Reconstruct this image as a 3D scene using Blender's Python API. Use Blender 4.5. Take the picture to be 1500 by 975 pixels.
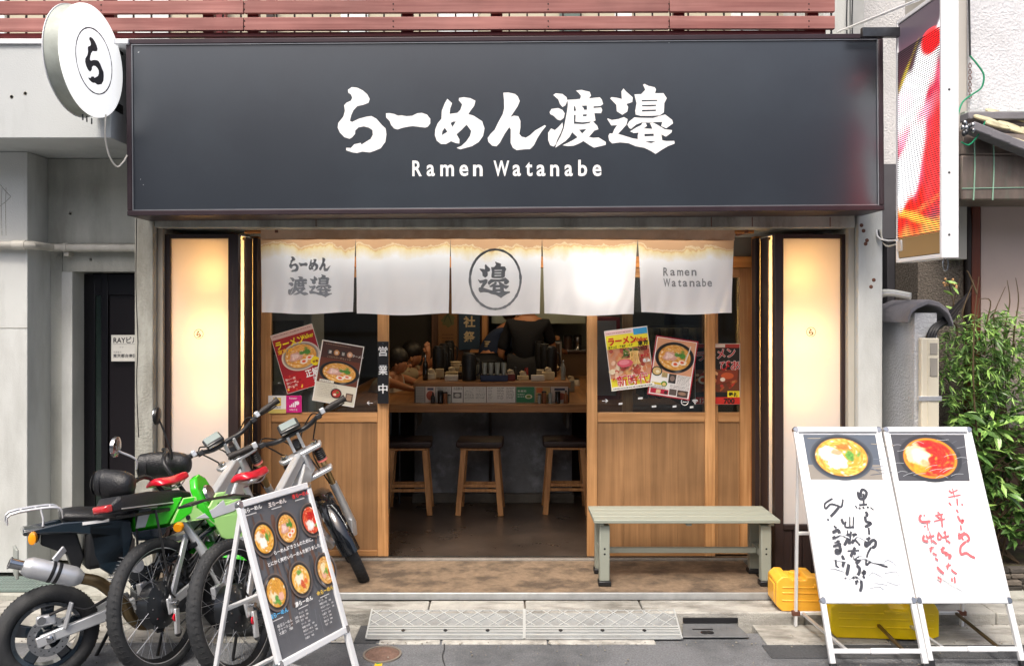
import bpy, math, random
from mathutils import Vector, Matrix
from mathutils.geometry import tessellate_polygon
R = math.radians
random.seed(11)
rnd = random.random
def uni(a, b): return a + (b - a) * random.random()
for o in list(bpy.data.objects): bpy.data.objects.remove(o)
S = bpy.context.scene
COL = S.collection

# ---------------------------------------------------------------- camera, world, sun, exposure
FPX, CX, HY = 1170.0, 736.0, 450.0            # focal length and vanishing point, in photo pixels
cd = bpy.data.cameras.new('camera'); cam = bpy.data.objects.new('camera', cd); COL.objects.link(cam)
cam.location = (0, -5.07, 1.6); cam.rotation_euler = (R(90), 0, 0)
cd.sensor_fit = 'HORIZONTAL'; cd.sensor_width = 36; cd.lens = 36 * FPX / 1500
cd.shift_x = (750 - CX) / 1500; cd.shift_y = -(487.5 - HY) / 1500
cd.clip_start = .05; cd.clip_end = 2000
S.camera = cam
W = bpy.data.worlds.new('World'); S.world = W; W.use_nodes = True
nt = W.node_tree; bg = nt.nodes['Background']
sky = nt.nodes.new('ShaderNodeTexSky'); sky.sky_type = 'NISHITA'; sky.sun_disc = False
SUN_EL, SUN_AZ = R(58), R(200)                # behind the camera, a little to the left
sky.sun_elevation = SUN_EL; sky.sun_rotation = SUN_AZ
sky.air_density = 1.0; sky.dust_density = 6.0; sky.ozone_density = .6
nt.links.new(sky.outputs[0], bg.inputs[0]); bg.inputs[1].default_value = .125
sl = bpy.data.lights.new('sun', 'SUN'); sl.energy = 1.8; sl.angle = R(18); sl.color = (1, .95, .88)
sun = bpy.data.objects.new('sun', sl); COL.objects.link(sun); sun.location = (-2, -8, 9)
sd = Vector((math.sin(SUN_AZ) * math.cos(SUN_EL), math.cos(SUN_AZ) * math.cos(SUN_EL), math.sin(SUN_EL)))
sun.rotation_euler = sd.to_track_quat('Z', 'Y').to_euler()
S.view_settings.view_transform = 'Standard'; S.view_settings.look = 'None'
S.view_settings.exposure = 0.8; S.view_settings.gamma = 1; S.view_settings.use_curve_mapping = False
S.render.engine = 'CYCLES'
S.cycles.use_denoising = True
S.cycles.max_bounces = 8; S.cycles.diffuse_bounces = 4; S.cycles.glossy_bounces = 4; S.cycles.transparent_max_bounces = 12
S.cycles.sample_clamp_indirect = 6

# ---------------------------------------------------------------- helpers
def lin(c):
    if isinstance(c, str): c = tuple(int(c[i:i+2], 16) / 255 for i in (0, 2, 4))
    return tuple((x / 12.92 if x <= .04045 else ((x + .055) / 1.055) ** 2.4) for x in c)
def at(px, py, Y):                            # the point at depth Y seen at a photo pixel
    Z = Y + 5.07
    return Vector(((px - CX) * Z / FPX, Y, 1.6 - (py - HY) * Z / FPX))
def X(px, Y): return (px - CX) * (Y + 5.07) / FPX
def Zh(py, Y): return 1.6 - (py - HY) * (Y + 5.07) / FPX

MATS = {}
def M(name, col='808080', rough=.6, metal=0, var=.12, vs=4, bump=0, bs=60, st=(1, 1, 1), col2=None, c2=.5, s2=2.0, st2=None,
      coat=0, emit=None, es=0, spec=.5, detail=6, trans=0, ramp=(.45, .62), alpha=1, wear=0):
    """principled material with mottled colour, an optional second colour in patches (stains) and a fine bump"""
    if name in MATS: return MATS[name]
    m = bpy.data.materials.new(name); m.use_nodes = True; MATS[name] = m
    N = m.node_tree.nodes; L = m.node_tree.links; p = N['Principled BSDF']
    c = lin(col) if isinstance(col, str) else col
    p.inputs['Roughness'].default_value = rough; p.inputs['Metallic'].default_value = metal
    p.inputs['Coat Weight'].default_value = coat; p.inputs['Coat Roughness'].default_value = .08
    p.inputs['Specular IOR Level'].default_value = spec
    tc = N.new('ShaderNodeTexCoord'); mp = N.new('ShaderNodeMapping'); mp.inputs['Scale'].default_value = st
    L.new(tc.outputs['Object'], mp.inputs[0])
    n = N.new('ShaderNodeTexNoise'); n.inputs['Scale'].default_value = vs; n.inputs['Detail'].default_value = detail; n.inputs['Roughness'].default_value = .62
    L.new(mp.outputs[0], n.inputs['Vector'])
    r = N.new('ShaderNodeValToRGB'); e = r.color_ramp.elements
    e[0].position = .3; e[1].position = .7
    e[0].color = (*[x * (1 - var) for x in c], 1); e[1].color = (*[min(1, x * (1 + var)) for x in c], 1)
    L.new(n.outputs['Fac'], r.inputs[0]); out = r.outputs[0]
    if col2:
        mp2 = N.new('ShaderNodeMapping'); mp2.inputs['Scale'].default_value = st2 or st; mp2.inputs['Location'].default_value = (3.1, 1.7, 5.2)
        L.new(tc.outputs['Object'], mp2.inputs[0])
        n2 = N.new('ShaderNodeTexNoise'); n2.inputs['Scale'].default_value = s2; n2.inputs['Detail'].default_value = 8; n2.inputs['Roughness'].default_value = .65
        L.new(mp2.outputs[0], n2.inputs['Vector'])
        r2 = N.new('ShaderNodeValToRGB'); r2.color_ramp.elements[0].position = ramp[0]; r2.color_ramp.elements[1].position = ramp[1]
        r2.color_ramp.elements[1].color = (c2, c2, c2, 1)
        L.new(n2.outputs['Fac'], r2.inputs[0])
        mx = N.new('ShaderNodeMix'); mx.data_type = 'RGBA'
        L.new(r2.outputs[0], mx.inputs[0]); L.new(out, mx.inputs[6]); mx.inputs[7].default_value = (*lin(col2), 1); out = mx.outputs[2]
    L.new(out, p.inputs['Base Color'])
    if wear:
        rr = N.new('ShaderNodeMapRange'); rr.inputs[3].default_value = max(0, rough - wear); rr.inputs[4].default_value = min(1, rough + wear)
        L.new(n.outputs['Fac'], rr.inputs[0]); L.new(rr.outputs[0], p.inputs['Roughness'])
    if bump:
        nb = N.new('ShaderNodeTexNoise'); nb.inputs['Scale'].default_value = bs; nb.inputs['Detail'].default_value = 5
        L.new(mp.outputs[0], nb.inputs['Vector'])
        b = N.new('ShaderNodeBump'); b.inputs['Strength'].default_value = bump; b.inputs['Distance'].default_value = .01
        L.new(nb.outputs['Fac'], b.inputs['Height']); L.new(b.outputs[0], p.inputs['Normal'])
    if emit:
        p.inputs['Emission Color'].default_value = (*lin(emit), 1); p.inputs['Emission Strength'].default_value = es
    return m

def wood(name, col, col2, axis, sc=1.0, rough=.5, con=.5):
    """straight grained timber: long stretched noise plus wavy rings along one axis"""
    if name in MATS: return MATS[name]
    m = bpy.data.materials.new(name); m.use_nodes = True; MATS[name] = m
    N = m.node_tree.nodes; L = m.node_tree.links; p = N['Principled BSDF']; p.inputs['Roughness'].default_value = rough
    tc = N.new('ShaderNodeTexCoord'); oi = N.new('ShaderNodeObjectInfo')
    ad = N.new('ShaderNodeVectorMath'); ad.operation = 'ADD'
    mu = N.new('ShaderNodeMath'); mu.operation = 'MULTIPLY'; mu.inputs[1].default_value = 7.3
    L.new(oi.outputs['Random'], mu.inputs[0]); L.new(tc.outputs['Object'], ad.inputs[0]); L.new(mu.outputs[0], ad.inputs[1])
    mp = N.new('ShaderNodeMapping'); s = [28 * sc] * 3; s['xyz'.index(axis)] = 1.3 * sc; mp.inputs['Scale'].default_value = s
    L.new(ad.outputs[0], mp.inputs[0])
    n = N.new('ShaderNodeTexNoise'); n.inputs['Scale'].default_value = 1; n.inputs['Detail'].default_value = 6; n.inputs['Distortion'].default_value = .6
    L.new(mp.outputs[0], n.inputs[0])
    mp2 = N.new('ShaderNodeMapping'); s = [90 * sc] * 3; s['xyz'.index(axis)] = 2.5 * sc; mp2.inputs['Scale'].default_value = s
    L.new(ad.outputs[0], mp2.inputs[0])
    n2 = N.new('ShaderNodeTexNoise'); n2.inputs['Scale'].default_value = 1; n2.inputs['Detail'].default_value = 3
    L.new(mp2.outputs[0], n2.inputs[0])
    av = N.new('ShaderNodeMath'); av.operation = 'MULTIPLY_ADD'; av.inputs[1].default_value = .35; L.new(n2.outputs['Fac'], av.inputs[0]); 
    mm = N.new('ShaderNodeMath'); mm.operation = 'MULTIPLY'; mm.inputs[1].default_value = .65; L.new(n.outputs['Fac'], mm.inputs[0]); L.new(mm.outputs[0], av.inputs[2])
    r = N.new('ShaderNodeValToRGB'); e = r.color_ramp.elements; e[0].position = .5 - .2 * con; e[1].position = .5 + .3 * (1 - con) + .06
    e[0].color = (*lin(col2), 1); e[1].color = (*lin(col), 1)
    L.new(av.outputs[0], r.inputs[0])
    rv = N.new('ShaderNodeMapRange'); rv.inputs[3].default_value = .86; rv.inputs[4].default_value = 1.1; L.new(oi.outputs['Random'], rv.inputs[0])
    n3 = N.new('ShaderNodeTexNoise'); n3.inputs['Scale'].default_value = 3.5; n3.inputs['Detail'].default_value = 6; L.new(tc.outputs['Object'], n3.inputs[0])
    r3 = N.new('ShaderNodeMapRange'); r3.inputs[1].default_value = .35; r3.inputs[2].default_value = .65; r3.inputs[3].default_value = .84; r3.inputs[4].default_value = 1.08; L.new(n3.outputs['Fac'], r3.inputs[0])
    m3 = N.new('ShaderNodeMath'); m3.operation = 'MULTIPLY'; L.new(rv.outputs[0], m3.inputs[0]); L.new(r3.outputs[0], m3.inputs[1])
    mx = N.new('ShaderNodeMix'); mx.data_type = 'RGBA'; mx.blend_type = 'MULTIPLY'; mx.inputs[0].default_value = 1
    L.new(r.outputs[0], mx.inputs[6]); L.new(m3.outputs[0], mx.inputs[7]); L.new(mx.outputs[2], p.inputs['Base Color'])
    b = N.new('ShaderNodeBump'); b.inputs['Strength'].default_value = .25; b.inputs['Distance'].default_value = .002
    L.new(av.outputs[0], b.inputs['Height']); L.new(b.outputs[0], p.inputs['Normal'])
    return m

def attr_mat(name, rough=.4, coat=0, emit=0, grain=.06, trans=0):
    """flat print: ink colours come from the colour attribute, paper grain from noise"""
    if name in MATS: return MATS[name]
    m = bpy.data.materials.new(name); m.use_nodes = True; MATS[name] = m
    N = m.node_tree.nodes; L = m.node_tree.links; p = N['Principled BSDF']; p.inputs['Roughness'].default_value = rough
    p.inputs['Coat Weight'].default_value = coat
    a = N.new('ShaderNodeAttribute'); a.attribute_name = 'Col'
    tc = N.new('ShaderNodeTexCoord'); n = N.new('ShaderNodeTexNoise'); n.inputs['Scale'].default_value = 35; n.inputs['Detail'].default_value = 5
    L.new(tc.outputs['Object'], n.inputs[0])
    mr = N.new('ShaderNodeMapRange'); mr.inputs[3].default_value = 1 - grain; mr.inputs[4].default_value = 1 + grain
    L.new(n.outputs['Fac'], mr.inputs[0])
    mx = N.new('ShaderNodeMix'); mx.data_type = 'RGBA'; mx.blend_type = 'MULTIPLY'; mx.inputs[0].default_value = 1
    L.new(a.outputs['Color'], mx.inputs[6]); L.new(mr.outputs[0], mx.inputs[7]); L.new(mx.outputs[2], p.inputs['Base Color'])
    if emit:
        L.new(a.outputs['Color'], p.inputs['Emission Color']); p.inputs['Emission Strength'].default_value = emit
    return m

ORG = {}
def setp(o, label=None, cat=None, group=None, kind=None):
    if label: o['label'] = label
    if cat: o['category'] = cat
    if group: o['group'] = group
    if kind: o['kind'] = kind
    return o
def thing(name, label, cat, loc=(0, 0, 0), rot=None, group=None, local=False):
    """an Empty at the thing's base that parents its parts; geometry is given in world coordinates unless local"""
    o = bpy.data.objects.new(name, None); COL.objects.link(o); o.empty_display_size = .1
    o.location = loc
    if rot is not None: o.rotation_euler = rot
    ORG[o.name] = Vector((0, 0, 0)) if local else Vector(loc)
    return setp(o, label, cat, group)
def link(name, me, parent=None, org=None):
    o = bpy.data.objects.new(name, me); COL.objects.link(o)
    if parent is not None: o.parent = parent; ORG[o.name] = ORG[parent.name]
    else:
        o.location = org or (0, 0, 0); ORG[o.name] = Vector(org or (0, 0, 0))
    return o
def copy_tree(o, parent=None):
    c = o.copy(); COL.objects.link(c); ORG[c.name] = ORG.get(o.name, Vector())
    if parent is not None: c.parent = parent; c.matrix_parent_inverse = Matrix()
    for ch in o.children: copy_tree(ch, c)
    return c

def catmull(P, n=5):
    if len(P) < 3: return [tuple(p) for p in P]
    out = []; Q = [P[0]] + list(P) + [P[-1]]
    for i in range(1, len(Q) - 2):
        for k in range(n):
            t = k / n
            out.append(tuple(.5 * (2 * b + (c - a) * t + (2 * a - 5 * b + 4 * c - d) * t * t + (3 * b - a - 3 * c + d) * t ** 3)
                             for a, b, c, d in zip(Q[i-1], Q[i], Q[i+1], Q[i+2])))
    out.append(tuple(P[-1])); return out

class MB:
    """collects solids; build() links them as ONE mesh object"""
    def __init__(s): s.v = []; s.f = []; s.mi = []; s.m = 0
    def add(s, vs, fs):
        b = len(s.v); s.v += [Vector(v) for v in vs]; s.f += [tuple(i + b for i in f) for f in fs]; s.mi += [s.m] * len(fs); return s
    def mat(s, i): s.m = i; return s
    def box(s, x0, x1, y0, y1, z0, z1):
        return s.add([(x, y, z) for z in (z0, z1) for y in (y0, y1) for x in (x0, x1)],
                     [(0, 2, 3, 1), (4, 5, 7, 6), (0, 1, 5, 4), (2, 6, 7, 3), (0, 4, 6, 2), (1, 3, 7, 5)])
    def hexa(s, a, b):                        # two quads, a below b
        return s.add(list(a) + list(b), [(3, 2, 1, 0), (4, 5, 6, 7), (0, 1, 5, 4), (1, 2, 6, 5), (2, 3, 7, 6), (3, 0, 4, 7)])
    def beam(s, p, q, w, h, up=(0, 0, 1), w2=None, h2=None):
        p = Vector(p); q = Vector(q); d = (q - p).normalized(); u = Vector(up)
        a = d.cross(u)
        if a.length < 1e-4: a = d.cross(Vector((0, 1, 0)))
        a.normalize(); b = a.cross(d)
        w2 = w if w2 is None else w2; h2 = h if h2 is None else h2
        A = [p + a * (x * w / 2) + b * (y * h / 2) for x, y in ((-1, -1), (1, -1), (1, 1), (-1, 1))]
        B = [q + a * (x * w2 / 2) + b * (y * h2 / 2) for x, y in ((-1, -1), (1, -1), (1, 1), (-1, 1))]
        return s.add(A + B, [(0, 1, 2, 3), (7, 6, 5, 4), (0, 4, 5, 1), (1, 5, 6, 2), (2, 6, 7, 3), (3, 7, 4, 0)])
    def tube(s, P, r, n=8, sm=0, closed=False, flat=1.0, up=None):
        if sm:
            if isinstance(r, (list, tuple)):
                Q = catmull([tuple(p) + (ri,) for p, ri in zip(P, r)], sm); P = [q[:3] for q in Q]; r = [q[3] for q in Q]
            else: P = catmull([tuple(p) for p in P], sm)
        P = [Vector(p) for p in P]; k = len(P)
        if not isinstance(r, (list, tuple)): r = [r] * k
        d0 = (P[1] - P[0]).normalized()
        a = Vector(up) if up else (Vector((0, 0, 1)) if abs(d0.z) < .9 else Vector((1, 0, 0)))
        vs = []
        for i in range(k):
            if closed: d = P[(i + 1) % k] - P[i - 1]
            else: d = P[min(i + 1, k - 1)] - P[max(i - 1, 0)]
            d.normalize(); a = (a - d * a.dot(d)).normalized(); b = d.cross(a)
            vs += [P[i] + (a * math.cos(t) * flat + b * math.sin(t)) * r[i] for t in [2 * math.pi * j / n for j in range(n)]]
        fs = [(i * n + j, i * n + (j + 1) % n, ((i + 1) % k) * n + (j + 1) % n, ((i + 1) % k) * n + j)
              for i in range(k if closed else k - 1) for j in range(n)]
        if not closed: fs += [tuple(range(n))[::-1], tuple(range((k - 1) * n, k * n))]
        return s.add(vs, fs)
    def lathe(s, prof, o=(0, 0, 0), ax=(0, 0, 1), n=20, cap=True):
        o = Vector(o); ax = Vector(ax).normalized(); a = ax.orthogonal().normalized(); b = ax.cross(a); k = len(prof)
        vs = [o + ax * h + (a * math.cos(2 * math.pi * j / n) + b * math.sin(2 * math.pi * j / n)) * max(r, 1e-4) for r, h in prof for j in range(n)]
        fs = [(i * n + j, i * n + (j + 1) % n, (i + 1) * n + (j + 1) % n, (i + 1) * n + j) for i in range(k - 1) for j in range(n)]
        if cap: fs += [tuple(range(n))[::-1], tuple(range((k - 1) * n, k * n))]
        return s.add(vs, fs)
    def ring(s, prof, o=(0, 0, 0), ax=(0, 0, 1), n=48):          # closed profile revolved
        o = Vector(o); ax = Vector(ax).normalized(); a = ax.orthogonal().normalized(); b = ax.cross(a); k = len(prof)
        vs = [o + ax * h + (a * math.cos(2 * math.pi * j / n) + b * math.sin(2 * math.pi * j / n)) * r for r, h in prof for j in range(n)]
        return s.add(vs, [(i * n + j, i * n + (j + 1) % n, ((i + 1) % k) * n + (j + 1) % n, ((i + 1) % k) * n + j) for i in range(k) for j in range(n)])
    def prism(s, poly, o, ux, uy, d):         # planar outline given real thickness d along -normal
        o = Vector(o); ux = Vector(ux); uy = Vector(uy); nn = ux.cross(uy).normalized()
        fr = [o + ux * x + uy * y for x, y in poly]; bk = [p - nn * d for p in fr]; n = len(poly)
        tr = tessellate_polygon([[Vector((x, y, 0)) for x, y in poly]])
        fs = []
        for t in tr:
            a, b, c = [Vector((*poly[i], 0)) for i in t]
            if (b - a).cross(c - a).z < 0: t = t[::-1]
            fs.append(tuple(t)); fs.append(tuple(i + n for i in t[::-1]))
        ar = sum(poly[i][0] * poly[(i + 1) % n][1] - poly[(i + 1) % n][0] * poly[i][1] for i in range(n))
        fs += [((i + 1) % n, i, i + n, (i + 1) % n + n) if ar > 0 else (i, (i + 1) % n, (i + 1) % n + n, i + n) for i in range(n)]
        return s.add(fr + bk, fs)
    def ell(s, c, r, n=12, m=8, rot=None, jit=0):
        c = Vector(c); rot = rot or Matrix.Identity(3); vs = []; fs = []
        for i in range(1, m):
            t = math.pi * i / m
            for j in range(n):
                q = 2 * math.pi * j / n; k = 1 + jit * (rnd() - .5)
                vs.append(c + rot @ Vector((r[0] * k * math.sin(t) * math.cos(q), r[1] * k * math.sin(t) * math.sin(q), r[2] * k * math.cos(t))))
        vs += [c + rot @ Vector((0, 0, r[2])), c + rot @ Vector((0, 0, -r[2]))]; T = len(vs) - 2
        for i in range(m - 2):
            for j in range(n): fs.append((i * n + j, (i + 1) * n + j, (i + 1) * n + (j + 1) % n, i * n + (j + 1) % n))
        for j in range(n): fs.append((T, j, (j + 1) % n)); fs.append((T + 1, (m - 2) * n + (j + 1) % n, (m - 2) * n + j))
        return s.add(vs, fs)
    def loft(s, secs, cap=True):              # list of rings with the same number of points
        n = len(secs[0]); vs = [p for q in secs for p in q]
        fs = [(i * n + j, i * n + (j + 1) % n, (i + 1) * n + (j + 1) % n, (i + 1) * n + j) for i in range(len(secs) - 1) for j in range(n)]
        if cap: fs += [tuple(range(n))[::-1], tuple(range((len(secs) - 1) * n, len(secs) * n))]
        return s.add(vs, fs)
    def build(s, name, mats, parent=None, org=None, bev=0, smooth=40, label=None, cat=None, group=None, kind=None, seg=2, sub=0):
        if not isinstance(mats, (list, tuple)): mats = [mats]
        O = ORG[parent.name] if parent is not None else Vector(org or (0, 0, 0))
        me = bpy.data.meshes.new(name); me.from_pydata([v - O for v in s.v], [], s.f)
        for m in mats: me.materials.append(m)
        for p, i in zip(me.polygons, s.mi): p.material_index = i
        if smooth:
            me.shade_smooth(); me.set_sharp_from_angle(angle=R(smooth))
        me.update()
        o = link(name, me, parent, org)
        if bev:
            b = o.modifiers.new('bevel', 'BEVEL'); b.width = bev; b.segments = seg; b.limit_method = 'ANGLE'; b.angle_limit = R(35); b.harden_normals = False
        if sub:
            b = o.modifiers.new('sub', 'SUBSURF'); b.levels = sub; b.render_levels = sub
        return setp(o, label, cat, group, kind)
def box(name, mat, x0, x1, y0, y1, z0, z1, parent=None, bev=.003, **k):
    if x0 > x1: x0, x1 = x1, x0
    org = None if parent is not None else ((x0 + x1) / 2, (y0 + y1) / 2, z0)
    return MB().box(x0, x1, y0, y1, z0, z1).build(name, mat, parent, org, bev=bev, smooth=0 if not bev else 35, **k)

# ---- lettering and flat print
_txt = {}
def glyphs(body, bold=0):
    key = (body, bold)
    if key not in _txt:
        c = bpy.data.curves.new('lettering', 'FONT'); c.body = body; c.resolution_u = 3; c.offset = bold; c.size = 1
        o = bpy.data.objects.new('lettering', c); m = bpy.data.meshes.new_from_object(o)
        _txt[key] = ([(v.co.x, v.co.y) for v in m.vertices], [tuple(p.vertices) for p in m.polygons])
        bpy.data.objects.remove(o); bpy.data.curves.remove(c); bpy.data.meshes.remove(m)
    return _txt[key]
LAY = .00012
class Print:
    """flat artwork built of thin inked shapes, each a tenth of a millimetre above the last"""
    def __init__(s, sc=1.0): s.v = []; s.f = []; s.c = []; s.k = 0; s.sc = sc; s.fn = None
    def raw(s, pts, faces, col, same=False):
        if not same: s.k += 1
        b = len(s.v); col = lin(col) if isinstance(col, str) else col
        if s.fn: pts = [s.fn(*p) for p in pts]
        s.v += [(x * s.sc, y * s.sc, s.k * LAY) for x, y in pts]; s.f += [tuple(i + b for i in f) for f in faces]; s.c += [col] * len(faces); return s
    def polar(s, cx, cy, r, asp, fn, nr=22, na=40, rot=0):
        """a round photo print: rings of little patches, each corner with its own ink colour"""
        s.k += 1; b = len(s.v); P = [(0, 0)] + [(i / nr * math.cos(2 * math.pi * j / na), i / nr * math.sin(2 * math.pi * j / na)) for i in range(1, nr + 1) for j in range(na)]
        C = [fn(x, y) for x, y in P]; Q = [(cx + x * r, cy + y * r * asp) for x, y in P]
        if s.fn: Q = [s.fn(*q) for q in Q]
        s.v += [(x * s.sc, y * s.sc, s.k * LAY) for x, y in Q]
        F = [(0, 1 + j, 1 + (j + 1) % na) for j in range(na)] + [(1 + i * na + j, 1 + (i + 1) * na + j, 1 + (i + 1) * na + (j + 1) % na, 1 + i * na + (j + 1) % na) for i in range(nr - 1) for j in range(na)]
        for f in F: s.f.append(tuple(i + b for i in f)); s.c.append([C[i] for i in f])
        return s
    def grid(s, x0, y0, x1, y1, fn, nx, ny):
        s.k += 1; b = len(s.v); P = [(i / nx, j / ny) for j in range(ny + 1) for i in range(nx + 1)]; C = [fn(x, y) for x, y in P]
        Q = [(x0 + (x1 - x0) * x, y0 + (y1 - y0) * y) for x, y in P]
        if s.fn: Q = [s.fn(*q) for q in Q]
        s.v += [(x * s.sc, y * s.sc, s.k * LAY) for x, y in Q]; w = nx + 1
        for j in range(ny):
            for i in range(nx): f = (j * w + i, j * w + i + 1, (j + 1) * w + i + 1, (j + 1) * w + i); s.f.append(tuple(q + b for q in f)); s.c.append([C[q] for q in f])
        return s
    def poly(s, pts, col, holes=(), same=False):
        loops = [[Vector((x, y, 0)) for x, y in p] for p in (pts, *holes)]
        al = [q for p in (pts, *holes) for q in p]; fs = []
        for t in tessellate_polygon(loops):
            a, b, c = [Vector((*al[i], 0)) for i in t]
            fs.append(tuple(t) if (b - a).cross(c - a).z > 0 else tuple(t[::-1]))
        return s.raw(al, fs, col, same)
    def rect(s, x0, y0, x1, y1, col, same=False): return s.raw([(x0, y0), (x1, y0), (x1, y1), (x0, y1)], [(0, 1, 2, 3)], col, same)
    def ell(s, cx, cy, rx, ry, col, n=20, rot=0, same=False, jit=0):
        pts = []
        for i in range(n):
            t = 2 * math.pi * i / n; k = 1 + jit * (rnd() - .5); a = rx * k * math.cos(t); b = ry * k * math.sin(t)
            pts.append((cx + a * math.cos(rot) - b * math.sin(rot), cy + a * math.sin(rot) + b * math.cos(rot)))
        return s.raw(pts, [tuple(range(n))], col, same)
    def ring(s, cx, cy, rx, ry, w, col, n=40, jit=0, a0=0, a1=360):
        pts = []; m = n + 1
        for i in range(m):
            t = R(a0 + (a1 - a0) * i / n); ww = w * (1 + jit * (rnd() - .5))
            pts += [(cx + (rx + ww / 2) * math.cos(t), cy + (ry + ww / 2) * math.sin(t)), (cx + (rx - ww / 2) * math.cos(t), cy + (ry - ww / 2) * math.sin(t))]
        return s.raw(pts, [(2 * i + 1, 2 * i, 2 * i + 2, 2 * i + 3) for i in range(n)], col)
    def text(s, body, x, y, size, col, bold=0, align='l', sx=1.0, rot=0, same=False):
        vs, fs = glyphs(body, bold)
        if not vs: return s
        w = max(v[0] for v in vs) * size * sx; dx = {'l': 0, 'c': -w / 2, 'r': -w}[align]
        cr, sr = math.cos(rot), math.sin(rot); pts = []
        for a, b in vs:
            a = a * size * sx + dx; b *= size; pts.append((x + a * cr - b * sr, y + a * sr + b * cr))
        return s.raw(pts, fs, col, same)
    def vtext(s, body, x, y, size, col, bold=0, step=1.15):
        for i, ch in enumerate(body): s.text(ch, x, y - i * size * step, size, col, bold, 'c')
        return s
    def fit(s, ch, x0, x1, y0, y1, col, bold=0, same=False):
        vs, fs = glyphs(ch, bold); ax = [v[0] for v in vs]; ay = [v[1] for v in vs]
        mx, Mx, my, My = min(ax), max(ax), min(ay), max(ay)
        return s.raw([(x0 + (a - mx) / (Mx - mx) * (x1 - x0), y0 + (b - my) / (My - my) * (y1 - y0)) for a, b in vs], fs, col, same)
    def stroke(s, P, col, w, same=False, sm=4, taper=.35):
        Q = catmull([tuple(p) if len(p) == 3 else (p[0], p[1], w) for p in P], sm) if len(P) > 2 else [tuple(p) if len(p) == 3 else (p[0], p[1], w) for p in P]
        n = len(Q); pts = []
        for i, (x, y, ww) in enumerate(Q):
            a = Q[max(i - 1, 0)]; b = Q[min(i + 1, n - 1)]; dx, dy = b[0] - a[0], b[1] - a[1]; l = math.hypot(dx, dy) or 1
            if i in (0, n - 1): ww *= (1 - taper)
            pts += [(x - dy / l * ww / 2, y + dx / l * ww / 2), (x + dy / l * ww / 2, y - dx / l * ww / 2)]
        fs = []
        for i in range(n - 1):
            f = (2 * i + 1, 2 * i + 3, 2 * i + 2, 2 * i); fs.append(f)
        return s.raw(pts, fs, col, same)
    def build(s, name, mat, parent, o, ux, uy, off=.0006, org=None, **k):
        o = Vector(o); ux = Vector(ux).normalized(); uy = Vector(uy).normalized(); nn = ux.cross(uy)
        O = ORG[parent.name] if parent is not None else Vector(org or (0, 0, 0))
        me = bpy.data.meshes.new(name); me.from_pydata([o + ux * x + uy * y + nn * (z + off) - O for x, y, z in s.v], [], s.f)
        me.materials.append(mat); ca = me.color_attributes.new('Col', 'FLOAT_COLOR', 'CORNER')
        data = []
        for f, c in zip(s.f, s.c):
            if isinstance(c, list):
                for q in c: data += [*q, 1.0]
            else: data += [*c, 1.0] * len(f)
        ca.data.foreach_set('color', data); me.update()
        return setp(link(name, me, parent, org), **k)

from mathutils import noise as NZ
def nz(x, y, z=0): return NZ.noise(Vector((x, y, z)))
def mixc(a, b, t): return tuple(p + (q - p) * t for p, q in zip(a, b))
def sst(a, b, x): t = max(0, min(1, (x - a) / (b - a))); return t * t * (3 - 2 * t)
def blobs(c, x, y, L_, k=0):
    """soft edged patches of colour: (cx, cy, rx, ry, turn, softness, raggedness, colour, mottle)"""
    for cx, cy, rx, ry, t, so, rg, col, mt in L_:
        dx, dy = x - cx, y - cy; a = dx * math.cos(t) + dy * math.sin(t); b = -dx * math.sin(t) + dy * math.cos(t)
        d = math.hypot(a / rx, b / ry) + rg * nz(x * 5, y * 5, k + cx)
        if d < 1 + so:
            q = lin(col); m = 1 + mt * nz(x * 14, y * 14, k + 3); c = mixc(c, tuple(min(1, v * m) for v in q), 1 - sst(1 - so, 1 + so, d))
    return c

# the brush lettering of the shop sign, in photo pixels of the sign
def gl(x0, *loops): return [[(x0 + u / 8.125, 115 + v / 8.125) for u, v in lp] for lp in loops]
RA = [gl(490, [(160,130),(205,98),(270,105),(340,140),(390,185),(420,240),(405,285),(340,310),(270,325),(225,375),(200,430),(182,500),(210,513),(290,475),(380,450),(440,443),(500,475),(560,545),(608,590),(618,660),(605,750),(550,825),(480,855),(420,875),(330,865),(270,882),(215,875),(140,850),(140,820),(195,822),(235,778),(310,762),(322,782),(380,745),(430,715),(457,665),(452,610),(410,580),(350,565),(285,578),(247,615),(245,655),(210,695),(180,713),(120,695),(65,640),(38,580),(45,525),(105,450),(125,380),(115,315),(140,285),(195,260),(212,225),(195,185),(165,165)])]
BAR = [gl(490, [(612,410),(650,408),(710,418),(755,438),(800,435),(860,445),(925,440),(985,410),(1040,405),(1100,425),(1140,475),(1140,530),(1110,570),(1080,580),(1000,570),(930,562),(880,568),(810,582),(750,602),(710,590),(675,550),(655,500),(615,460)])]
ME = [gl(630, [(205,238),(262,290),(240,350),(232,418),(325,405),(360,370),(382,305),(342,255),(345,228),(400,218),(480,230),(540,262),(525,320),(480,380),(455,420),(520,440),(620,505),(648,590),(630,680),(580,750),(500,800),(360,838),(315,820),(370,800),(430,745),(475,680),(490,620),(435,545),(370,610),(315,660),(350,720),(348,770),(300,762),(250,742),(190,775),(130,775),(80,735),(57,670),(62,600),(90,530),(135,475),(140,380),(175,290)],
      [(245,525),(275,508),(308,508),(265,572)], [(175,582),(207,630),(140,670),(145,625)])]
NN = [gl(630, [(872,165),(930,162),(1010,180),(1045,210),(1068,265),(1040,330),(1000,390),(955,455),(1000,438),(1050,445),(1075,500),(1075,580),(1062,655),(1090,688),(1140,700),(1190,670),(1250,615),(1365,550),(1380,562),(1325,630),(1280,700),(1235,790),(1190,835),(1120,838),(1030,848),(985,820),(958,760),(960,680),(960,600),(942,575),(890,650),(830,760),(790,802),(740,795),(695,750),(685,705),(720,655),(770,605),(810,520),(865,420),(882,350),(880,250)])]
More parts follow.
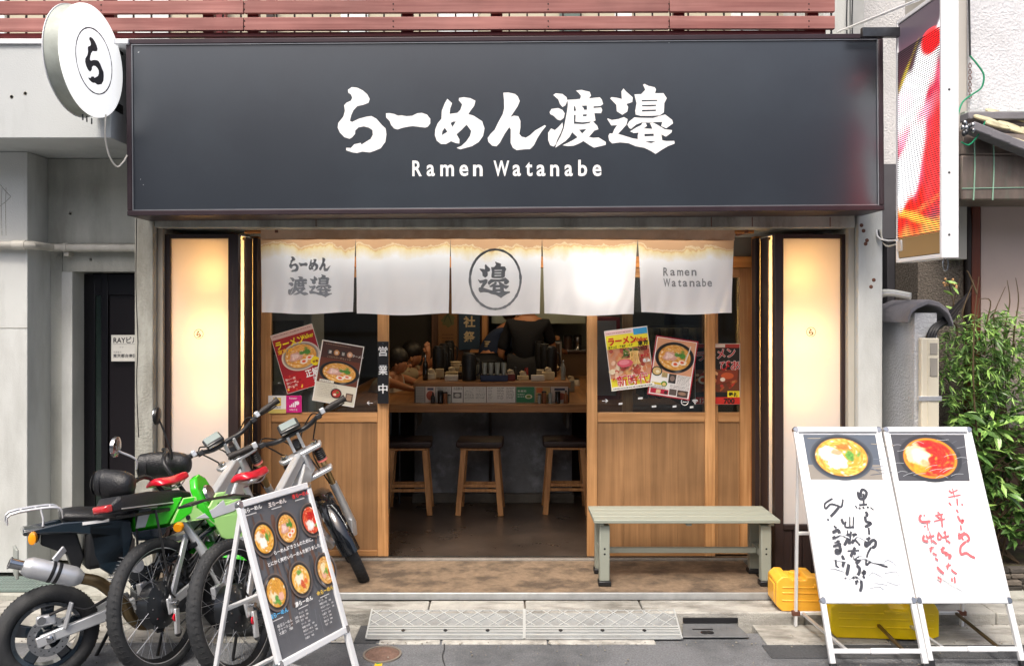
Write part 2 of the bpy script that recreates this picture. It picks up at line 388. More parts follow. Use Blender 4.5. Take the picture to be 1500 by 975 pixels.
WATA = [gl(795, [(125,192),(155,172),(235,180),(285,220),(292,260),(270,315),(235,335),(205,300),(185,245),(150,215)]),
        gl(795, [(82,395),(105,358),(185,348),(235,370),(262,410),(250,465),(210,495),(175,485),(130,440),(90,420)]),
        gl(795, [(235,520),(240,570),(215,640),(170,730),(155,780),(130,805),(90,790),(65,730),(65,640),(100,590),(145,610),(190,570)]),
        gl(795, [(395,140),(460,132),(560,155),(575,200),(548,235),(620,225),(680,220),(705,250),(718,300),(690,322),(605,328),(605,348),(695,340),(708,370),(695,408),(615,408),(628,495),(600,508),(650,560),(662,600),(615,615),(550,690),(600,702),(665,698),(750,750),(750,785),(690,800),(610,818),(560,790),(485,740),(430,770),(370,795),(300,800),(235,790),(290,765),(350,735),(415,695),(350,635),(320,690),(270,740),(150,820),(165,770),(215,680),(250,590),(270,490),(290,380),(300,300),(292,250),(400,245),(445,238),(455,205),(430,170)],
           [(372,428),(392,430),(388,510),(470,518),(575,508),(560,525),(480,540),(372,535)], [(372,325),(385,325),(398,380),(370,383)],
           [(460,320),(525,318),(528,368),(495,370),(485,345)], [(475,425),(525,422),(520,445),(480,445)], [(430,605),(520,597),(470,650)])]
NABE = [gl(885, [(230,115),(260,150),(340,220),(335,275),(265,300),(285,335),(275,390),(215,428),(150,385),(145,310),(70,232),(90,218),(150,225),(210,240),(205,150)]),
        gl(885, [(462,70),(480,60),(530,85),(600,100),(618,125),(605,172),(705,170),(745,230),(715,290),(710,400),(660,435),(560,440),(430,440),(375,425),(370,380),(385,290),(360,185),(440,182),(490,130)],
           [(445,252),(635,250),(630,265),(450,270)], [(450,312),(620,308),(615,325),(545,330),(450,328)], [(450,370),(620,366),(615,385),(450,390)]),
        gl(885, [(275,545),(300,505),(360,458),(440,464),(580,466),(725,424),(810,490),(820,530),(738,588),(678,562),(692,512),(600,515),(530,520),(450,518),(380,545),(320,595),(300,585)]),
        gl(885, [(310,625),(380,580),(440,550),(455,522),(495,524),(510,560),(470,590),(575,595),(545,525),(580,519),(640,550),(720,600),(808,610),(800,640),(735,688),(680,660),(690,730),(740,740),(835,738),(838,770),(760,800),(690,840),(612,892),(560,860),(480,820),(370,800),(290,765),(190,755),(95,768),(60,735),(50,680),(65,650),(100,650),(120,600),(155,550),(85,555),(35,475),(45,470),(90,490),(170,478),(235,455),(280,480),(265,545),(215,600),(165,655),(250,680),(340,708),(400,718),(400,665),(412,640),(350,645)],
           [(480,655),(590,652),(590,680),(480,685)], [(485,748),(545,740),(610,745),(560,765)])]
def put_glyph(pr, G, f, col, same=False):     # f maps sign pixels to the print's own units
    pr.k += 1
    for lp in G:
        L2 = [[f(x, y) for x, y in l] for l in lp]
        pr.poly(L2[0], col, L2[1:], same=True)

# ================================================================ materials
conc = M('concrete', 'b3b4ac', .85, var=.1, vs=2.2, bump=.35, bs=90, col2='75756c', c2=.6, s2=2.6, st2=(1.2, 1.2, .35), ramp=(.43, .66))
conc_w = M('concrete_white', 'c9cbc8', .8, var=.05, vs=1.5, bump=.2, bs=120, col2='94958f', c2=.55, s2=3.2, st2=(1.2, 1.2, .3), ramp=(.46, .7))
conc_d = M('concrete_worn', 'a9a9a0', .85, var=.14, vs=6, bump=.5, bs=70, col2='6b675c', c2=.75, s2=3.2, st2=(1.5, 1.5, .35), ramp=(.46, .66))
kerbm = M('kerb_stone', 'a7a59e', .9, var=.16, vs=9, bump=.6, bs=120, col2='5c5850', c2=.8, s2=5, st2=(.7, 2, 2), ramp=(.44, .66))
stepm = M('step_concrete', '7f6c58', .8, var=.24, vs=28, bump=.4, bs=150, col2='453a30', c2=.85, s2=4.6, st2=(1, 1.3, 1), ramp=(.45, .62))
asph = M('asphalt', '77797c', .92, var=.34, vs=110, bump=1.2, bs=170, col2='4c4f52', c2=.75, s2=2.6, ramp=(.42, .62))
asph_d = M('asphalt_patch', '4a4c4f', .92, var=.3, vs=80, bump=1.0, bs=160, col2='393b3d', c2=.6, s2=2)
floorm = M('interior_floor', '4b4038', .30, var=.22, vs=3, bump=.08, bs=60, col2='2c241e', c2=.8, s2=2.2, ramp=(.4, .65), wear=.12)
inwall = M('interior_wall', '6c6e70', .7, var=.3, vs=5, bump=.4, bs=40, col2='a8aeb2', c2=.6, s2=4.5, ramp=(.5, .68))
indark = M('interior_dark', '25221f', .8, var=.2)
stucco = M('stucco', 'd9d9dc', .9, var=.06, vs=20, bump=.8, bs=75, col2='bdbdbe', c2=.5, s2=1.5)
stucco2 = M('stucco_post', 'c7c9cc', .9, var=.06, vs=8, bump=.9, bs=70, col2='8f918f', c2=.6, s2=2.4, st2=(1, 1, .4), ramp=(.5, .75))
pebble = M('pebbledash', '6f665d', .95, var=.5, vs=70, bump=1.6, bs=90)
pinkw = M('pink_plaster', 'c3b0aa', .85, var=.04, vs=3, bump=.15, bs=150)
black = M('black_paint', '17171a', .45, var=.1)
blackm = M('black_plastic', '1a1b1d', .42, var=.12, vs=30, bump=.1, bs=200)
leather = M('black_leather', '1c1d20', .38, var=.15, vs=40, bump=.35, bs=160, wear=.08)
rubber = M('tyre_rubber', '25272a', .75, var=.18, vs=20, bump=.3, bs=200, col2='4a4a49', c2=.35, s2=8)
alu = M('brushed_aluminium', 'd0d2d5', .38, .65, var=.06, vs=20, bump=.05, bs=200)
aluw = M('anodised_frame', 'e6e8ea', .4, .2, var=.04, vs=6)
steel = M('polished_steel', 'b9babb', .22, 1, var=.08, vs=12)
dsteel = M('dark_steel', '55575a', .35, .9, var=.2, vs=20)
gold = M('gold_fork', 'b49a6c', .3, .7, var=.08)
brz = M('bronze_pipe', '7c6a4e', .32, .9, var=.2, vs=10)
redp = M('red_vinyl', 'c4122a', .32, var=.1, vs=15, coat=.3)
greenp = M('green_paint', '35c81e', .22, coat=.8, var=.05)
greenl = M('pale_green_paint', '9fd07e', .3, coat=.5, var=.05)
navy = M('navy_paint', '1c2730', .18, coat=1, var=.08)
amber = M('amber_lens', 'f09a10', .25, var=.1, coat=.5)
redl = M('red_lens', 'b3262a', .2, var=.25, vs=60, coat=.8)
frameb = M('sign_frame', '33262c', .42, .25, var=.12, vs=8, wear=.1)
pipe_w = M('painted_pipe', 'cfccc2', .5, var=.06, vs=8, col2='9c968a', c2=.4, s2=4)
white = M('white_paint', 'e3e4e6', .45, var=.03)
rust = M('rusted_steel', '6d4637', .8, .2, var=.3, vs=30, bump=.3)
dframe = M('dark_timber', '2b1d1b', .5, var=.2, vs=30, st=(1, 1, .1), bump=.1, col2='584536', c2=.6, s2=14, st2=(1, 1, .12), ramp=(.6, .72))
wd_v = wood('door_timber_upright', 'd2a06c', 'a67546', 'z', 1, .5)
wd_h = wood('door_timber_rail', 'd2a06c', 'a67546', 'x', 1, .5)
wd_p = wood('door_panel', 'a37a52', '876340', 'z', .9, .5, .6)
wd_jv = wood('jamb_timber', 'cf8d48', 'a3652a', 'z', .8, .45)
wd_jh = wood('header_timber', 'd2914c', 'a96a2e', 'x', .8, .45)
wd_c = wood('counter_timber', 'b98553', '8a5c34', 'x', .8, .4)
wd_cy = wood('counter_timber_side', 'b98553', '8a5c34', 'y', .8, .4)
wd_s = wood('stool_timber', 'd09a64', 'a06e40', 'z', 1, .5)
red_pl = wood('red_plank', 'b07a72', '8c5550', 'x', .8, .7, .6)
maroon = M('maroon_rail', '6d1f22', .5, var=.15, vs=10)
benchm = M('bench_resin', '92968a', .55, var=.05, vs=6, st=(.2, 3, 3), bump=.1, bs=90)
glass = bpy.data.materials.new('window_glass'); glass.use_nodes = True
_n = glass.node_tree.nodes; _l = glass.node_tree.links; _n.remove(_n['Principled BSDF'])
_t = _n.new('ShaderNodeBsdfTransparent'); _t.inputs[0].default_value = (.82, .85, .84, 1)
_g = _n.new('ShaderNodeBsdfGlossy'); _g.inputs['Roughness'].default_value = .03
_f = _n.new('ShaderNodeFresnel'); _f.inputs[0].default_value = 1.5; _m = _n.new('ShaderNodeMixShader')
_l.new(_f.outputs[0], _m.inputs[0]); _l.new(_t.outputs[0], _m.inputs[1]); _l.new(_g.outputs[0], _m.inputs[2])
_l.new(_m.outputs[0], _n['Material Output'].inputs[0])
inkm = attr_mat('printed_ink', .5)
inkg = attr_mat('printed_gloss', .28, .3)
inks = attr_mat('sign_ink', .45, 0, .12)

def glowing(name, col, tr=.6):
    """opal sheet: scatters the light of the lamp behind it through to the front"""
    m = bpy.data.materials.new(name); m.use_nodes = True; N = m.node_tree.nodes; L = m.node_tree.links
    N.remove(N['Principled BSDF']); d = N.new('ShaderNodeBsdfDiffuse'); t = N.new('ShaderNodeBsdfTranslucent'); x = N.new('ShaderNodeMixShader')
    d.inputs[0].default_value = (*lin(col), 1); t.inputs[0].default_value = (*lin(col), 1); x.inputs[0].default_value = tr
    L.new(d.outputs[0], x.inputs[1]); L.new(t.outputs[0], x.inputs[2]); L.new(x.outputs[0], N['Material Output'].inputs[0]); return m

# ================================================================ ground
ROAD = -.10
YK = 4.27 - 5.07           # kerb face
def sheet(name, mat, x0, x1, y0, y1, z, kind='structure', nx=1, ny=1, **k):
    mb = MB()
    for i in range(nx):
        for j in range(ny):
            a, b = x0 + (x1 - x0) * i / nx, x0 + (x1 - x0) * (i + 1) / nx; c, d = y0 + (y1 - y0) * j / ny, y0 + (y1 - y0) * (j + 1) / ny
            mb.add([(a, c, z), (b, c, z), (b, d, z), (a, d, z)], [(0, 1, 2, 3)])
    return mb.build(name, mat, None, ((x0 + x1) / 2, (y0 + y1) / 2, z), smooth=0, kind=kind, **k)
sheet('ground', M('ground_soil', '6b655c', .95, var=.2), -400, 400, -400, 400, -.16)
sheet('road', asph, -60, 60, -14, -.9, ROAD)
box('road_body', asph, -60, 60, -14, -.9, -.159, ROAD - .004, bev=0, kind='structure')
# gutter: concrete blocks between asphalt and kerb
g = thing('gutter', None, None, (0, -1.0, ROAD)); g['kind'] = 'structure'
xs = [-30, -12, -6, -3.2, -2.2, -1.55, X(520, -1)]
for x0, x1 in zip(xs[:-1], xs[1:]):
    MB().box(x0 + .004, x1 - .004, -1.02, YK - .004, -.15, ROAD + .006).build('gutter_block', kerbm, g, bev=.004)
for p0, p1, p2, p3 in ((1118, 1300, 1340, 1), (1340, 1600, 0, 2), (1600, 2400, 0, 3)):
    MB().box(X(p0, -1) + .004, X(p1, -1) + .3 * 0 - .004, -1.05, YK - .004, -.15, ROAD + .008).build('gutter_block', kerbm, g, bev=.004)
for p0, p1 in ((556, 646), (648, 802), (804, 960)):                    # pale blocks showing in front of the ramps
    MB().box(X(p0, -1), X(p1, -1) - .004, -1.04, YK - .004, -.15, ROAD + .006).build('gutter_block', M('pale_block', 'b3b1aa', .9, var=.2, vs=25, bump=.6, bs=90, col2='77746d', c2=.7, s2=9), g, bev=.004)
sheet('asphalt_patch', asph_d, X(470, -.9), X(556, -.9), -1.03, YK - .004, ROAD + .003)
sheet('asphalt_patch', asph_d, X(1120, -1.1), 12, -1.2, -1.051, ROAD + .003)
# kerb stones
kb = thing('kerb', None, None, (0, YK, ROAD)); kb['kind'] = 'structure'
ex = [-30, -8, -4.2, -3.3, -2.4, -1.5, X(470, YK), X(626, YK), X(770, YK), X(944, YK), X(1180, YK), X(1330, YK), X(1460, YK), 4.6, 9, 30]
for x0, x1 in zip(ex[:-1], ex[1:]):
    dz = uni(-.003, .003)
    MB().box(x0 + .003, x1 - .003, YK, -.62, -.155, -.03 + dz).build('kerb_stone', kerbm, kb, bev=.008)
# shop step with its metal edge
sx0, sx1 = X(195, -.58), X(1122, -.58)
st = thing('shop_step', None, None, (0, -.58, 0)); st['kind'] = 'structure'
MB().box(sx0, sx1 + .04, -.585, -.02, -.15, 0).build('step_slab', stepm, st, bev=.004)
MB().box(sx0, sx1 + .05, -.606, -.588, -.035, .004).build('metal_edge', M('worn_edge', 'b4b6b6', .5, .5, var=.15, vs=12), st, bev=.003)
box('pavement', conc_d, -30, sx0 - .006, -.615, .3, -.15, -.002, kind='structure', bev=.004)
box('pavement', conc_d, sx1 + .055, 30, -.615, -.30, -.15, -.018, kind='structure', bev=.004)
# interior floor and threshold
box('interior_floor', floorm, -2.2, 2.2, .03, 6.2, -.15, .0, kind='structure', bev=0)
th = thing('door_threshold', None, None, (0, 0, 0)); th['kind'] = 'structure'
MB().box(X(372, 0), X(1112, 0), -.018, .026, -.1, .012).build('sill', M('sill_stone', '8f887f', .7, var=.2, vs=20, bump=.3), th, bev=.003)
for y in (-.008, .012): MB().box(X(382, 0), X(1103, 0), y - .003, y + .003, .012, .019).build('rail', steel, th)

# ramp plates
def ramp(p0, p1, lab):
    yt, yb, zt, zb = YK + .035, 4.07 - 5.07, -.026, ROAD + .014
    x0, x1 = X(p0[0], yt), X(p1[0], yt); X0, X1 = X(p0[1], yb), X(p1[1], yb)
    t = thing('ramp_plate', lab, 'kerb ramp', ((x0 + x1) / 2, yb, ROAD + .008), group='metal ramp plates laid against the kerb')
    rm = M('ramp_metal', '9a9d9d', .55, .35, var=.1, vs=14, bump=.25, bs=140, col2='73716d', c2=.5, s2=5)
    def pt(u, v, h=0): a = Vector((x0 + (x1 - x0) * u, yt, zt)); b = Vector((X0 + (X1 - X0) * u, yb, zb)); return a.lerp(b, v) + Vector((0, -.2, .98)).normalized() * h
    MB().hexa([Vector((X0, yb, ROAD + .008)), Vector((X1, yb, ROAD + .008)), Vector((x1, yt, ROAD + .008)), Vector((x0, yt, ROAD + .008))],
              [pt(0, 1), pt(1, 1), pt(1, 0), pt(0, 0)]).build('plate', rm, t, bev=.003)
    mb = MB(); n = 9
    rib = M('ramp_rib', 'b9bcbb', .5, .4, var=.06)
    for s in (1, -1):
        for i in range(-2, n + 1):
            a, b = i / n, (i + 1.6) / n
            va, vb = (0.03, .58) if s > 0 else (.58, .03)
            if a < 0: f = -a / (b - a); va = va + (vb - va) * f; a = 0
            if b > 1: f = (1 - a) / (b - a); vb = va + (vb - va) * f; b = 1
            if b - a < .02: continue
            mb.beam(pt(a, va, .002), pt(b, vb, .002), .006, .004 + .0006 * s, up=(0, -.2, 1))
    mb.build('tread_ribs', rib, t, kind='stuff')
    for v in (.62, .70, .78, .9): MB().beam(pt(.005, v, .003), pt(.995, v, .003), .011, .006, up=(0, -.2, 1)).build('ridge', rib, t)
    for u in (.23, .5, .77):
        c = pt(u, .76, .004); MB().lathe([(.011, 0), (.011, .003), (.006, .005)], c, (0, -.2, 1), 10).build('rubber_plug', black, t)
    for e in (0, 1): MB().beam(pt(e, 0, .001), pt(e, 1, .001), .008, .008).build('edge_trim', rib, t)
ramp((545, 536), (767, 767), 'left metal kerb ramp plate with diamond ribs, nearest the menu board')
ramp((769, 769), (987, 999), 'right metal kerb ramp plate with diamond ribs, beside the drain lid')

# drain lid, manhole, paint marks
y0, y1 = YK - .01, 4.09 - 5.07
t = thing('drain_lid', 'grey steel drain lid set in concrete right of the ramp plates', 'drain cover', (X(1050, -.9), -.9, ROAD))
MB().hexa([Vector((X(1000, y1), y1, ROAD + .009)), Vector((X(1098, y1), y1, ROAD + .009)), Vector((X(1078, y0), y0, ROAD + .009)), Vector((X(1000, y0), y0, ROAD + .009))],
          [Vector((X(1000, y1), y1, ROAD + .016)), Vector((X(1098, y1), y1, ROAD + .016)), Vector((X(1078, y0), y0, ROAD + .016)), Vector((X(1000, y0), y0, ROAD + .016))]).build('lid', M('lid_steel', '77797b', .6, .5, var=.15, vs=12, bump=.3), t, bev=.002)
for px, py in ((1032, 929), (1040, 936)):
    c = at(px, py, -.93); c.z = ROAD + .016; MB().lathe([(.02, 0), (.02, .003), (.012, .004)], c, (0, 0, 1), 14).build('lift_hole', black, t)
MB().box(X(1015, -.9), X(1045, -.9), -.895, -.885, ROAD + .016, ROAD + .019).build('bar', black, t)
MB().box(X(1000, YK), X(1080, YK), YK - .012, YK - .001, ROAD + .02, ROAD + .045).build('slot', black, t)
mh = at(560, 955, -1.16); mh.z = ROAD
t = thing('manhole_cover', 'small round brown iron utility cover in the asphalt by the menu board', 'manhole cover', mh)
im = M('rusty_iron', '7b6358', .7, .4, var=.3, vs=30, bump=.3)
MB().lathe([(.083, .002), (.083, .005)], mh, n=36).build('lid', im, t)
MB().ring([(.085, .001), (.085, .008), (.094, .008), (.094, .001)], mh, n=36).build('rim', M('iron_rim', '8d857c', .6, .4), t)
mb = MB()
for k in range(3):
    for j in range(5 + 5 * k):
        a = 2 * math.pi * j / (5 + 5 * k); r = .02 + .025 * k; mb.lathe([(.006, .005), (.004, .0075)], mh + Vector((r * math.cos(a), r * math.sin(a), 0)), n=6)
mb.build('studs', im, t, kind='stuff')
def mark(name, label, px, py, fn, w, h):
    Y = 1.7 * FPX / (py - HY) - 5.07; p = Print(); fn(p)
    p.build(name, attr_mat('road_paint', .8, grain=.4), None, (X(px, Y), Y, ROAD), (1, 0, 0), (0, 1, 0), .0005, org=(X(px, Y), Y, ROAD), label=label, cat='road marking')
mark('paint_mark', 'small yellow and green square sprayed on the asphalt below the manhole cover', 548, 975,
     lambda p: (p.rect(0, 0, .035, .04, 'd8b31c'), p.rect(.006, .02, .03, .036, '3c8a3c'), p.stroke([(.002, .002), (.03, .03)], 'd8c21c', .004)), .04, .04)
mark('paint_mark', 'yellow sprayed scribble on dark asphalt beside the left ramp plate', 512, 932,
     lambda p: (p.stroke([(0, 0), (.02, .02), (.03, .0), (.05, .02), (.07, .01)], 'c9b52a', .007), p.stroke([(.01, .05), (.03, .04), (.06, .05)], 'c9b52a', .006), p.stroke([(.0, .03), (.02, .035), (.05, .028)], 'c9b52a', .005)), .04, .04)
mark('paint_mark', 'faint white sprayed loop on the asphalt under the black lettered board', 1190, 962,
     lambda p: p.stroke([(.1, .06), (.04, .075), (0, .05), (.02, .02), (.09, .01)], 'a8aaac', .006), .04, .04)

mb = MB(); rs = random.Random(31)
for k in range(420):
    y = rs.choice((rs.gauss(YK - .02, .012), rs.uniform(-1.35, -.9), rs.gauss(-1.03, .02))); x = rs.uniform(-2.6, 2.9)
    if YK - .005 < y: y = YK - .012
    if X(536, -.9) < x < X(1105, -.9) and y > -1.03: continue
    r_ = rs.uniform(.0015, .005); mb.ell((x, y, ROAD + .009), (r_ * 1.3, r_, r_ * .8), 5, 4, Matrix.Rotation(rs.uniform(0, 3), 3, 'Z'))
mb.build('gravel', M('grit', '8b867c', .9, var=.4, vs=30), None, (0, -1, ROAD), smooth=0, kind='stuff', label='loose grit and small stones scattered along the gutter', cat='gravel')
cr_ = M('crack_dark', '2c2d2f', .95)
for pts in (((650, 940), (651, 950), (648, 962), (652, 976)), ((470, 905), (500, 899), (528, 894)), ((840, 941), (900, 943), (960, 939))):
    P_ = []
    for px, py in pts: Y_ = 1.7 * FPX / (py - HY) - 5.07; P_.append((X(px, Y_), Y_, ROAD + .003))
    MB().tube(P_, .0028, 5, sm=3).build('road_crack', cr_, None, P_[0], kind='structure')

# ================================================================ shop building shell
YF = -.45                  # face of the concrete surround
t = thing('shop_building', 'grey concrete ground floor surround of the ramen shop, pillars and lintel around the entrance', 'building', (0, YF, 0))
zt = Zh(317, YF)
MB().box(X(197, YF), X(224, YF), YF, .3, 0, 3.06).build('left_pillar', conc_d, t, bev=.006)
MB().box(X(224, YF) + .002, X(233, YF), YF + .05, .3, 0, zt - .05).build('pillar_return', wood('stained_concrete', 'aea79a', '8c8274', 'z', .5, .8), t, bev=.003)
MB().box(X(1257, YF), X(1293, YF), YF, .3, 0, 3.06).build('right_pillar', conc_w, t, bev=.006)
MB().box(X(1247, YF), X(1257, YF) - .002, YF + .04, .3, 0, zt - .05).build('pillar_return', M('return_concrete', 'b3aea2', .8, var=.1, vs=5, st=(1, 1, .2)), t, bev=.003)
MB().box(X(224, YF) + .004, X(1255, YF) - .004, YF + .01, -.1, Zh(333, YF), 3.05).build('lintel', conc_d, t, bev=.004)
MB().box(X(197, YF) + .01, X(1290, YF) - .01, -.098, .15, Zh(345, -.1), 3.07).build('upper_wall', conc_d, t)
for px in (463, 1042, 1102, 1216): MB().beam(at(px, 318, YF - .002), at(px, 332, YF - .002), .004, .004, up=(0, 1, 0)).build('joint', rust, t)
for px, py in ((1265, 338), (1270, 352), (1268, 357), (1262, 330), (1280, 410), (1276, 420)):
    MB().lathe([(.012, 0), (.006, .004)], at(px, py, YF), (0, -1, 0), 7).build('paint_chip', rust, t)
# crack lines on the pillar
MB().tube([at(200, 320, YF - .001), at(199, 420, YF - .001), at(202, 500, YF - .001), at(200, 560, YF - .001), at(203, 640, YF - .001)], .0025, 4, sm=3).build('crack', indark, t)
# walls, ceiling inside
t = thing('shop_interior', 'dark interior shell of the ramen shop behind the sliding doors', 'room', (0, 3, 0))
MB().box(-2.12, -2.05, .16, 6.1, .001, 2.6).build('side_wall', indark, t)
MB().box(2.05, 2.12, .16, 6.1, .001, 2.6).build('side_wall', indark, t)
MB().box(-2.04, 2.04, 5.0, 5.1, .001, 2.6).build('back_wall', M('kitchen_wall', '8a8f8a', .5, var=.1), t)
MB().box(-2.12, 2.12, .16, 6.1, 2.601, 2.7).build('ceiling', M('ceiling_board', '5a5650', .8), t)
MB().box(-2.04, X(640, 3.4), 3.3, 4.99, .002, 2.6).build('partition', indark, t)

# ================================================================ lantern boxes either side
def lightbox(pts, lab, side):
    # outer px, panel px range, corner px
    Y0 = 4.70 - 5.07; a, b, c, d = pts                       # a outer edge .. d inner corner (pixels at Y0)
    t = thing('light_box', lab, 'light box', (X((b + c) / 2, Y0), Y0, 0), group='lit standing light boxes beside the doors')
    zb, ztp = .04, Zh(343, Y0); zp0, zp1 = Zh(768, Y0), Zh(349, Y0)
    xa, xb, xc, xd = [X(p, Y0) for p in (a, b, c, d)]
    lo, hi = min(xa, xd), max(xa, xd); pl, ph = min(xb, xc), max(xb, xc)
    MB().box(lo, pl, Y0, Y0 + .05, zb, ztp).build('post', dframe, t, bev=.003)
    MB().box(ph, hi, Y0, Y0 + .05, zb, ztp).build('post', dframe, t, bev=.003)
    MB().box(pl + .001, ph - .001, Y0 + .002, Y0 + .05, zp1, ztp).build('top_rail', dframe, t, bev=.002)
    MB().box(pl + .001, ph - .001, Y0 + .002, Y0 + .05, zp0 - .03, zp0).build('bottom_rail', dframe, t, bev=.002)
    n = 6
    for i in range(n):
        w = (ph - pl) / n; MB().box(pl + w * i + .002, pl + w * (i + 1) - .002, Y0 + .012, Y0 + .04, zb, zp0 - .031).build('board', dframe, t, bev=.002)
    op = glowing('opal_panel_' + side, 'e2e0e0', .46)
    MB().box(pl + .001, ph - .001, Y0 + .02, Y0 + .024, zp0, zp1).build('opal_panel', op, t)
    # inner side: narrow lit strip turning back to the door
    s = 1 if xd > xa else -1
    MB().add([(xd - .01 * s, Y0 + .055, zp0), (xd - .008 * s, -.24, zp0), (xd - .008 * s, -.24, zp1), (xd - .01 * s, Y0 + .055, zp1)], [(0, 1, 2, 3)]).build('side_panel', op, t, smooth=0)
    MB().box(min(xd, xd + s * .03), max(xd, xd + s * .03), -.1, -.03, .02, ztp).build('post', dframe, t, bev=.002)
    MB().box(min(xd - .03 * s, xd), max(xd - .03 * s, xd) , Y0 + .052, -.03, zb, zp0 - .002).build('side_board', dframe, t)
    MB().box(min(xd - .02 * s, xd), max(xd - .02 * s, xd), -.239, -.101, zb, ztp).build('side_post', dframe, t, bev=.002)
    # white box behind, open to the panels
    w = M('lamp_box_white', 'e8e2da', .8, var=.02); xo = min(xa, xd); x1 = max(xa, xd)
    bx = MB(); bx.box(xo, x1, -.04, -.032, zb, ztp)
    if s > 0: bx.box(xo - .004, xo, Y0 + .05, -.04, zb, ztp)
    else: bx.box(x1, x1 + .004, Y0 + .05, -.04, zb, ztp)
    bx.box(xo, x1, Y0 + .05, -.041, ztp - .006, ztp); bx.box(xo, x1, Y0 + .05, -.041, zp0 - .02, zp0 - .012)
    bx.build('reflector', w, t)
    # lamps
    lx = (pl + ph) / 2 + s * .07
    for py, en in ((400, LB * .55), (490, LB), (575, LB * .35)):
        lz = Zh(py, Y0)
        MB().lathe([(.012, -.06), (.016, -.03), (.03, 0), (.034, .03), (.022, .06), (.004, .07)], (lx, -.15, lz), n=14).build('bulb', M('bulb', 'ffe0a8', .3, emit='ffc070', es=4), t)
        l = bpy.data.lights.new('bulb_light', 'POINT'); l.energy = en; l.color = (1, .55, .15); l.shadow_soft_size = .04
        lo_ = bpy.data.objects.new('bulb_light', l); COL.objects.link(lo_); lo_.parent = t; lo_.location = Vector((lx, -.2, lz)) - t.location
    # little round mark
    p = Print(.001); p.ring(0, 0, 27, 27, 2.6, '4a3320', 28); f = lambda x, y: ((x - 525) * .12, -(y - 175) * .12 - 1 + 1)
    put_glyph(p, RA, lambda x, y: ((x - 530) * .38, (175 - y) * .38), '4a3320')
    cxp, cyp = (291, 489) if s > 0 else (1188, 486); cc = at(cxp, cyp, Y0 + .02)
    p.build('round_mark', inkm, t, cc, (1, 0, 0), (0, 0, 1))
LB = 7
lightbox((238, 249, 334, 349), 'lit cream light box in a dark frame left of the doors, behind the bicycles', 'a')
lightbox((1243, 1233, 1148, 1135), 'lit cream light box in a dark frame right of the doors, behind the bench', 'b')

# ================================================================ door frame, leaves, posters
ZF = 0.02
jt = thing('door_frame', 'orange brown timber frame and header around the sliding doors', 'door frame', (0, .03, 0))
zh0, zh1 = Zh(392, .02), Zh(376, .02)
MB().box(X(370, 0), X(381, 0), -.03, .09, .02, Zh(336, 0)).build('jamb', wd_jv, jt, bev=.003)
MB().box(X(1103, 0), X(1113, 0), -.03, .09, .02, Zh(336, 0)).build('jamb', wd_jv, jt, bev=.003)
MB().box(X(381, 0) + .001, X(1103, 0) - .001, -.02, .085, zh0, zh1).build('header', wd_jh, jt, bev=.003)
MB().box(X(381, 0) + .001, X(1103, 0) - .001, .03, .04, zh1, Zh(343, 0)).build('transom', M('transom_grey', '6c685f', .6), jt)
MB().box(X(381, 0) + .001, X(1103, 0) - .001, -.03, .085, Zh(345, 0), Zh(336, 0)).build('top_plate', wd_jh, jt, bev=.003)
for px in (480, 640, 800, 960): MB().box(X(px, 0) - .015, X(px, 0) + .015, .0, .03, zh1, Zh(345, 0) - .001).build('mullion', wd_jv, jt, bev=.002)
def leaf(name, lab, stiles, z_panel, yy, grp='sliding shop doors of pale timber and glass'):
    y0, y1 = yy, yy + .035; s = [X(p, yy) for p in stiles]   # pairs: stile edges
    t = thing('sliding_door', lab, 'door', ((s[0] + s[-1]) / 2, yy, .02), group=grp)
    zt_, zr1, zr0, zb1, zb0 = zh0 - .002, Zh(604, yy), Zh(618, yy), Zh(806, yy), .021
    for a, b in zip(s[::2], s[1::2]): MB().box(a, b, y0, y1, zb0, zt_).build('stile', wd_v, t, bev=.003)
    for a, b in zip(s[1::2], s[2::2]):
        MB().box(a + .001, b - .001, y0 + .003, y1 - .003, zr0, zr1).build('middle_rail', wd_h, t, bev=.002)
        MB().box(a + .001, b - .001, y0 + .003, y1 - .003, zb0, zb1).build('bottom_rail', wd_h, t, bev=.002)
        MB().box(a + .001, b - .001, y0 + .003, y1 - .003, zt_ - .06, zt_).build('top_rail', wd_h, t, bev=.002)
        n = max(1, round((b - a) / .16)); w = (b - a) / n
        for i in range(n): MB().box(a + w * i + .0003, a + w * (i + 1) - .0003, y0 + .011, y0 + .019, zb1 + .001, zr0 - .001).build('panel_board', wd_p, t, bev=.0007)
        MB().box(a + .001, b - .001, y0 + .014, y0 + .018, zr1 + .001, zt_ - .061).build('glass_pane', glass, t)
    return t
dl = leaf('d', 'left sliding door of timber and glass with two ramen magazine posters', (382, 397, 553, 569), 0, .0)
dr = leaf('d', 'right sliding door of timber and glass behind the bench', (860, 875, 1033, 1048), 0, .0)
df = leaf('d', 'narrow fixed timber and glass screen at the far right of the entrance', (1046, 1052, 1084, 1102), 0, .04)
rd = leaf('d', 'rear sliding leaf seen through the right door glass', (912, 927, 1030, 1044), 0, .075)
MB().box(X(569, 0) + .001, X(569, 0) + .004, .0, .03, Zh(745, 0), Zh(690, 0)).build('pull', dsteel, dl)

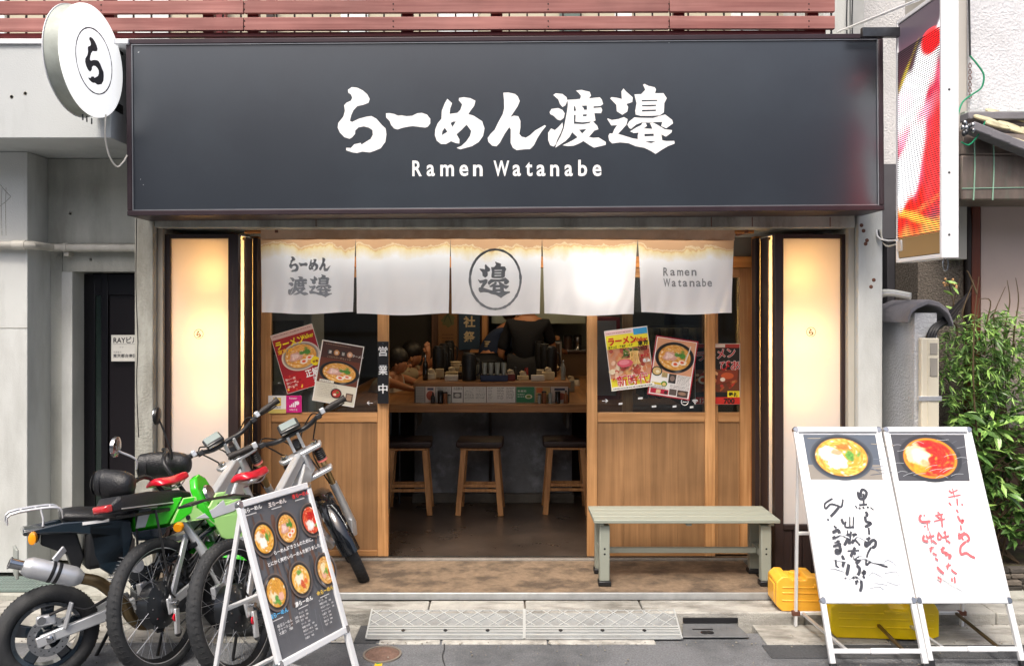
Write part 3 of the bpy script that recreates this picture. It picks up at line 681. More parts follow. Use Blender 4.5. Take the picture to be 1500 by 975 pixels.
# ================================================================ printed posters
TOP = {0: [(-.3, .12, .38, .34, 0, .12, .5, 'f6ead6', .25), (-.14, -.16, .3, .36, 0, .1, .3, 'fffaf0', .1), (-.12, .2, .18, .12, 0, .3, .4, 'c9a27a', .3), (.12, .44, .26, .16, .3, .25, .9, 'e8772c', .5), (.34, .12, .24, .2, 0, .35, 1.0, '5f9a3a', .8)],
       1: [(-.25, .05, .36, .3, .3, .1, .25, 'd9a392', .3), (-.27, .07, .22, .18, .3, .3, .5, 'efcfc4', .3), (.3, .22, .24, .18, 0, .3, 1., '4d8a34', .8), (.08, -.42, .2, .17, 0, .08, .05, 'f8efe4', .1), (.08, -.41, .11, .1, 0, .2, .1, 'e2571f', .3), (.42, -.26, .19, .15, 0, .08, .05, 'f8efe4', .1), (.42, -.25, .11, .09, 0, .2, .1, 'e4602a', .3)],
       2: [(-.2, -.28, .4, .3, 0, .15, .4, 'f6e4da', .2), (.08, .28, .44, .24, 0, .2, .8, 'c01c18', .7), (.36, -.05, .22, .26, 0, .2, .8, 'd83020', .6), (-.1, -.3, .2, .15, 0, .3, .5, 'fffaf4', .1), (.4, -.4, .14, .1, 0, .3, .8, '6f9a3c', .8)],
       4: [(-.1, .05, .42, .34, 0, .2, .5, 'f8ecd0', .2), (.0, .42, .24, .14, 0, .3, .9, '7aa244', .8), (.1, -.35, .2, .28, .4, .2, .6, 'd25a30', .5), (.42, -.2, .18, .14, 0, .15, .3, 'e8743a', .4)],
       5: [(-.3, -.15, .3, .4, 0, .2, .6, 'f2dfb8', .3), (.1, .3, .5, .3, .2, .2, .7, 'd99a34', .4), (.0, -.4, .34, .24, 0, .25, .9, '5c9a3c', .8), (.34, -.3, .26, .22, 0, .12, .2, 'eab49c', .2)],
       6: [(-.2, .2, .36, .26, .3, .2, .6, 'f4e0b4', .3), (.25, .2, .3, .24, 0, .2, .7, 'e8b85a', .4), (.3, -.3, .2, .3, .5, .15, .4, 'c8642c', .4), (-.3, -.25, .22, .18, 0, .1, .2, 'e6b09a', .2), (0, -.1, .2, .16, 0, .3, .9, '6fa03e', .8)]}
BR = {0: ('e39a2c', 'f8d068'), 1: ('dc9436', 'f4cf80'), 2: ('cf3a22', 'f08050'), 4: ('e8a838', 'fae092'), 5: ('d8922a', 'f2c860'), 6: ('d09040', 'f0cc84')}
def bowl(p, cx, cy, r, k=0, asp=.8, rim='3c3e44', n=1.0):
    """a printed photo of a bowl of noodles, ragged soft colours like a small print"""
    k = {3: 0}.get(k, k); b0, b1 = [lin(c) for c in BR[k]]; rm = lin(rim)
    def fn(x, y):
        d = math.hypot(x, y)
        g = nz(x * 2, y * 2, k + 9)
        if d > .985: return mixc(rm, (.25, .25, .26), .25)
        wall = mixc(rm, tuple(v * .35 for v in rm), sst(.97, .86, d)); hl = sst(.3, .75, nz(math.atan2(y, x) * 1.1, d * 2, k)) * sst(.8, .9, d)
        c = mixc(wall, (.55, .56, .58), hl * .7)
        if d < .84:
            s_ = math.sin(26 * (x * math.cos(g * 3) + y * math.sin(g * 3)) + 9 * nz(x * 2.4, y * 2.4, k)); f = mixc(b0, b1, max(0, s_) * .8)
            f = mixc(f, tuple(v * .55 for v in b0), sst(.15, .5, nz(x * 7, y * 7, k + 5)) * .6); f = mixc(f, (1, .93, .7), sst(.35, .6, nz(x * 11, y * 11, k + 7)))
            f = blobs(f, x, y, TOP[k], k); c = mixc(c, f, sst(.84, .80, d))
        return c
    m = 1.5 if n > 1 else 1
    p.polar(cx, cy, r, asp, fn, int(20 * m), int(38 * m))
def chili(p, cx, cy, r, asp=.8):
    def fn(x, y):
        d = math.hypot(x, y)
        if d > .985: return (.06, .06, .065)
        hl = sst(.3, .7, nz(math.atan2(y, x) * 1.2, d * 2, 3)) * sst(.8, .9, d); c = mixc((.035, .035, .04), (.5, .5, .52), hl * .7)
        if d < .86:
            s_ = math.sin(34 * (x * math.cos(nz(x * 2, y * 2) * 4) + y) + 12 * nz(x * 3, y * 3, 2)); f = mixc(lin('b81208'), lin('ee3a1a'), .5 + .5 * s_)
            f = mixc(f, lin('f08a2a'), sst(.2, .5, nz(x * 8, y * 8, 4))); f = mixc(f, lin('e8901c'), sst(.72, .8, d))
            f = blobs(f, x, y, [(-.42, -.3, .3, .3, 0, .3, .6, 'e89a20', .4), (-.38, .12, .34, .46, .2, .1, .3, 'eed6a0', .3), (-.3, .1, .22, .36, .2, .3, .4, 'fbf0d4', .2), (-.2, -.2, .14, .14, 0, .4, .5, 'd8b080', .3), (-.05, .55, .25, .1, 0, .3, .7, 'd01818', .4)], 2)
            c = mixc(c, f, sst(.86, .82, d))
        return c
    p.polar(cx, cy, r, asp, fn, 34, 60)
def poster_quad(corners, Y, name, lab, cat, draw, w=210, h=297, mat=None, group=None, edge='e8e4dc'):
    """a sheet hung at the door glass: its corners (photo px) give place, size and tilt"""
    P = [at(px, py, Y) for px, py in corners]                # TL, TR, BR, BL
    o = P[3]; ux = (P[2] - P[3] + P[1] - P[0]) / 2; uy = (P[0] - P[3] + P[1] - P[2]) / 2
    p = Print(1); sx, sy = ux.length / w, uy.length / h; d = ux.normalized(); u2 = (uy - d * uy.dot(d)).normalized()
    sk = uy.normalized().dot(d) / max(.2, uy.normalized().dot(u2))
    p.fn = lambda x, y: (x * sx + y * sy * sk * 0, y * sy)
    p.rect(0, 0, w, h, edge); draw(p)
    c = (P[0] + P[1] + P[2] + P[3]) / 4
    t = thing(name, lab, cat, c, group=group)
    dn = d.cross(u2)
    MB().prism([(0, 0), (ux.length, 0), (ux.length, uy.length), (0, uy.length)], o, d, u2, .0012).build('sheet', M('paper', 'e6e2d8', .6, var=.03), t, smooth=0)
    p.build('print', mat or inkm, t, o, d, u2)
    return t

def lines(p, x0, y0, x1, n, dy, col, w=1.6, rs=random.Random(3)):
    for i in range(n):
        x = x0
        while x < x1 - 3:
            l = rs.uniform(3, 12); p.rect(x, y0 - i * dy, min(x + l, x1), y0 - i * dy + w, col, same=True); x += l + rs.uniform(1, 3)

def d_mag1(p):
    p.rect(2, 2, 208, 295, 'a01c28'); p.rect(2, 270, 208, 295, 'd8b8b4'); lines(p, 10, 284, 200, 1, 6, '6a1020', 3)
    bowl(p, 114, 160, 94, 1, .74, 'd8cdbf', 2)
    p.rect(2, 2, 208, 88, 'b4141e')
    for i in range(12): p.ell(uni(10, 100), uni(8, 80), uni(2, 7), uni(2, 6), ['d84a3a', '8a0c14', 'e8b8a8', 'f0c040'][i % 4], n=8)
    p.text('ラーメン', 8, 222, 44, 'f2dc20', .03, sx=.82); p.text('Walker', 138, 236, 30, 'f2dc20', .02, sx=.7); p.text('東京23', 12, 196, 24, 'f4b81c', .03)
    p.text('正解', 112, 54, 40, 'f8f4f0', .03, sx=.85); p.text('渋い', 142, 22, 30, 'f8f4f0', .03, sx=.9); p.ell(176, 118, 22, 22, 'f4d818', n=16, jit=.1); p.text('特集', 162, 111, 14, '8a1010', .02)
    for i in range(3): p.text('旨い一杯', 10, 62 - i * 18, 13, 'f4e8e0', .01)
def d_mag2(p):
    p.rect(6, 4, 206, 292, '4a2c22'); p.rect(6, 4, 206, 96, 'd9d3c0'); lines(p, 20, 84, 110, 8, 8, '8c8674', 2); lines(p, 20, 280, 150, 1, 8, '8a6a58', 3)
    p.k += 1; p.rect(6, 96, 206, 215, '6a3420'); bowl(p, 110, 152, 100, 1, .56, '1c1d20', 2)
    for i, ch in enumerate('濃厚旨辛'): p.ell(48 + 33 * i, 246, 14, 14, ['3a3430', 'c88c50', '3a3430', 'd8a078'][i], n=18); p.text(ch, 40 + 33 * i, 239, 16, 'efe6d8', .01)
    p.text('ラーメン', 158, 238, 15, 'e9e2d6', .015); p.text('こだわりの一杯をどうぞ', 36, 218, 11, 'b89878')
    p.ell(112, 52, 27, 24, '3a1c1c', n=24); p.ell(112, 52, 21, 18, 'b23028', n=20, jit=.1); p.ell(106, 46, 8, 6, 'e8cdb8', n=10); p.ell(118, 58, 7, 5, '4d7a2c', n=10)
    p.rect(160, 22, 196, 62, '6a5548'); p.rect(166, 28, 190, 56, 'a88a70'); p.rect(20, 98, 92, 110, 'e8e2d2'); p.text('店主おすすめ', 24, 100, 9, '3a2c24')
def d_mag3(p):
    p.rect(3, 3, 207, 294, 'efe23c'); p.rect(3, 272, 207, 294, 'e8c8c8'); p.rect(140, 262, 207, 292, '3b9ad0'); lines(p, 10, 280, 130, 1, 6, '8a3a3a', 3)
    p.k += 1; p.rect(3, 60, 207, 206, 'd89a76')
    for i in range(70): p.ell(uni(12, 198), uni(66, 200), uni(6, 22), uni(4, 14), ['e8c0a0', 'c45a48', 'd98a5a', 'f0dcb8', 'b04a3a', 'e0b070'][i % 6], n=10, rot=uni(0, 3))
    for i in range(40): p.ell(uni(70, 150), uni(160, 200), uni(3, 9), uni(2, 6), ['4a6428', '7a8c3a', '34501e'][i % 3], n=7, rot=uni(0, 3))
    for i in range(14): p.stroke([(110 + i * 3, 185), (108 + i * 3 + uni(-4, 4), 150), (100 + i * 4, 118)], ['e8b058', 'f4d08a'][i % 2], 3)
    p.ell(80, 130, 38, 20, 'd85a68', n=18, jit=.1); p.ell(76, 134, 26, 12, 'e88a92', n=16)
    p.text('ラーメン', 8, 226, 42, 'c8141e', .045, sx=.85); p.text('Walker', 134, 228, 28, 'c8141e', .04, sx=.78)
    p.rect(3, 205, 207, 222, 'ece024'); p.text('東京23区・武蔵野・多摩', 8, 208, 14, '1a1a14', .02, sx=.78); p.text('東京', 152, 208, 26, '14140e', .04); p.text('2023', 150, 184, 25, '14140e', .03, sx=.9)
    p.text('新時代', 30, 24, 58, 'f8f0f0', .03, sx=.88); p.text('新時代', 30, 24, 58, 'cc1428', .008, sx=.88); p.rect(3, 3, 207, 20, 'f4f0e4'); lines(p, 8, 8, 200, 1, 6, '2a2a24', 5)
    p.text('最新麺', 158, 150, 16, 'c8142a', .03); p.text('名店', 166, 126, 18, 'f4f4f0', .05); p.text('激うま', 8, 50, 16, 'c81424', .03)
def d_sheet(p):
    p.rect(0, 0, 210, 297, 'a81a2c'); p.rect(6, 6, 204, 291, 'f0ece8'); p.rect(10, 118, 200, 288, 'dba07a'); bowl(p, 106, 200, 96, 1, .80, '151518', 2)
    p.stroke([(176, 268), (170, 230), (160, 190)], 'd8d4d0', 6); p.ell(30, 122, 26, 24, '2a2a2a', n=24); p.ell(30, 122, 21, 19, 'd8b878', n=18); p.ell(34, 120, 10, 8, 'f0e0c0', n=10)
    p.rect(56, 96, 84, 120, 'c8b078'); lines(p, 60, 114, 84, 4, 6, '5a4c34', 2); p.k += 1; p.rect(92, 72, 128, 118, '3a3634'); p.ell(110, 96, 12, 14, '8a7468', n=10)
    lines(p, 134, 112, 198, 8, 6, '7a7674', 2); p.k += 1; p.rect(14, 56, 64, 66, 'd8c04a'); p.ell(74, 64, 15, 14, '5a8a2c', n=14); p.ell(74, 62, 9, 9, 'e0c078', n=12); lines(p, 14, 50, 84, 3, 6, '7a7674', 2)
    p.k += 1; p.rect(12, 12, 100, 36, 'b0203a'); p.rect(40, 14, 62, 32, 'd8c09a'); p.ell(88, 23, 9, 9, '3a2420', n=12); p.rect(104, 14, 140, 44, '5a4e48'); p.rect(144, 10, 196, 44, '4a3a34'); p.ell(168, 28, 20, 8, '9a7a64', n=12); lines(p, 104, 62, 198, 3, 6, '7a7674', 2)
def d_mag4(p):
    p.rect(2, 2, 208, 295, '1d1a18'); p.rect(2, 276, 208, 295, 'a8302a'); p.rect(60, 278, 140, 293, 'd8d0c8'); p.rect(2, 60, 208, 170, '6a3a24')
    for i in range(40): p.ell(uni(10, 200), uni(66, 160), uni(6, 20), uni(4, 12), ['a8542c', 'c87a48', '7a3018', 'e0b080', 'b83a2a'][i % 5], n=9, rot=uni(0, 3))
    p.poly([(96, 96), (196, 122), (200, 176), (108, 160)], '8a3a24'); p.ell(150, 140, 30, 16, 'c8582c', n=14); p.ell(128, 122, 12, 10, 'f0e0cc', n=12)
    p.text('ラーメン', 6, 214, 52, 'f4efe8', .05, rot=.12, sx=.9); p.text('ラーメン', 6, 214, 52, 'b81a24', .02, rot=.12, sx=.9); p.text('ぴあ', 112, 172, 50, 'f4efe8', .05); p.text('ぴあ', 112, 172, 50, 'c01c24', .02)
    p.ell(36, 120, 22, 20, 'e8dcc4', n=18); p.ell(36, 120, 13, 11, 'c8481c', n=12); p.rect(150, 36, 206, 66, 'e8d428'); p.text('最新', 154, 40, 24, '1a1a14', .03); p.rect(2, 2, 208, 36, 'c02a22'); p.text('1200', 16, 8, 30, 'f0d8c8', .03); p.text('700', 132, 6, 34, '2a1210', .05)
YG = -.006
GR = 'ramen magazine pages hung in the door glass'
poster_quad([(396, 491), (456, 474), (483, 558), (421, 577)], YG, 'magazine_page', 'red ramen magazine cover with yellow title, tilted left in the left door', 'poster', d_mag1, group=GR)
poster_quad([(475, 497), (536, 508), (519, 596), (457, 586)], YG - .006, 'magazine_page', 'brown ramen magazine page tilted right, with a cream lower third, in the left door', 'poster', d_mag2, group=GR)
poster_quad([(884, 485), (948, 477), (958, 565), (896, 573)], YG, 'magazine_page', 'yellow ramen magazine cover dated 2023 in the right door', 'poster', d_mag3, group=GR)
poster_quad([(960, 490), (1022, 500), (1010, 586), (948, 577)], YG - .006, 'magazine_page', 'red bordered page with a large black ramen bowl photo in the right door', 'poster', d_sheet, group=GR)
poster_quad([(1018, 503), (1084, 503), (1084, 592), (1018, 592)], .036, 'magazine_page', 'dark ramen magazine cover with red title, partly behind the door stile at right', 'poster', d_mag4, group=GR)
def d_pay(p):
    p.rect(0, 0, 100, 100, 'e9e6e2'); p.rect(0, 0, 100, 24, 'd8c26a'); p.rect(28, 42, 72, 88, 'd9b845'); p.rect(38, 50, 62, 80, 'e9e0c0'); p.text('加盟店', 30, 28, 14, '6a6a68')
def d_pink(p):
    p.rect(0, 0, 100, 100, 'c8127a'); p.text('Rakuten', 20, 80, 15, 'f4e6ee', .01)
    for i in range(4): p.rect(22 + 11 * i, 32, 30 + 11 * i, 42 + 8 * i, 'f6e8f0')
    p.ell(72, 56, 12, 12, 'f6e8f0', n=18); p.text('つながる', 18, 12, 14, 'f4e6ee', .01)
poster_quad([(393, 579), (419, 579), (419, 605), (393, 605)], YG, 'payment_sticker', 'small pale yellow payment sticker low in the left door glass', 'sticker', d_pay, 100, 100)
poster_quad([(419, 579), (442, 579), (442, 604), (419, 604)], YG, 'payment_sticker', 'small magenta payment sticker with white bars low in the left door glass', 'sticker', d_pink, 100, 100)
def flatprint(name, lab, cat, px, py, Y, draw, mat=None, sc=1.0):
    p = Print(sc); draw(p); c = at(px, py, Y); return p.build(name, mat or inkm, None, c, (1, 0, 0), (0, 0, 1), org=c, label=lab, cat=cat)
arrow = lambda s: (lambda p: (p.stroke([(-.018 * s, 0), (.016 * s, .001)], 'e8e8e8', .006), p.stroke([(.004 * s, .012), (.018 * s, .001), (.004 * s, -.011)], 'e8e8e8', .006, sm=1)))
flatprint('arrow_sticker', 'small white left pointing arrow sticker on the left door glass', 'sticker', 542, 590, YG, arrow(-1))
flatprint('arrow_sticker', 'small white right pointing arrow sticker on the right door glass', 'sticker', 886, 587, YG, arrow(1))
def d_wifi(p):
    for r in (.008, .016, .025): p.ring(0, 0, r, r, .004, 'f0f0f0', 14, a0=45, a1=135)
    p.ell(0, .001, .003, .003, 'f0f0f0', n=8)
flatprint('wifi_sticker', 'white wireless waves sticker on the right door glass', 'sticker', 1018, 591, YG, d_wifi)
flatprint('round_sticker', 'white ringed round sticker below the red bordered page', 'sticker', 1003, 588, YG, lambda p: (p.ring(0, 0, .022, .022, .004, 'f0f0f0', 24), p.rect(-.015, -.004, .015, 0, 'f0f0f0')))
for i, (px, py, w, lb) in enumerate(((938, 583, .03, 'highest and longest'), (909, 591, .024, 'leftmost, by the arrow'), (958, 595, .028, 'rounded, in the middle'), (988, 595, .024, 'square, right of the middle one'), (1013, 596, .022, 'rightmost'))):
    flatprint('glass_sticker', 'tiny white sticker scrap low in the right door glass, ' + lb, 'sticker', px, py, YG, lambda p: p.poly([(-w / 2, -.007), (w / 2, -.004), (w / 2, .007), (-w / 2, .005)], 'dcdcda'))
# open sign on the door post
t = thing('open_sign', 'narrow black hanging board reading 営業中 in white on the door post', 'sign', at(561, 545, -.02))
a, b = at(553, 500, -.03), at(569, 591, -.03)
MB().box(a.x, b.x, -.03, -.012, b.z, a.z).build('board', black, t, bev=.002)
p = Print(1)
for i, ch in enumerate('営業中'):
    y = -.062 - .118 * i; p.fit(ch, -.029, .029, y - .030, y + .032, 'eeeeec', .018)
p.build('lettering', inkm, t, ((a.x + b.x) / 2, -.03, a.z), (1, 0, 0), (0, 0, 1))
MB().lathe([(.005, 0), (.004, .004)], ((a.x + b.x) / 2, -.03, a.z - .012), (0, -1, 0), 8).build('nail', steel, t)

# ================================================================ the big sign
YS = 4.35 - 5.07
za, zb_ = Zh(53, YS), Zh(312, YS); xl, xr = X(185, YS), X(1295, YS)
sg = thing('shop_sign', 'wide dark sign box over the entrance with white brush lettering らーめん渡邊 and Ramen Watanabe', 'sign', ((xl + xr) / 2, YS, (za + zb_) / 2), (0, -R(.42), 0), local=True)
hw, hh = (xr - xl) / 2, (za - zb_) / 2; D = .27; fw = .028
panel = M('sign_panel', '262c34', .32, var=.05, vs=1.2, coat=1, spec=.6, wear=.06, col2='2e363e', c2=.6, s2=1.1)
MB().box(-hw + fw, hw - fw, .012, .02, -hh + fw, hh - fw).build('face_panel', panel, sg, smooth=0)
MB().box(-hw, hw, 0, D, hh - fw, hh).build('top_frame', frameb, sg, bev=.004)
MB().box(-hw, hw, 0, D, -hh, -hh + fw).build('bottom_frame', frameb, sg, bev=.004)
for s in (-1, 1): MB().box(min(s * hw, s * (hw - fw)), max(s * hw, s * (hw - fw)), .001, D - .001, -hh + fw + .001, hh - fw - .001).build('side_frame', frameb, sg, bev=.004)
MB().box(-hw + fw, hw - fw, D - .01, D, -hh + fw, hh - fw).build('back_panel', black, sg)
for z, nm in ((hh - fw - .003, 1), (-hh + fw + .003, 1)): MB().box(-hw + fw, hw - fw, .004, .011, z - .0025, z + .0025).build('trim_strip', M('trim_metal', '85888c', .4, .6), sg)
for s in (-1, 1): MB().box(s * (hw - fw - .003) - .0025, s * (hw - fw - .003) + .0025, .004, .011, -hh + fw + .006, hh - fw - .006).build('trim_strip', M('trim_metal', '85888c', .4, .6), sg)
sc = 4.362 / FPX
def sf(x, y):                                                # photo px on the sign -> sign plane
    a = R(.42); u, v = (x - 740) * sc, (182.5 - y) * sc; return (u * math.cos(a) + v * math.sin(a), -u * math.sin(a) + v * math.cos(a))
wht = attr_mat('sign_white', .5, 0, .0, .02)
for nm, G in (('ra', RA), ('bar', BAR), ('me', ME), ('n', NN), ('wata', WATA), ('nabe', NABE)):
    p = Print(1); put_glyph(p, G, sf, 'f4f4f2'); p.build('brush_character', wht, sg, (0, .012, 0), (1, 0, 0), (0, 0, 1))
for ch, x0, x1, h in (('R',604,618,23),('a',625,637,17),('m',645,665,17),('e',673,686,17),('n',693,707,17),('W',723,746,23),('a',751,763,17),('t',770,780,21),('a',786,799,17),('n',806,819,17),('a',827,839,17),('b',847,860,24),('e',868,881,17)):
    p = Print(1); p.fn = sf; p.fit(ch, x0, x1, 257.5, 257.5 - h, 'f4f4f2', .02); p.f = [f[::-1] for f in p.f]; p.build('roman_letter', wht, sg, (0, .012, 0), (1, 0, 0), (0, 0, 1))
for px, py, r in ((203, 76, .005), (206, 262, .003), (210, 270, .003), (980, 150 - 88, .003)):
    p = Print(1); p.ell(*sf(px, py), r, r * .6, 'b8bcbc', n=8, rot=.7); p.build('scuff', inkm, sg, (0, .012, 0), (1, 0, 0), (0, 0, 1))

panel.node_tree.nodes['Principled BSDF'].inputs['Coat Roughness'].default_value = .22
# ================================================================ noren curtain
def noren():
    Y = -.30; x0, x1 = X(382, Y), X(1076, Y); ztop = Zh(336, Y); zs = Zh(352, Y); zb = Zh(463, Y)
    m = bpy.data.materials.new('curtain_cotton'); m.use_nodes = True; N = m.node_tree.nodes; L = m.node_tree.links
    N.remove(N['Principled BSDF']); d = N.new('ShaderNodeBsdfDiffuse'); t = N.new('ShaderNodeBsdfTranslucent'); mx = N.new('ShaderNodeMixShader'); mx.inputs[0].default_value = .42
    tc = N.new('ShaderNodeTexCoord'); sp = N.new('ShaderNodeSeparateXYZ'); L.new(tc.outputs['Generated'], sp.inputs[0])
    mp = N.new('ShaderNodeMapping'); mp.inputs['Scale'].default_value = (2.2, 1, 1.5); L.new(tc.outputs['Object'], mp.inputs[0])
    n1 = N.new('ShaderNodeTexNoise'); n1.inputs['Scale'].default_value = 2.4; n1.inputs['Detail'].default_value = 7; n1.inputs['Roughness'].default_value = .6; L.new(mp.outputs[0], n1.inputs[0])
    a = N.new('ShaderNodeMath'); a.operation = 'MULTIPLY_ADD'; a.inputs[1].default_value = .42; L.new(n1.outputs['Fac'], a.inputs[0]); L.new(sp.outputs['Z'], a.inputs[2])
    r = N.new('ShaderNodeValToRGB'); e = r.color_ramp.elements; e[0].position = .82; e[0].color = (*lin('f3f4f6'), 1); e[1].position = 1.02; e[1].color = (*lin('c7a07c'), 1)
    e2 = e.new(.955); e2.color = (*lin('e2cf9c'), 1); e3 = e.new(.97); e3.color = (*lin('d0a87c'), 1); e4 = e.new(.985); e4.color = (*lin('dfcba6'), 1)
    ad = N.new('ShaderNodeMath'); ad.operation = 'SUBTRACT'; ad.inputs[1].default_value = .13; L.new(a.outputs[0], ad.inputs[0])
    L.new(ad.outputs[0], r.inputs[0]); w = N.new('ShaderNodeTexNoise'); w.inputs['Scale'].default_value = 400; L.new(tc.outputs['Object'], w.inputs[0])
    b = N.new('ShaderNodeBump'); b.inputs['Strength'].default_value = .12; L.new(w.outputs['Fac'], b.inputs['Height']); L.new(b.outputs[0], d.inputs['Normal'])
    L.new(r.outputs[0], d.inputs[0]); L.new(r.outputs[0], t.inputs[0]); L.new(d.outputs[0], mx.inputs[1]); L.new(t.outputs[0], mx.inputs[2]); L.new(mx.outputs[0], N['Material Output'].inputs[0])
    nr = thing('noren_curtain', 'white split shop curtain with five panels, water stained along the top, over the doors', 'curtain', ((x0 + x1) / 2, Y, ztop))
    cuts = [(382, 521, 383, 517.5), (521, 660, 523, 657.5), (660, 794, 662, 790.5), (794, 934, 797.5, 928.5), (934, 1075, 940, 1072.5)]
    band = MB(); n = 120
    def dy(x, v): return .012 * math.sin(x * 9 + 1) * v + .007 * math.sin(x * 23 + 2) * v + .004 * math.sin(x * 47)* v
    g = []
    for j in range(3):
        for i in range(n + 1):
            x = x0 + (x1 - x0) * i / n; g.append((x, Y + .004 * math.sin(x * 31) * j / 2, ztop + (zs - ztop) * j / 2 + .008 * math.sin(3.1 * i / n + .3) * 1))
    band.add(g, [(j * (n + 1) + i, (j + 1) * (n + 1) + i, (j + 1) * (n + 1) + i + 1, j * (n + 1) + i + 1) for j in range(2) for i in range(n)])
    band.build('top_band', M('stained_hem', 'c9aa90', .9, var=.12, vs=9, col2='a98060', c2=.5, s2=5), nr, smooth=180)
    sag = [.010, .0, -.002, .0, .012]
    for k, (a0, a1, b0, b1) in enumerate(cuts):
        nx, nz = 44, 34; g = []; top0, top1, bt0, bt1 = [X(q, Y) for q in (a0, a1, b0, b1)]
        for j in range(nz + 1):
            v = j / nz
            for i in range(nx + 1):
                u = i / nx; xa = top0 + (bt0 - top0) * v ** .7; xb = top1 + (bt1 - top1) * v ** .7; x = xa + (xb - xa) * u
                edge = abs(2 * u - 1); yy = Y - .002 + dy(x, v) - .02 * v * math.sin(math.pi * u) * (.6 + .4 * math.sin(k * 2.1)) + .006 * v ** 3 * math.sin((u + v * .3) * 40 * (1 if u < .5 else -1)) * edge
                zz = zs + .004 + (zb - zs) * v + sag[k] * v + .006 * v * math.cos(2 * math.pi * u) + .008 * math.sin(3.1 * (x - x0) / (x1 - x0) + .3)
                g.append((x, yy, zz))
        mb = MB().add(g, [(j * (nx + 1) + i, (j + 1) * (nx + 1) + i, (j + 1) * (nx + 1) + i + 1, j * (nx + 1) + i + 1) for j in range(nz) for i in range(nx)])
        mb.build('curtain_panel', m, nr, smooth=180)
        # the print follows the cloth: every vertex of the ink is dropped on the same surface
        def drop(p):
            for q, (x, y, z) in enumerate(p.v):
                P = Vector((0, 0, 0)); px_, py_ = x, y
                xw, zw = X(px_, Y), Zh(py_, Y); v = max(0, min(1, (zw - zs) / (zb - zs)))
                xa = top0 + (bt0 - top0) * v ** .7; xb = top1 + (bt1 - top1) * v ** .7; u = (xw - xa) / (xb - xa); edge = abs(2 * u - 1)
                yy = Y - .002 + dy(xw, v) - .02 * v * math.sin(math.pi * u) * (.6 + .4 * math.sin(k * 2.1)) + .006 * v ** 3 * math.sin((u + v * .3) * 40 * (1 if u < .5 else -1)) * edge
                p.v[q] = (xw, zw, -(yy - .0035) + z)
            return p
        p = Print(1)
        if k == 0:
            o = (424, 376, .123); s1 = .1255
            for G in (RA, BAR, ME, NN): put_glyph(p, G, lambda x, y: (424 + (x - 495) * .2, 376 + (y - 128) * .235), '9a9c9e')
            for G, ox in ((WATA, 0), (NABE, 2)): put_glyph(p, G, lambda x, y: (422 + (x - 802) * .352 + ox * 0, 402 + (y - 123) * .33), '9a9c9e')
        if k == 2:
            put_glyph(p, NABE, lambda x, y: (700 + (x - 889) * .475, 383 + (y - 122) * .52), '8a8c8d')
            p.ring(725.5, 409, 37, 43.5, 3.4, '8a8c8d', 64, jit=.45)
        if k == 4:
            for ch, a_, b_ in zip('Ramen', (971, 981, 991, 1002, 1012), (978, 988, 1000, 1009, 1019)): p.fit(ch, a_, b_, 404, 404 - (12 if ch == 'R' else 8.5), '97999b', .02, same=True)
            for ch, a_, b_, h_ in zip('Watanabe', (971, 983, 992, 999, 1009, 1018, 1027, 1035), (981, 989, 997, 1006, 1016, 1025, 1033, 1042), (12, 8.5, 10.5, 8.5, 8.5, 8.5, 12, 8.5)): p.fit(ch, a_, b_, 420, 420 - h_, '97999b', .02, same=True)
            p.f = [f[::-1] for f in p.f]
        if p.v:
            drop(p)
            me = p.build('curtain_print', glowink, nr, (0, 0, 0), (1, 0, 0), (0, 0, 1), off=0)
    MB().tube([(x0 - .1, Y + .02, ztop - .012), (x1 + .12, Y + .02, ztop - .012)], .011, 10).build('rod', wd_jh, nr)
    for px in (405, 1094):
        MB().box(X(px, Y) - .01, X(px, Y) + .01, Y, -.1, ztop - .02, ztop + .004).build('bracket', rust, nr)
glowink = attr_mat('curtain_ink', .8, grain=.1)
noren()
# fluorescent tube and a bulb behind the curtain: their glow shows through the cloth and above its hem
t = thing('tube_light', 'lit fluorescent tube fixed under the lintel behind the shop curtain', 'lamp', (X(700, -.2), -.2, Zh(338, -.2)))
xx0, xx1 = X(420, -.2), X(1040, -.2); zz = Zh(339, -.2)
MB().tube([(xx0, -.2, zz), (xx1, -.2, zz)], .012, 10).build('tube', M('tube_glow', 'ffffff', .4, emit='e8f4ff', es=2.5), t)
MB().box(xx0 - .03, xx1 + .03, -.215, -.185, zz + .014, zz + .03).build('batten', white, t, bev=.002)
l = bpy.data.lights.new('tube_glow', 'AREA'); l.shape = 'RECTANGLE'; l.size = xx1 - xx0; l.size_y = .03; l.energy = 5; l.color = (1, .97, .9)
lo_ = bpy.data.objects.new('tube_glow', l); COL.objects.link(lo_); lo_.parent = t; lo_.rotation_euler = (-R(40), 0, 0); lo_.location = Vector(((xx0 + xx1) / 2, -.13, zz - .014)) - t.location
bp = at(872, 412, -.16)
t = thing('bulb_lamp', 'bright bulb glowing through the fourth curtain panel', 'lamp', bp)
MB().lathe([(.012, .06), (.014, .04), (.03, .015), (.034, 0), (.026, -.022), (.004, -.034)], bp, n=14).build('bulb', M('bulb_white', 'ffffff', .3, emit='fff6e8', es=8), t)
MB().lathe([(.014, .06), (.016, .1)], bp, n=10).build('socket', black, t)
MB().tube([bp + Vector((0, 0, .1)), (bp.x, bp.y + .06, Zh(340, -.1))], .003, 6).build('cord', black, t)
l = bpy.data.lights.new('bulb_glow', 'POINT'); l.energy = 1.7; l.color = (1, .95, .88); l.shadow_soft_size = .07
lo_ = bpy.data.objects.new('bulb_glow', l); COL.objects.link(lo_); lo_.parent = t; lo_.location = (0, -.02, 0)

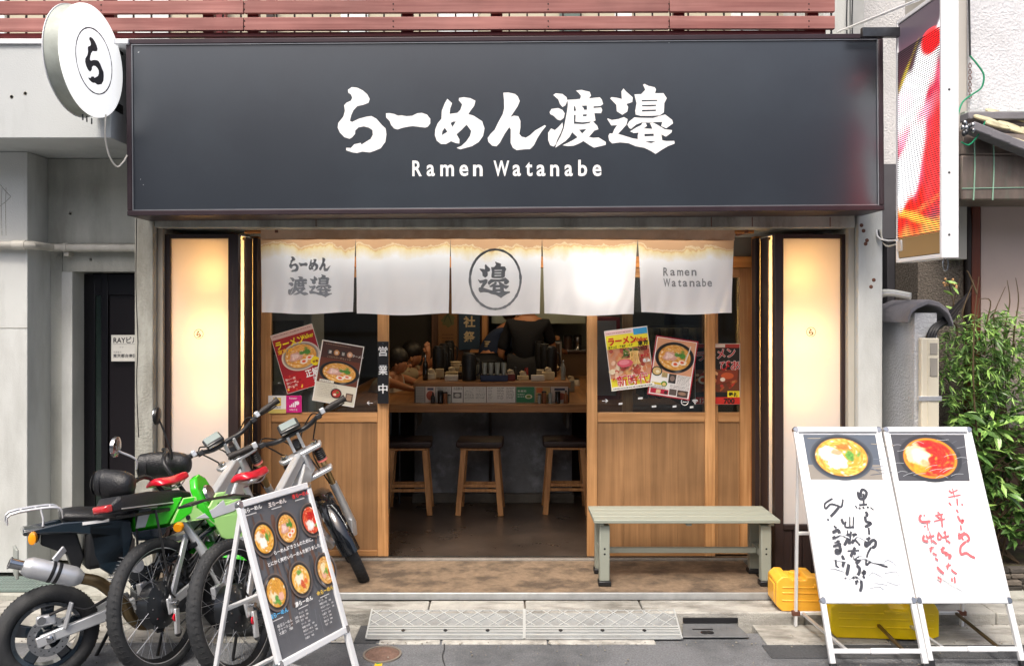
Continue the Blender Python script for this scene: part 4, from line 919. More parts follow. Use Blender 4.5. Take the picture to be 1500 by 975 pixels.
# ================================================================ left neighbour building
Yf, Yp, Yw = -.72, -.34, -.13
zs_ = Zh(202, Yf); xp = X(40, Yp)
t = thing('concrete_building', 'pale grey concrete building at the left edge with a pillar, deep soffit and recessed doorway', 'building', (-3.2, Yp, 0))
xr_ = X(197, YF) - .004
MB().box(-9, xr_, Yf, .4, zs_, Zh(66, Yf)).build('fascia', M('pale_render', 'bcc0c0', .8, var=.05, vs=1.5, bump=.15, bs=140, col2='9a9e9c', c2=.55, s2=2.6, st2=(1.4, 1, .25), ramp=(.48, .72)), t, bev=.003)
MB().box(-9, xr_ + .1, Yf - .015, -.3, Zh(66, Yf) + .002, Zh(58, Yf)).build('flashing', white, t, bev=.003)
MB().box(-9, xp, Yp, .4, .03, zs_ - .002).build('pillar', conc_w, t, bev=.004)
MB().box(xp + .001, xr_, Yw, .4, Zh(357, Yw), zs_ - .002).build('upper_wall', conc, t, bev=.004)
dx0 = X(107, Yw + .03)
MB().box(xp + .001, X(91, Yw + .03), Yw + .03, .4, .03, Zh(357, Yw) - .004).build('lower_wall', conc, t)
MB().box(X(91, Yw + .03) + .001, dx0, Yw + .02, .4, .03, Zh(398, Yw + .03)).build('door_reveal', conc_w, t, bev=.003)
MB().box(X(91, Yw + .03) + .001, xr_, Yw + .03, .4, Zh(398, Yw + .03) + .001, Zh(357, Yw) - .004).build('door_lintel', conc, t, bev=.003)
MB().box(dx0 + .001, xr_, .14, .2, .03, Zh(398, Yw + .03)).build('recess_back', indark, t)
for px, py, Y in ((17, 142, Yf), (37, 137, Yf), (103, 313, Yw), (133, 380, Yw + .03)): MB().lathe([(.011, 0), (.009, .002), (.004, -.004)], at(px, py, Y), (0, -1, 0), 12).build('tie_hole', conc_d, t)
for py in (480,): MB().beam(at(-120, py, Yp - .001), at(40, py, Yp - .001), .003, .003, up=(0, 1, 0)).build('form_joint', conc_d, t)
cr = [at(0, 270, Yp), at(8, 280, Yp), at(16, 288, Yp), at(8, 296, Yp), at(0, 302, Yp)]
MB().tube([p + Vector((0, -.001, 0)) for p in cr], .0018, 4).build('crack', conc_d, t)
for px in (3, 9): MB().tube([at(px, 275, Yp) + Vector((0, -.001, 0)), at(px - 1, 300, Yp) + Vector((0, -.001, 0)), at(px, 345, Yp) + Vector((0, -.001, 0))], .0014, 4).build('crack', conc_d, t)
# pipe around the pillar
t = thing('wall_pipe', 'cream painted horizontal pipe around the concrete pillar at left', 'pipe', at(40, 359, Yp))
zp = Zh(358.5, Yp - .05)
MB().tube([(-7, Yp - .04, zp), (xp + .02, Yp - .04, zp), (xp + .045, Yp - .02, zp), (xp + .05, Yp + .02, zp), (xp + .05, Yw - .05, zp), (xp + .075, Yw - .03, zp), (xr_, Yw - .025, zp)], .024, 12).build('pipe', pipe_w, t)
MB().tube([(X(26, Yp), Yp - .04, zp), (X(44, Yp), Yp - .04, zp)], .028, 12).build('sleeve', pipe_w, t)
MB().tube([(X(97, Yw), Yw - .03, zp), (X(103, Yw), Yw - .03, zp)], .028, 12).build('sleeve', pipe_w, t)
MB().box(X(97, Yw), X(104, Yw), Yw - .03, Yw + .03, zp - .05, zp - .026).build('clip', pipe_w, t)
# door
yd = .03
t = thing('entrance_door', 'black panelled entrance door of the left building with a narrow glass strip', 'door', (X(150, yd), yd, .03))
zd = Zh(398, Yw + .03) - .01
x0, x1 = X(112, yd), xr_ + .1; dm = M('door_black', '0b0a10', .3, var=.1)
MB().box(x0, X(139, yd), yd, yd + .04, .03, zd).build('stile', dm, t, bev=.003)
MB().box(X(148, yd), X(158, yd), yd, yd + .04, .03, zd).build('stile', dm, t, bev=.003)
MB().box(X(139, yd), X(148, yd), yd + .01, yd + .02, .03, Zh(432, yd)).build('glass_strip', M('dark_glass', '1f2b26', .12, coat=.5), t)
MB().box(X(139, yd), X(148, yd), yd + .001, yd + .04, Zh(432, yd) + .001, zd).build('rail', dm, t)
MB().box(X(158, yd) + .001, x1, yd + .001, yd + .04, Zh(432, yd), zd).build('rail', dm, t, bev=.003)
MB().box(X(158, yd) + .001, x1, yd + .014, yd + .03, .03, Zh(432, yd) - .001).build('door_panel', M('door_plum', '110c11', .35), t, bev=.003)
MB().box(X(161, yd), x1, yd + .008, yd + .013, Zh(436, yd), Zh(434, yd)).build('moulding', dm, t)
MB().box(X(107, yd) - .001, x0 - .002, yd - .02, yd + .05, .03, zd + .006).build('door_frame', dm, t)
for py in (449, 532, 740): MB().tube([at(110, py - 13, yd - .01), at(110, py + 13, yd - .01)], .006, 8).build('hinge', M('brass', '8a6a2a', .35, .9), t)
c = at(163, 529, yd - .012)
p = Print(.001); w, h = 190, 168; p.rect(0, 0, w, h, 'd2d0c8'); p.rect(3, 3, w, h - 3, 'dcdbd4'); p.text('RAYビル', 12, 118, 46, '1c1c22', .02, sx=.9); p.rect(10, 108, w, 110, '6a6a6a'); p.text('1F 2F', 52, 86, 12, '8a8a8a'); p.text('住居表示', 14, 54, 13, '8a8a8a'); p.text('東京都台東区', 12, 26, 25, '3a3a3e', .02)
pl = thing('name_plate', 'cream plate reading RAYビル beside the black door', 'sign', c)
MB().box(c.x, c.x + .19, yd - .012, yd - .002, c.z, c.z + .168).build('plate', M('plate_cream', 'cfcabb', .5), pl, bev=.002)
p.build('lettering', inkm, pl, c, (1, 0, 0), (0, 0, 1))
c = at(-30, 868, -.5)
t = thing('rubber_mat', 'grey green ribbed mat on the ground behind the motorcycle wheel', 'mat', (X(10, -.5), -.5, 0))
mm_ = M('mat_rubber', '5d6b66', .8, var=.1)
MB().box(-3.45, X(96, -.33), -.58, -.33, 0, .008).build('base', mm_, t, bev=.002)
mb = MB(); nx = 46
for i in range(nx):
    x = -3.43 + i * .02
    for j in range(5): mb.box(x, x + .013, -.57 + j * .046, -.57 + j * .046 + .036, .0085, .011)
mb.build('ribs', M('mat_rib', '7b8a84', .8), t, kind='stuff')

# ================================================================ upper balcony: red plank fence
Yb = -.62
t = thing('plank_fence', 'weathered red brown horizontal plank fence of the upper balcony above the sign', 'fence', (X(600, Yb), Yb, Zh(50, Yb)))
rows = [(-24, -3), (1, 20), (26, 45)]
for k, (ya, yb_) in enumerate(rows):
    for a, b in ((-160, 357.3), (358.3, 979.5), (980.5, 1222)):
        s = lambda px: 2.2 * (1 - max(0, min(1, px / 500)))
        z0a, z0b = Zh(yb_ + s(a) - 1.5 * (a > 700), Yb), Zh(yb_ + s(b) - 1.5 * (b > 700), Yb); hgt = Zh(ya, Yb) - Zh(yb_, Yb)
        A = Vector((X(a, Yb), Yb, z0a + hgt / 2)); B = Vector((X(b, Yb), Yb, z0b + hgt / 2))
        MB().beam(A, B, .024, hgt).build('plank', red_pl, t, bev=.003)
for px in (148, 358, 576, 803, 980, 1185):
    for k in (1, 2):
        for dyy in (5, 13): MB().lathe([(.0045, 0), (.003, .002)], at(px, rows[k][0] + dyy + (1.5 if px < 300 else 0), Yb - .0125), (0, -1, 0), 6).build('nail', indark, t)
for px in (155, 300, 365, 590, 720, 985, 1180): MB().box(X(px, Yb + .05), X(px + 16, Yb + .05), Yb + .02, Yb + .06, Zh(50, Yb), Zh(-60, Yb)).build('post', maroon, t)
MB().beam(at(-160, 54, Yb + .03), at(1208, 48.5, Yb + .03), .03, .022).build('bottom_rail', maroon, t)
t = thing('balcony_railing', 'thin black balusters standing behind the red planks', 'railing', (X(600, -.5), -.5, Zh(50, -.5)))
for i in range(49): px = -40 + i * 26.2; MB().beam(at(px, 52, -.5), at(px, -60, -.5), .009, .009).build('baluster', black, t)
box('balcony_floor', conc_d, -9, X(1208, -.4), -.56, 1.2, 3.07, 3.10, kind='structure', bev=0)
t = thing('upper_storey', 'pale upstairs wall with brighter windows glimpsed between the red planks', 'building', (0, 1.2, 3.1))
up = M('upper_wall_paint', 'b8b09c', .8, var=.08, vs=1); MB().box(-9, X(1208, 1.2), 1.2, 1.4, 3.1, 7).build('wall', up, t)
for a, b in ((-200, 10), (160, 250), (500, 540), (640, 700), (900, 925), (1070, 1110)):
    MB().box(X(a, 1.2), X(b, 1.2), 1.17, 1.199, 3.12, 4.3).build('window', M('upper_pane', 'dfe4e4', .3), t, bev=.003)
for a, b, c_ in ((300, 330, 'maroon_rail'), (820, 850, 'mat_rubber'), (390, 400, 'dark_timber')): MB().box(X(a, 1.1), X(b, 1.1), 1.1, 1.15, 3.1, 4).build('shutter', MATS[c_], t)
# concrete strip and cables at the right of the fence
t = thing('corner_column', 'pale concrete column rising behind the right end of the sign', 'column', (X(1226, -.2), -.2, 3.08))
MB().box(X(1206, -.2), X(1245, -.2), -.2, .5, 2.0, 7).build('shaft', conc_w, t, bev=.004)
MB().box(X(1246, -.1), X(1266, -.1), -.1, .5, 2.0, 7).build('trim', M('trim_grey', 'a9aaa8', .7), t, bev=.003)
for px in (1241, 1249): MB().tube([at(px, 60, -.22), at(px - 1, 30, -.22), at(px + 1, -40, -.22)], .004, 6).build('cable', black, t)

# ================================================================ right neighbour building
Ys = .55
t = thing('stucco_building', 'white rough stucco house at right with a pink lower wall', 'building', (X(1400, 0), .0, 0))
MB().box(X(1264, Ys), 9, Ys, 1.2, 1.9, 7).build('rear_wall', stucco, t)
MB().box(X(1420, -.1), 9, -.1, Ys - .002, Zh(166, -.1), 7).build('front_wall', stucco, t, bev=.004)
MB().box(X(1400, -.08), X(1420, -.1) - .003, -.08, Ys - .002, 1.9, 7).build('corner_trim', M('trim_beige', 'b9b5ae', .7, var=.05), t, bev=.003)
MB().box(X(1290, .3), X(1322, .3), .3, .5, Zh(350, .3), Zh(240, .3)).build('grey_siding', M('siding', '55545a', .7), t, bev=.003)
MB().box(X(1288, .35), X(1360, .35), .35, Ys - .001, 0, Zh(349, .3)).build('dark_recess', black, t)
MB().box(X(1324, .3), X(1334, .3), .3, .349, 0, Zh(370, .3)).build('downpipe_casing', M('casing', 'a4a3a4', .6), t, bev=.003)
MB().box(X(1300, .3), X(1311, .3), .3, .349, 0, Zh(351, .3)).build('louvre', M('grey_bar', '3c3b40', .6), t, bev=.003)
MB().box(X(1345, .0), X(1412, .0), .0, .3, 0, Zh(300, .0)).build('pebble_pillar', pebble, t, bev=.006)
MB().box(X(1437, -.02), 9, -.02, .3, .75, Zh(280, -.02)).build('pink_wall', pinkw, t)
MB().box(X(1424, -.05), X(1437, -.05) - .002, -.05, .3, .3, Zh(290, -.05)).build('corner_post', wood('red_brown_post', '7a3f2a', '58281a', 'z'), t, bev=.003)
MB().box(X(1412, .05) + .002, X(1424, .05), .05, .3, .0, Zh(290, -.05)).build('dark_joint', indark, t)
MB().tube([at(1417, 300, -.02), at(1418, 330, -.03), at(1419, 440, -.02), at(1418, 520, -.02)], .022, 10).build('downpipe', M('brown_pipe', '2d2524', .5), t)
br = M('dark_brick', '6a5548', .85, var=.2, vs=20, bump=.4)
for r in range(13):
    for c_ in range(9):
        xx = 2.55 + c_ * .212 + (r % 2) * .106; MB().box(xx, xx + .206, -.04 + uni(-.003, .003), .06, .04 + r * .062, .098 + r * .062).build('brick', br, t, bev=.004, seg=1)
# hanging wires
t = thing('wall_cable', 'black cable turning into a green wire down the white stucco wall', 'cable', at(1421, 100, -.14))
MB().tube([at(1419, -30, -.13), at(1420, 30, -.13), at(1421, 82, -.14)], .006, 8, sm=4).build('black_cable', black, t)
MB().tube([at(1421, 82, -.14), at(1432, 95, -.16), at(1441, 110, -.17), at(1438, 128, -.17), at(1425, 138, -.16), at(1410, 150, -.16), at(1403, 170, -.18), at(1400, 190, -.2)], .0055, 8, sm=5).build('green_wire', M('green_wire', '1f8a63', .4), t)
MB().tube([at(1443, 178, -.5), at(1435, 195, -.5), at(1420, 212, -.5), at(1408, 208, -.5)], .0045, 6, sm=5).build('green_wire', M('green_wire', '1f8a63', .4), t)
for k in range(6): c = at(1421, 96 + k * 9, -.12); MB().tube([c + Vector((.008 * math.cos(a), .004 * math.sin(a * 2), .016 * math.sin(a))) for a in [q * math.pi / 4 for q in range(8)]], .0025, 5, closed=True).build('chain_link', rust, t)
# canopy
Yc = -.42
t = thing('tiled_canopy', 'small canopy with yellowed scalloped tiles, dark edge tiles and a patinated copper fascia at right', 'canopy', (X(1460, Yc), Yc, Zh(293, Yc)))
cop = M('patina_copper', '7a6e66', .5, .45, var=.25, vs=7, st=(2, 2, .5), col2='5f7a6a', c2=.55, s2=9, st2=(3, 3, .7), ramp=(.55, .75))
zb0, zt0 = Zh(293, Yc), Zh(212, Yc)
mb = MB(); mb.box(X(1408, Yc), 4.4, Yc, -.1, zb0, zt0 - .06)
mb.hexa([Vector((X(1408, Yc), Yc, zt0 - .06)), Vector((4.4, Yc, zt0 - .06)), Vector((4.4, -.1, zt0 - .06)), Vector((X(1408, Yc), -.1, zt0 - .06))],
        [Vector((X(1408, Yc) + .03, Yc + .02, zt0 + .1)), Vector((4.4, Yc + .02, zt0 - .12)), Vector((4.4, -.1, zt0 - .12)), Vector((X(1408, Yc) + .03, -.1, zt0 + .1))])
mb.build('copper_fascia', cop, t, bev=.01)
gpat = M('green_patina', '8fb8a2', .7)
for px in (1427, 1455, 1530): MB().tube([at(px, 200, Yc - .004), at(px + 1, 245, Yc - .004), at(px - 1, 293, Yc - .004)], .004, 6, sm=3).build('seam', gpat, t)
MB().beam(at(1409, 276, Yc - .003), at(1600, 273, Yc - .003), .004, .004).build('seam', gpat, t)
dk = M('grey_tile', '77757a', .7, var=.12, vs=8, bump=.2)
for i in range(7):                                            # verge tiles stepping down to the right
    a = at(1418 + i * 27, 186 + i * 11, Yc - .06); b = at(1447.5 + i * 27, 197.5 + i * 11, Yc - .06)
    MB().beam(a, b, .1, .05, up=(0, 0, 1)).build('verge_tile', dk, t, bev=.008)
ct = M('lichen_tile', 'c4bc9a', .85, var=.18, vs=14, bump=.4, col2='6b6558', c2=.6, s2=6)
for r in range(4):
    for c_ in range(7):
        o = at(1445 + c_ * 34 + (r % 2) * 17, 188 + c_ * 9 - r * 9 + 4, Yc + .0 + r * .07)
        pts = [(.075 * math.cos(a), .05 * math.sin(a) * (1 if math.sin(a) > 0 else .55)) for a in [q * math.pi / 7 for q in range(14)]]
        MB().prism(pts, o, Vector((.96, 0, -.24)), Vector((0, .75, .6)), .012).build('roof_tile', ct, t, bev=.003, seg=1)
MB().beam(at(1412, 172, -.2), at(1600, 172, -.2), .1, .05).build('ridge_cap', dk, t, bev=.008)
MB().beam(at(1410, 167, -.16), at(1600, 166, -.16), .05, .02).build('flashing', M('weathered_flashing', 'a9b3a6', .7), t)
for k in range(9): c = at(1408 + uni(0, 18), 196 - uni(0, 16), Yc - .1); MB().ell(c, (.012, .012, .018), 8, 6).build('wire_clip', [steel, dsteel][k % 2], t)

# ================================================================ gate post, conduit
Yg, Yg2 = -.62, -.24
t = thing('gate_post', 'white stucco gate post with a curved dark cap beside the shop', 'post', (X(1355, Yg), Yg, 0))
xg0 = X(1340, Yg); xg1 = X(1373, Yg); ztp = Zh(458, Yg)
MB().box(xg0, xg1, Yg, Yg2, -.02, ztp).build('shaft', stucco2, t, bev=.006)
sec = []
for i, (a, z) in enumerate(((-.05, -.03), (-.035, .02), (.0, .05), (.06, .075), (.12, .06), (.17, .02), (.2, -.05))):
    x = xg0 + a; sec.append([Vector((x, Yg - .03, ztp + z - .028)), Vector((x, Yg2, ztp + z - .028)), Vector((x, Yg2, ztp + z)), Vector((x, Yg - .03, ztp + z))])
MB().loft(sec).build('cap', dk, t, bev=.006)
MB().box(xg0 - .02, xg0 - .001, Yg + .03, Yg2 + .05, ztp - .02, ztp + .02).build('cap_edge', pipe_w, t, bev=.004)
t = thing('pipe_bundle', 'bundle of grey pipes lying on the white post toward the shop', 'pipe', at(1305, 436, -.3))
for k in range(3): MB().tube([at(1286, 447 - 5 * k, -.35), at(1290, 434 - 3 * k, -.38), at(1306, 431 - 2 * k, -.42), at(1334, 436 - 2 * k, -.5)], .013, 8, sm=4).build('pipe', [pipe_w, alu, conc_w][k], t)
Yq = -.66
t = thing('cable_conduit', 'cream plastic conduit cover strapped to the front of the white post', 'conduit', (X(1363, Yq), Yq, 0))
cm = M('conduit_cream', 'd6cfbb', .5, var=.03)
MB().box(X(1350, Yq), X(1376, Yq), Yq, Yg - .001, -.02, Zh(495, Yq)).build('cover', cm, t, bev=.006)
MB().box(X(1359, Yq), X(1360, Yq), Yq - .004, Yq + .001, 0, Zh(497, Yq)).build('ridge', cm, t)
for a, b in ((502, 519), (524, 551)): MB().box(X(1362, Yq), X(1373, Yq), Yq - .004, Yq, Zh(b, Yq), Zh(a, Yq)).build('window', M('conduit_grey', '9a958c', .6), t, bev=.002)
MB().box(X(1345, Yq), X(1379, Yq), Yq - .006, Yq + .01, Zh(587, Yq), Zh(580, Yq)).build('strap', alu, t, bev=.002)
for k in range(3): MB().tube([at(1358 + 4 * k, 497, Yq + .02), at(1366 + 4 * k, 480, Yq + .03), at(1388 + k * 3, 462 + k * 3, Yq + .1), at(1404, 445 + k * 4, Yq + .3), at(1420, 430, Yq + .5)], .012, 8, sm=4).build('cable', black, t)

# ================================================================ LED sign
Xl = 576 * 4.3 / FPX; ya, yb_ = 3.856 - 5.07, 4.3 - 5.07; zl0, zl1 = 1.839, 3.135
t = thing('led_sign', 'tall projecting LED screen in a white metal frame showing red and white glowing shapes', 'sign', (Xl + .04, (ya + yb_) / 2, (zl0 + zl1) / 2))
TH = .085
MB().box(Xl + .012, Xl + TH - .004, ya + .012, yb_ - .004, zl0 + .004, zl1 - .004).build('case', M('led_case', '2b2a2e', .5), t)
fr = .03
for nm, a in (('frame_side', (Xl, Xl + TH, ya - .003, ya + .012, zl0, zl1)), ('frame_side', (Xl + .001, Xl + .05, yb_ - .018, yb_, zl0, zl1)),
              ('frame_top', (Xl + .001, Xl + TH - .001, ya + .013, yb_ - .019, zl1 - .02, zl1)), ('frame_bottom', (Xl + .001, Xl + TH - .001, ya + .013, yb_ - .019, zl0, zl0 + .02))):
    MB().box(*a).build(nm, white if a[2] < -1.02 else aluw, t, bev=.002)
for z in (1.95, 2.25, 2.65, 3.1): MB().lathe([(.006, 0), (.004, .002)], (Xl + TH * .45, ya - .003, z), (0, -1, 0), 8).build('screw', dsteel, t)
wl, hl = (yb_ - ya) - .035, zl1 - zl0 - .05
p = Print(1); rs = random.Random(9)
LB_ = [(.5, .02, .8, .05, 0, .4, .3, 'c8783a', .2), (.5, .17, .9, .13, .1, .35, .4, 'e01c10', .5), (.35, .09, .6, .018, -.1, .6, .5, 'f09030', .4), (.8, .14, .4, .015, .1, .6, .4, 'f06030', .4),
 (.6, .5, .62, .27, .1, .2, .3, 'ff5a78', .2), (.75, .55, .34, .12, 0, .4, .5, 'd82848', .4), (.3, .5, .5, .06, .1, .4, .5, 'ff9ab0', .2), (.28, .32, .4, .13, .25, .2, .35, 'ffffff', 0), (.45, .68, .62, .12, .25, .25, .4, 'ffffff', 0), (.1, .62, .25, .05, 0, .3, .4, 'ffe8f0', 0),
 (.9, .33, .3, .22, .3, .4, .4, 'f03030', .4), (.8, .83, .24, .055, 0, .15, .1, 'f01818', .1), (.2, .765, .2, .014, .35, .7, .6, 'b8a030', .2)]
p.rect(0, 0, wl, hl, '201a20'); p.rect(0, 0, wl, .105, '3a2c1a'); p.grid(0, .105, wl, hl, lambda u, v: blobs(mixc((.02, .015, .02), (.25, .06, .08), sst(.95, .6, v) * .5), u, v, LB_, 1), 26, 130)
LEDS = 3
p.build('screen_image', attr_mat('led_glow', .4, 0, LEDS, 0), t, (Xl + .008, yb_ - .018, zl0 + .025), (0, -1, 0), (0, 0, 1), off=0)
mb = MB(); n = 92
for i in range(n):
    zz = zl0 + .13 + (hl - .25) * i / n; mb.box(Xl + .0005, Xl + .005, ya + .014, yb_ - .02, zz, zz + .0058)
mb.build('louvre_lines', M('led_louvre', '2a262c', .6), t, kind='stuff')
MB().box(Xl - .2, Xl, yb_ - .05, yb_ - .02, Zh(73, -.6), Zh(60, -.6)).build('arm', dsteel, t, bev=.002)
MB().box(X(1286, -.57), Xl + .01, yb_ - .06, yb_ - .02, Zh(372, -.57), Zh(357, -.57)).build('arm', alu, t, bev=.003)
MB().tube([at(1228, 47, -.3), (Xl + .05, ya + .1, zl1 + .03)], .008, 8).build('stay_rod', aluw, t)
c = at(1385, 387, ya + .05)
MB().tube([c + Vector((.013 * math.cos(a), 0, .032 * math.sin(a))) for a in [q * math.pi / 8 for q in range(16)]], .0035, 6, closed=True).build('carabiner', steel, t)
for k in range(3): MB().tube([at(1283 + k * 4, 318, -.42), at(1285 + k * 3, 345, -.46), at(1298, 352 + k * 4, -.5), at(1312, 352 + k * 3, -.56)], .005, 6, sm=4).build('cable', [white, black, pipe_w][k], t)

# ================================================================ round sign
cR = at(131, 90, 4.15 - 5.07); cR.x = -2.12
nrm = Vector((1, -.06, 0)).normalized(); ux = Vector((0, 0, 1)).cross(nrm).normalized()   # face looks to +X
ux = Vector((-nrm.y, nrm.x, 0)); t = thing('round_sign', 'white round projecting lamp sign with one black brush character in a thin ring', 'sign', cR)
rr = .285; dp = .105
MB().lathe([(rr - .012, -dp), (rr, -dp + .008), (rr, -dp + .012)], cR, nrm, 64).build('back_rim', white, t)
MB().lathe([(rr - .006, -dp + .0121), (rr - .006, -.014)], cR, nrm, 64).build('drum', M('drum_grey', 'a9afa8', .55, .2, var=.08, vs=9, col2='84877c', c2=.6, s2=4), t)
MB().lathe([(rr, -.0139), (rr, -.006), (rr - .014, 0)], cR, nrm, 64).build('face', M('opal_face', 'f4f4f2', .4, emit='ffffff', es=.45, var=.01), t, smooth=30)
p = Print(1); p.ring(0, 0, .165, .165, .007, '55525c', 64, jit=.5)
put_glyph(p, RA, lambda x, y: ((x - 530) * .0024, (175 - y) * .0024), '4a4a4c')
p.build('printed_character', inkm, t, cR, ux, (0, 0, 1))
for dz in (.16, -.17): MB().beam(cR + Vector((-.03, .2, dz)), (X(184, -.5), -.58, cR.z + dz), .05, .05).build('bracket', black, t, bev=.003)
for a in (-.02, .02, .07): MB().tube([cR + Vector((-.05, a, -rr + .005)), cR + Vector((-.05, a, -rr - .025))], .004, 6).build('drain_tube', dsteel, t)
MB().tube([at(155, 168, -.85), at(154, 200, -.85), at(160, 228, -.82), at(171, 244, -.78), at(180, 238, -.76), at(186, 228, -.72)], .0045, 8, sm=5).build('hanging_cable', pipe_w, t)

# ================================================================ plants and stacked stone
def leafmat(n, c, c2): return M(n, c, .45, var=.2, vs=8, col2=c2, c2=.5, s2=5, coat=.15)
lm = [leafmat('leaf_dark', '4a6b30', '35522a'), leafmat('leaf_mid', '6a9446', '4f7836'), leafmat('leaf_light', '9abf62', '7aa44c')]
def leafmesh(L_, W_, m, name, curl=.25):
    mb = MB(); n = 5
    for s in (-1, 1):
        vs = []
        for i in range(n + 1):
            u = i / n; w = W_ * math.sin(math.pi * min(1, u * .93 + .04)) ** .8; z = -curl * L_ * u * u
            vs += [(L_ * u, 0, z), (L_ * u, s * w, z + w * .35)]
        mb.add(vs, [(2 * i, 2 * i + 2, 2 * i + 3, 2 * i + 1) if s < 0 else (2 * i + 1, 2 * i + 3, 2 * i + 2, 2 * i) for i in range(n)])
    me = bpy.data.meshes.new(name); me.from_pydata([tuple(v) for v in mb.v], [], mb.f); me.materials.append(m); me.shade_smooth(); return me
def orient(d, up=(0, 0, 1), roll=0):
    d = Vector(d).normalized(); y = Vector(up).cross(d)
    if y.length < .01: y = Vector((0, 1, 0))
    y.normalize(); z = d.cross(y); M3 = Matrix((d, y, z)).transposed(); return M3.to_4x4() @ Matrix.Rotation(roll, 4, 'X')
def bush(name, lab, cat, base, stems, meshes, nleaf, region, extra, lfl):
    t = thing(name, lab, cat, base); rs = random.Random(len(name))
    sb = MB()
    for s in stems: sb.tube(s, [.007, .005, .004, .002][:len(s)] if len(s) == 4 else .004, 6, sm=4)
    sb.build('stems', M('stem_brown', '5a4a34', .8, var=.2), t, kind='stuff')
    def place():
        px, py, Y = region(rs); p = at(px, py, Y); a = rs.uniform(0, 6.28)
        return p, Vector((math.cos(a), -abs(math.sin(a)) * .9 - .1, rs.uniform(-.7, .45)))
    for k in range(nleaf):                                     # small twigs of four leaves: fans of leaves
        if k % 4 == 0: p, d0 = place()
        d = (d0 + Vector((rs.uniform(-.8, .8), rs.uniform(-.4, .4), rs.uniform(-.5, .4)))).normalized()
        o = bpy.data.objects.new('leaf', rs.choice(meshes)); COL.objects.link(o); o.parent = t
        sc = rs.uniform(.75, 1.25); o.matrix_local = Matrix.Translation(p + d * .01 - Vector(base)) @ orient(d, roll=rs.uniform(-.7, .7)) @ Matrix.Scale(sc, 4)
    mb = MB(); 
    for k in range(extra):
        if k % 4 == 0: p, d0 = place(); p = p + Vector((0, .05, 0)) * rs.random()
        d = (d0 + Vector((rs.uniform(-.8, .8), rs.uniform(-.4, .4), rs.uniform(-.5, .4)))).normalized()
        mt = Matrix.Translation(p) @ orient(d, roll=rs.uniform(-.7, .7)) @ Matrix.Scale(rs.uniform(.6, 1.1), 4); mb.mat(rs.randrange(3))
        L_, W_ = lfl; mb.add([mt @ Vector(v) for v in ((0, 0, 0), (L_ * .4, W_, -.05 * L_), (L_, 0, -.2 * L_), (L_ * .4, -W_, -.05 * L_))], [(0, 1, 2, 3)])
    mb.build('foliage', lm, t, kind='stuff', smooth=0)
    return t
thin = [leafmesh(.09, .0065, m, 'bamboo_leaf') for m in (lm[1], lm[2], lm[2])] + [leafmesh(.075, .009, lm[0], 'bamboo_leaf')]
broad = [leafmesh(.105, .017, m, 'broad_leaf', .18) for m in (lm[0], lm[1], lm[0])] + [leafmesh(.10, .017, lm[2], 'broad_leaf', .1)]
def reg1(rs):
    while True:
        px, py = rs.gauss(1448, 48), rs.gauss(528, 52)
        if px > 1383 and py > 462 - (px - 1400) * .1 + (22 if px < 1402 else 0) and py < 650: return px, py, rs.uniform(-.5, -.12)
def reg2(rs):
    while True:
        px, py = rs.uniform(1383, 1540), rs.gauss(690, 62)
        if 590 < py < 790 and not (px < 1420 and py > 740): return px, py, rs.uniform(-.52, -.15)
b1 = at(1430, 800, -.25); b1.z = .1
st1 = [[(b1.x + uni(-.12, .2), -.25 + uni(-.1, .1), .1), at(1420 + uni(-20, 60), 700, -.25), at(1420 + uni(-20, 60), 600, -.28), at(1420 + uni(-30, 70), 470 + uni(0, 60), -.3)] for k in range(14)]
for k in range(7): st1.append([at(1400 + 14 * k, 520, -.3), at(1402 + 14 * k, 480, -.32), at(1400 + 15 * k + uni(-8, 8), 450 + uni(-14, 14), -.33), at(1400 + 15 * k + uni(-14, 14), 428 + uni(-22, 14), -.34)])
st1.append([(b1.x, -.4, .1), at(1428, 600, -.5), at(1427, 480, -.5), at(1434, 405, -.5)]); st1.append([at(1431, 430, -.5), at(1424, 412, -.5), at(1419, 400, -.5), at(1416, 396, -.5)])
bush('bamboo_bush', 'fine leaved bamboo bush filling the space right of the white gate post', 'bush', b1, st1, thin, 288, reg1, 3800, (.07, .0055))
b2 = at(1460, 800, -.4); b2.z = .09
st2 = [[(b2.x + uni(-.25, .2), -.3 + uni(-.1, .1), .09), at(1430 + uni(-40, 70), 760, -.35), at(1430 + uni(-40, 80), 700, -.38), at(1430 + uni(-40, 90), 630 + uni(0, 60), -.4)] for k in range(12)]
bush('broadleaf_shrub', 'glossy broad leaved shrub behind the right lettered board', 'shrub', b2, st2, broad, 280, reg2, 1300, (.09, .015))
# berries sprig
t = thing('berry_sprig', 'small sprig with pale orange berries above the bamboo', 'plant', at(1393, 430, -.35))
MB().tube([at(1402, 470, -.35), at(1396, 440, -.35), at(1390, 415, -.35)], .003, 5, sm=3).build('stem', MATS['stem_brown'], t)
for k in range(12): MB().ell(at(1380 + uni(0, 22), 408 + uni(0, 14), -.36), (.008, .008, .008), 6, 5).build('berry', M('berry', 'c89a6a', .5, var=.2), t)
for k in range(5):
    o = bpy.data.objects.new('leaf', broad[3]); COL.objects.link(o); o.parent = t; o.matrix_local = Matrix.Translation(at(1390 + uni(-14, 14), 425 + uni(-15, 25), -.36) - t.location) @ orient((uni(-1, 1), -.4, uni(-.6, .3)), roll=uni(-1, 1)) @ Matrix.Scale(.6, 4)
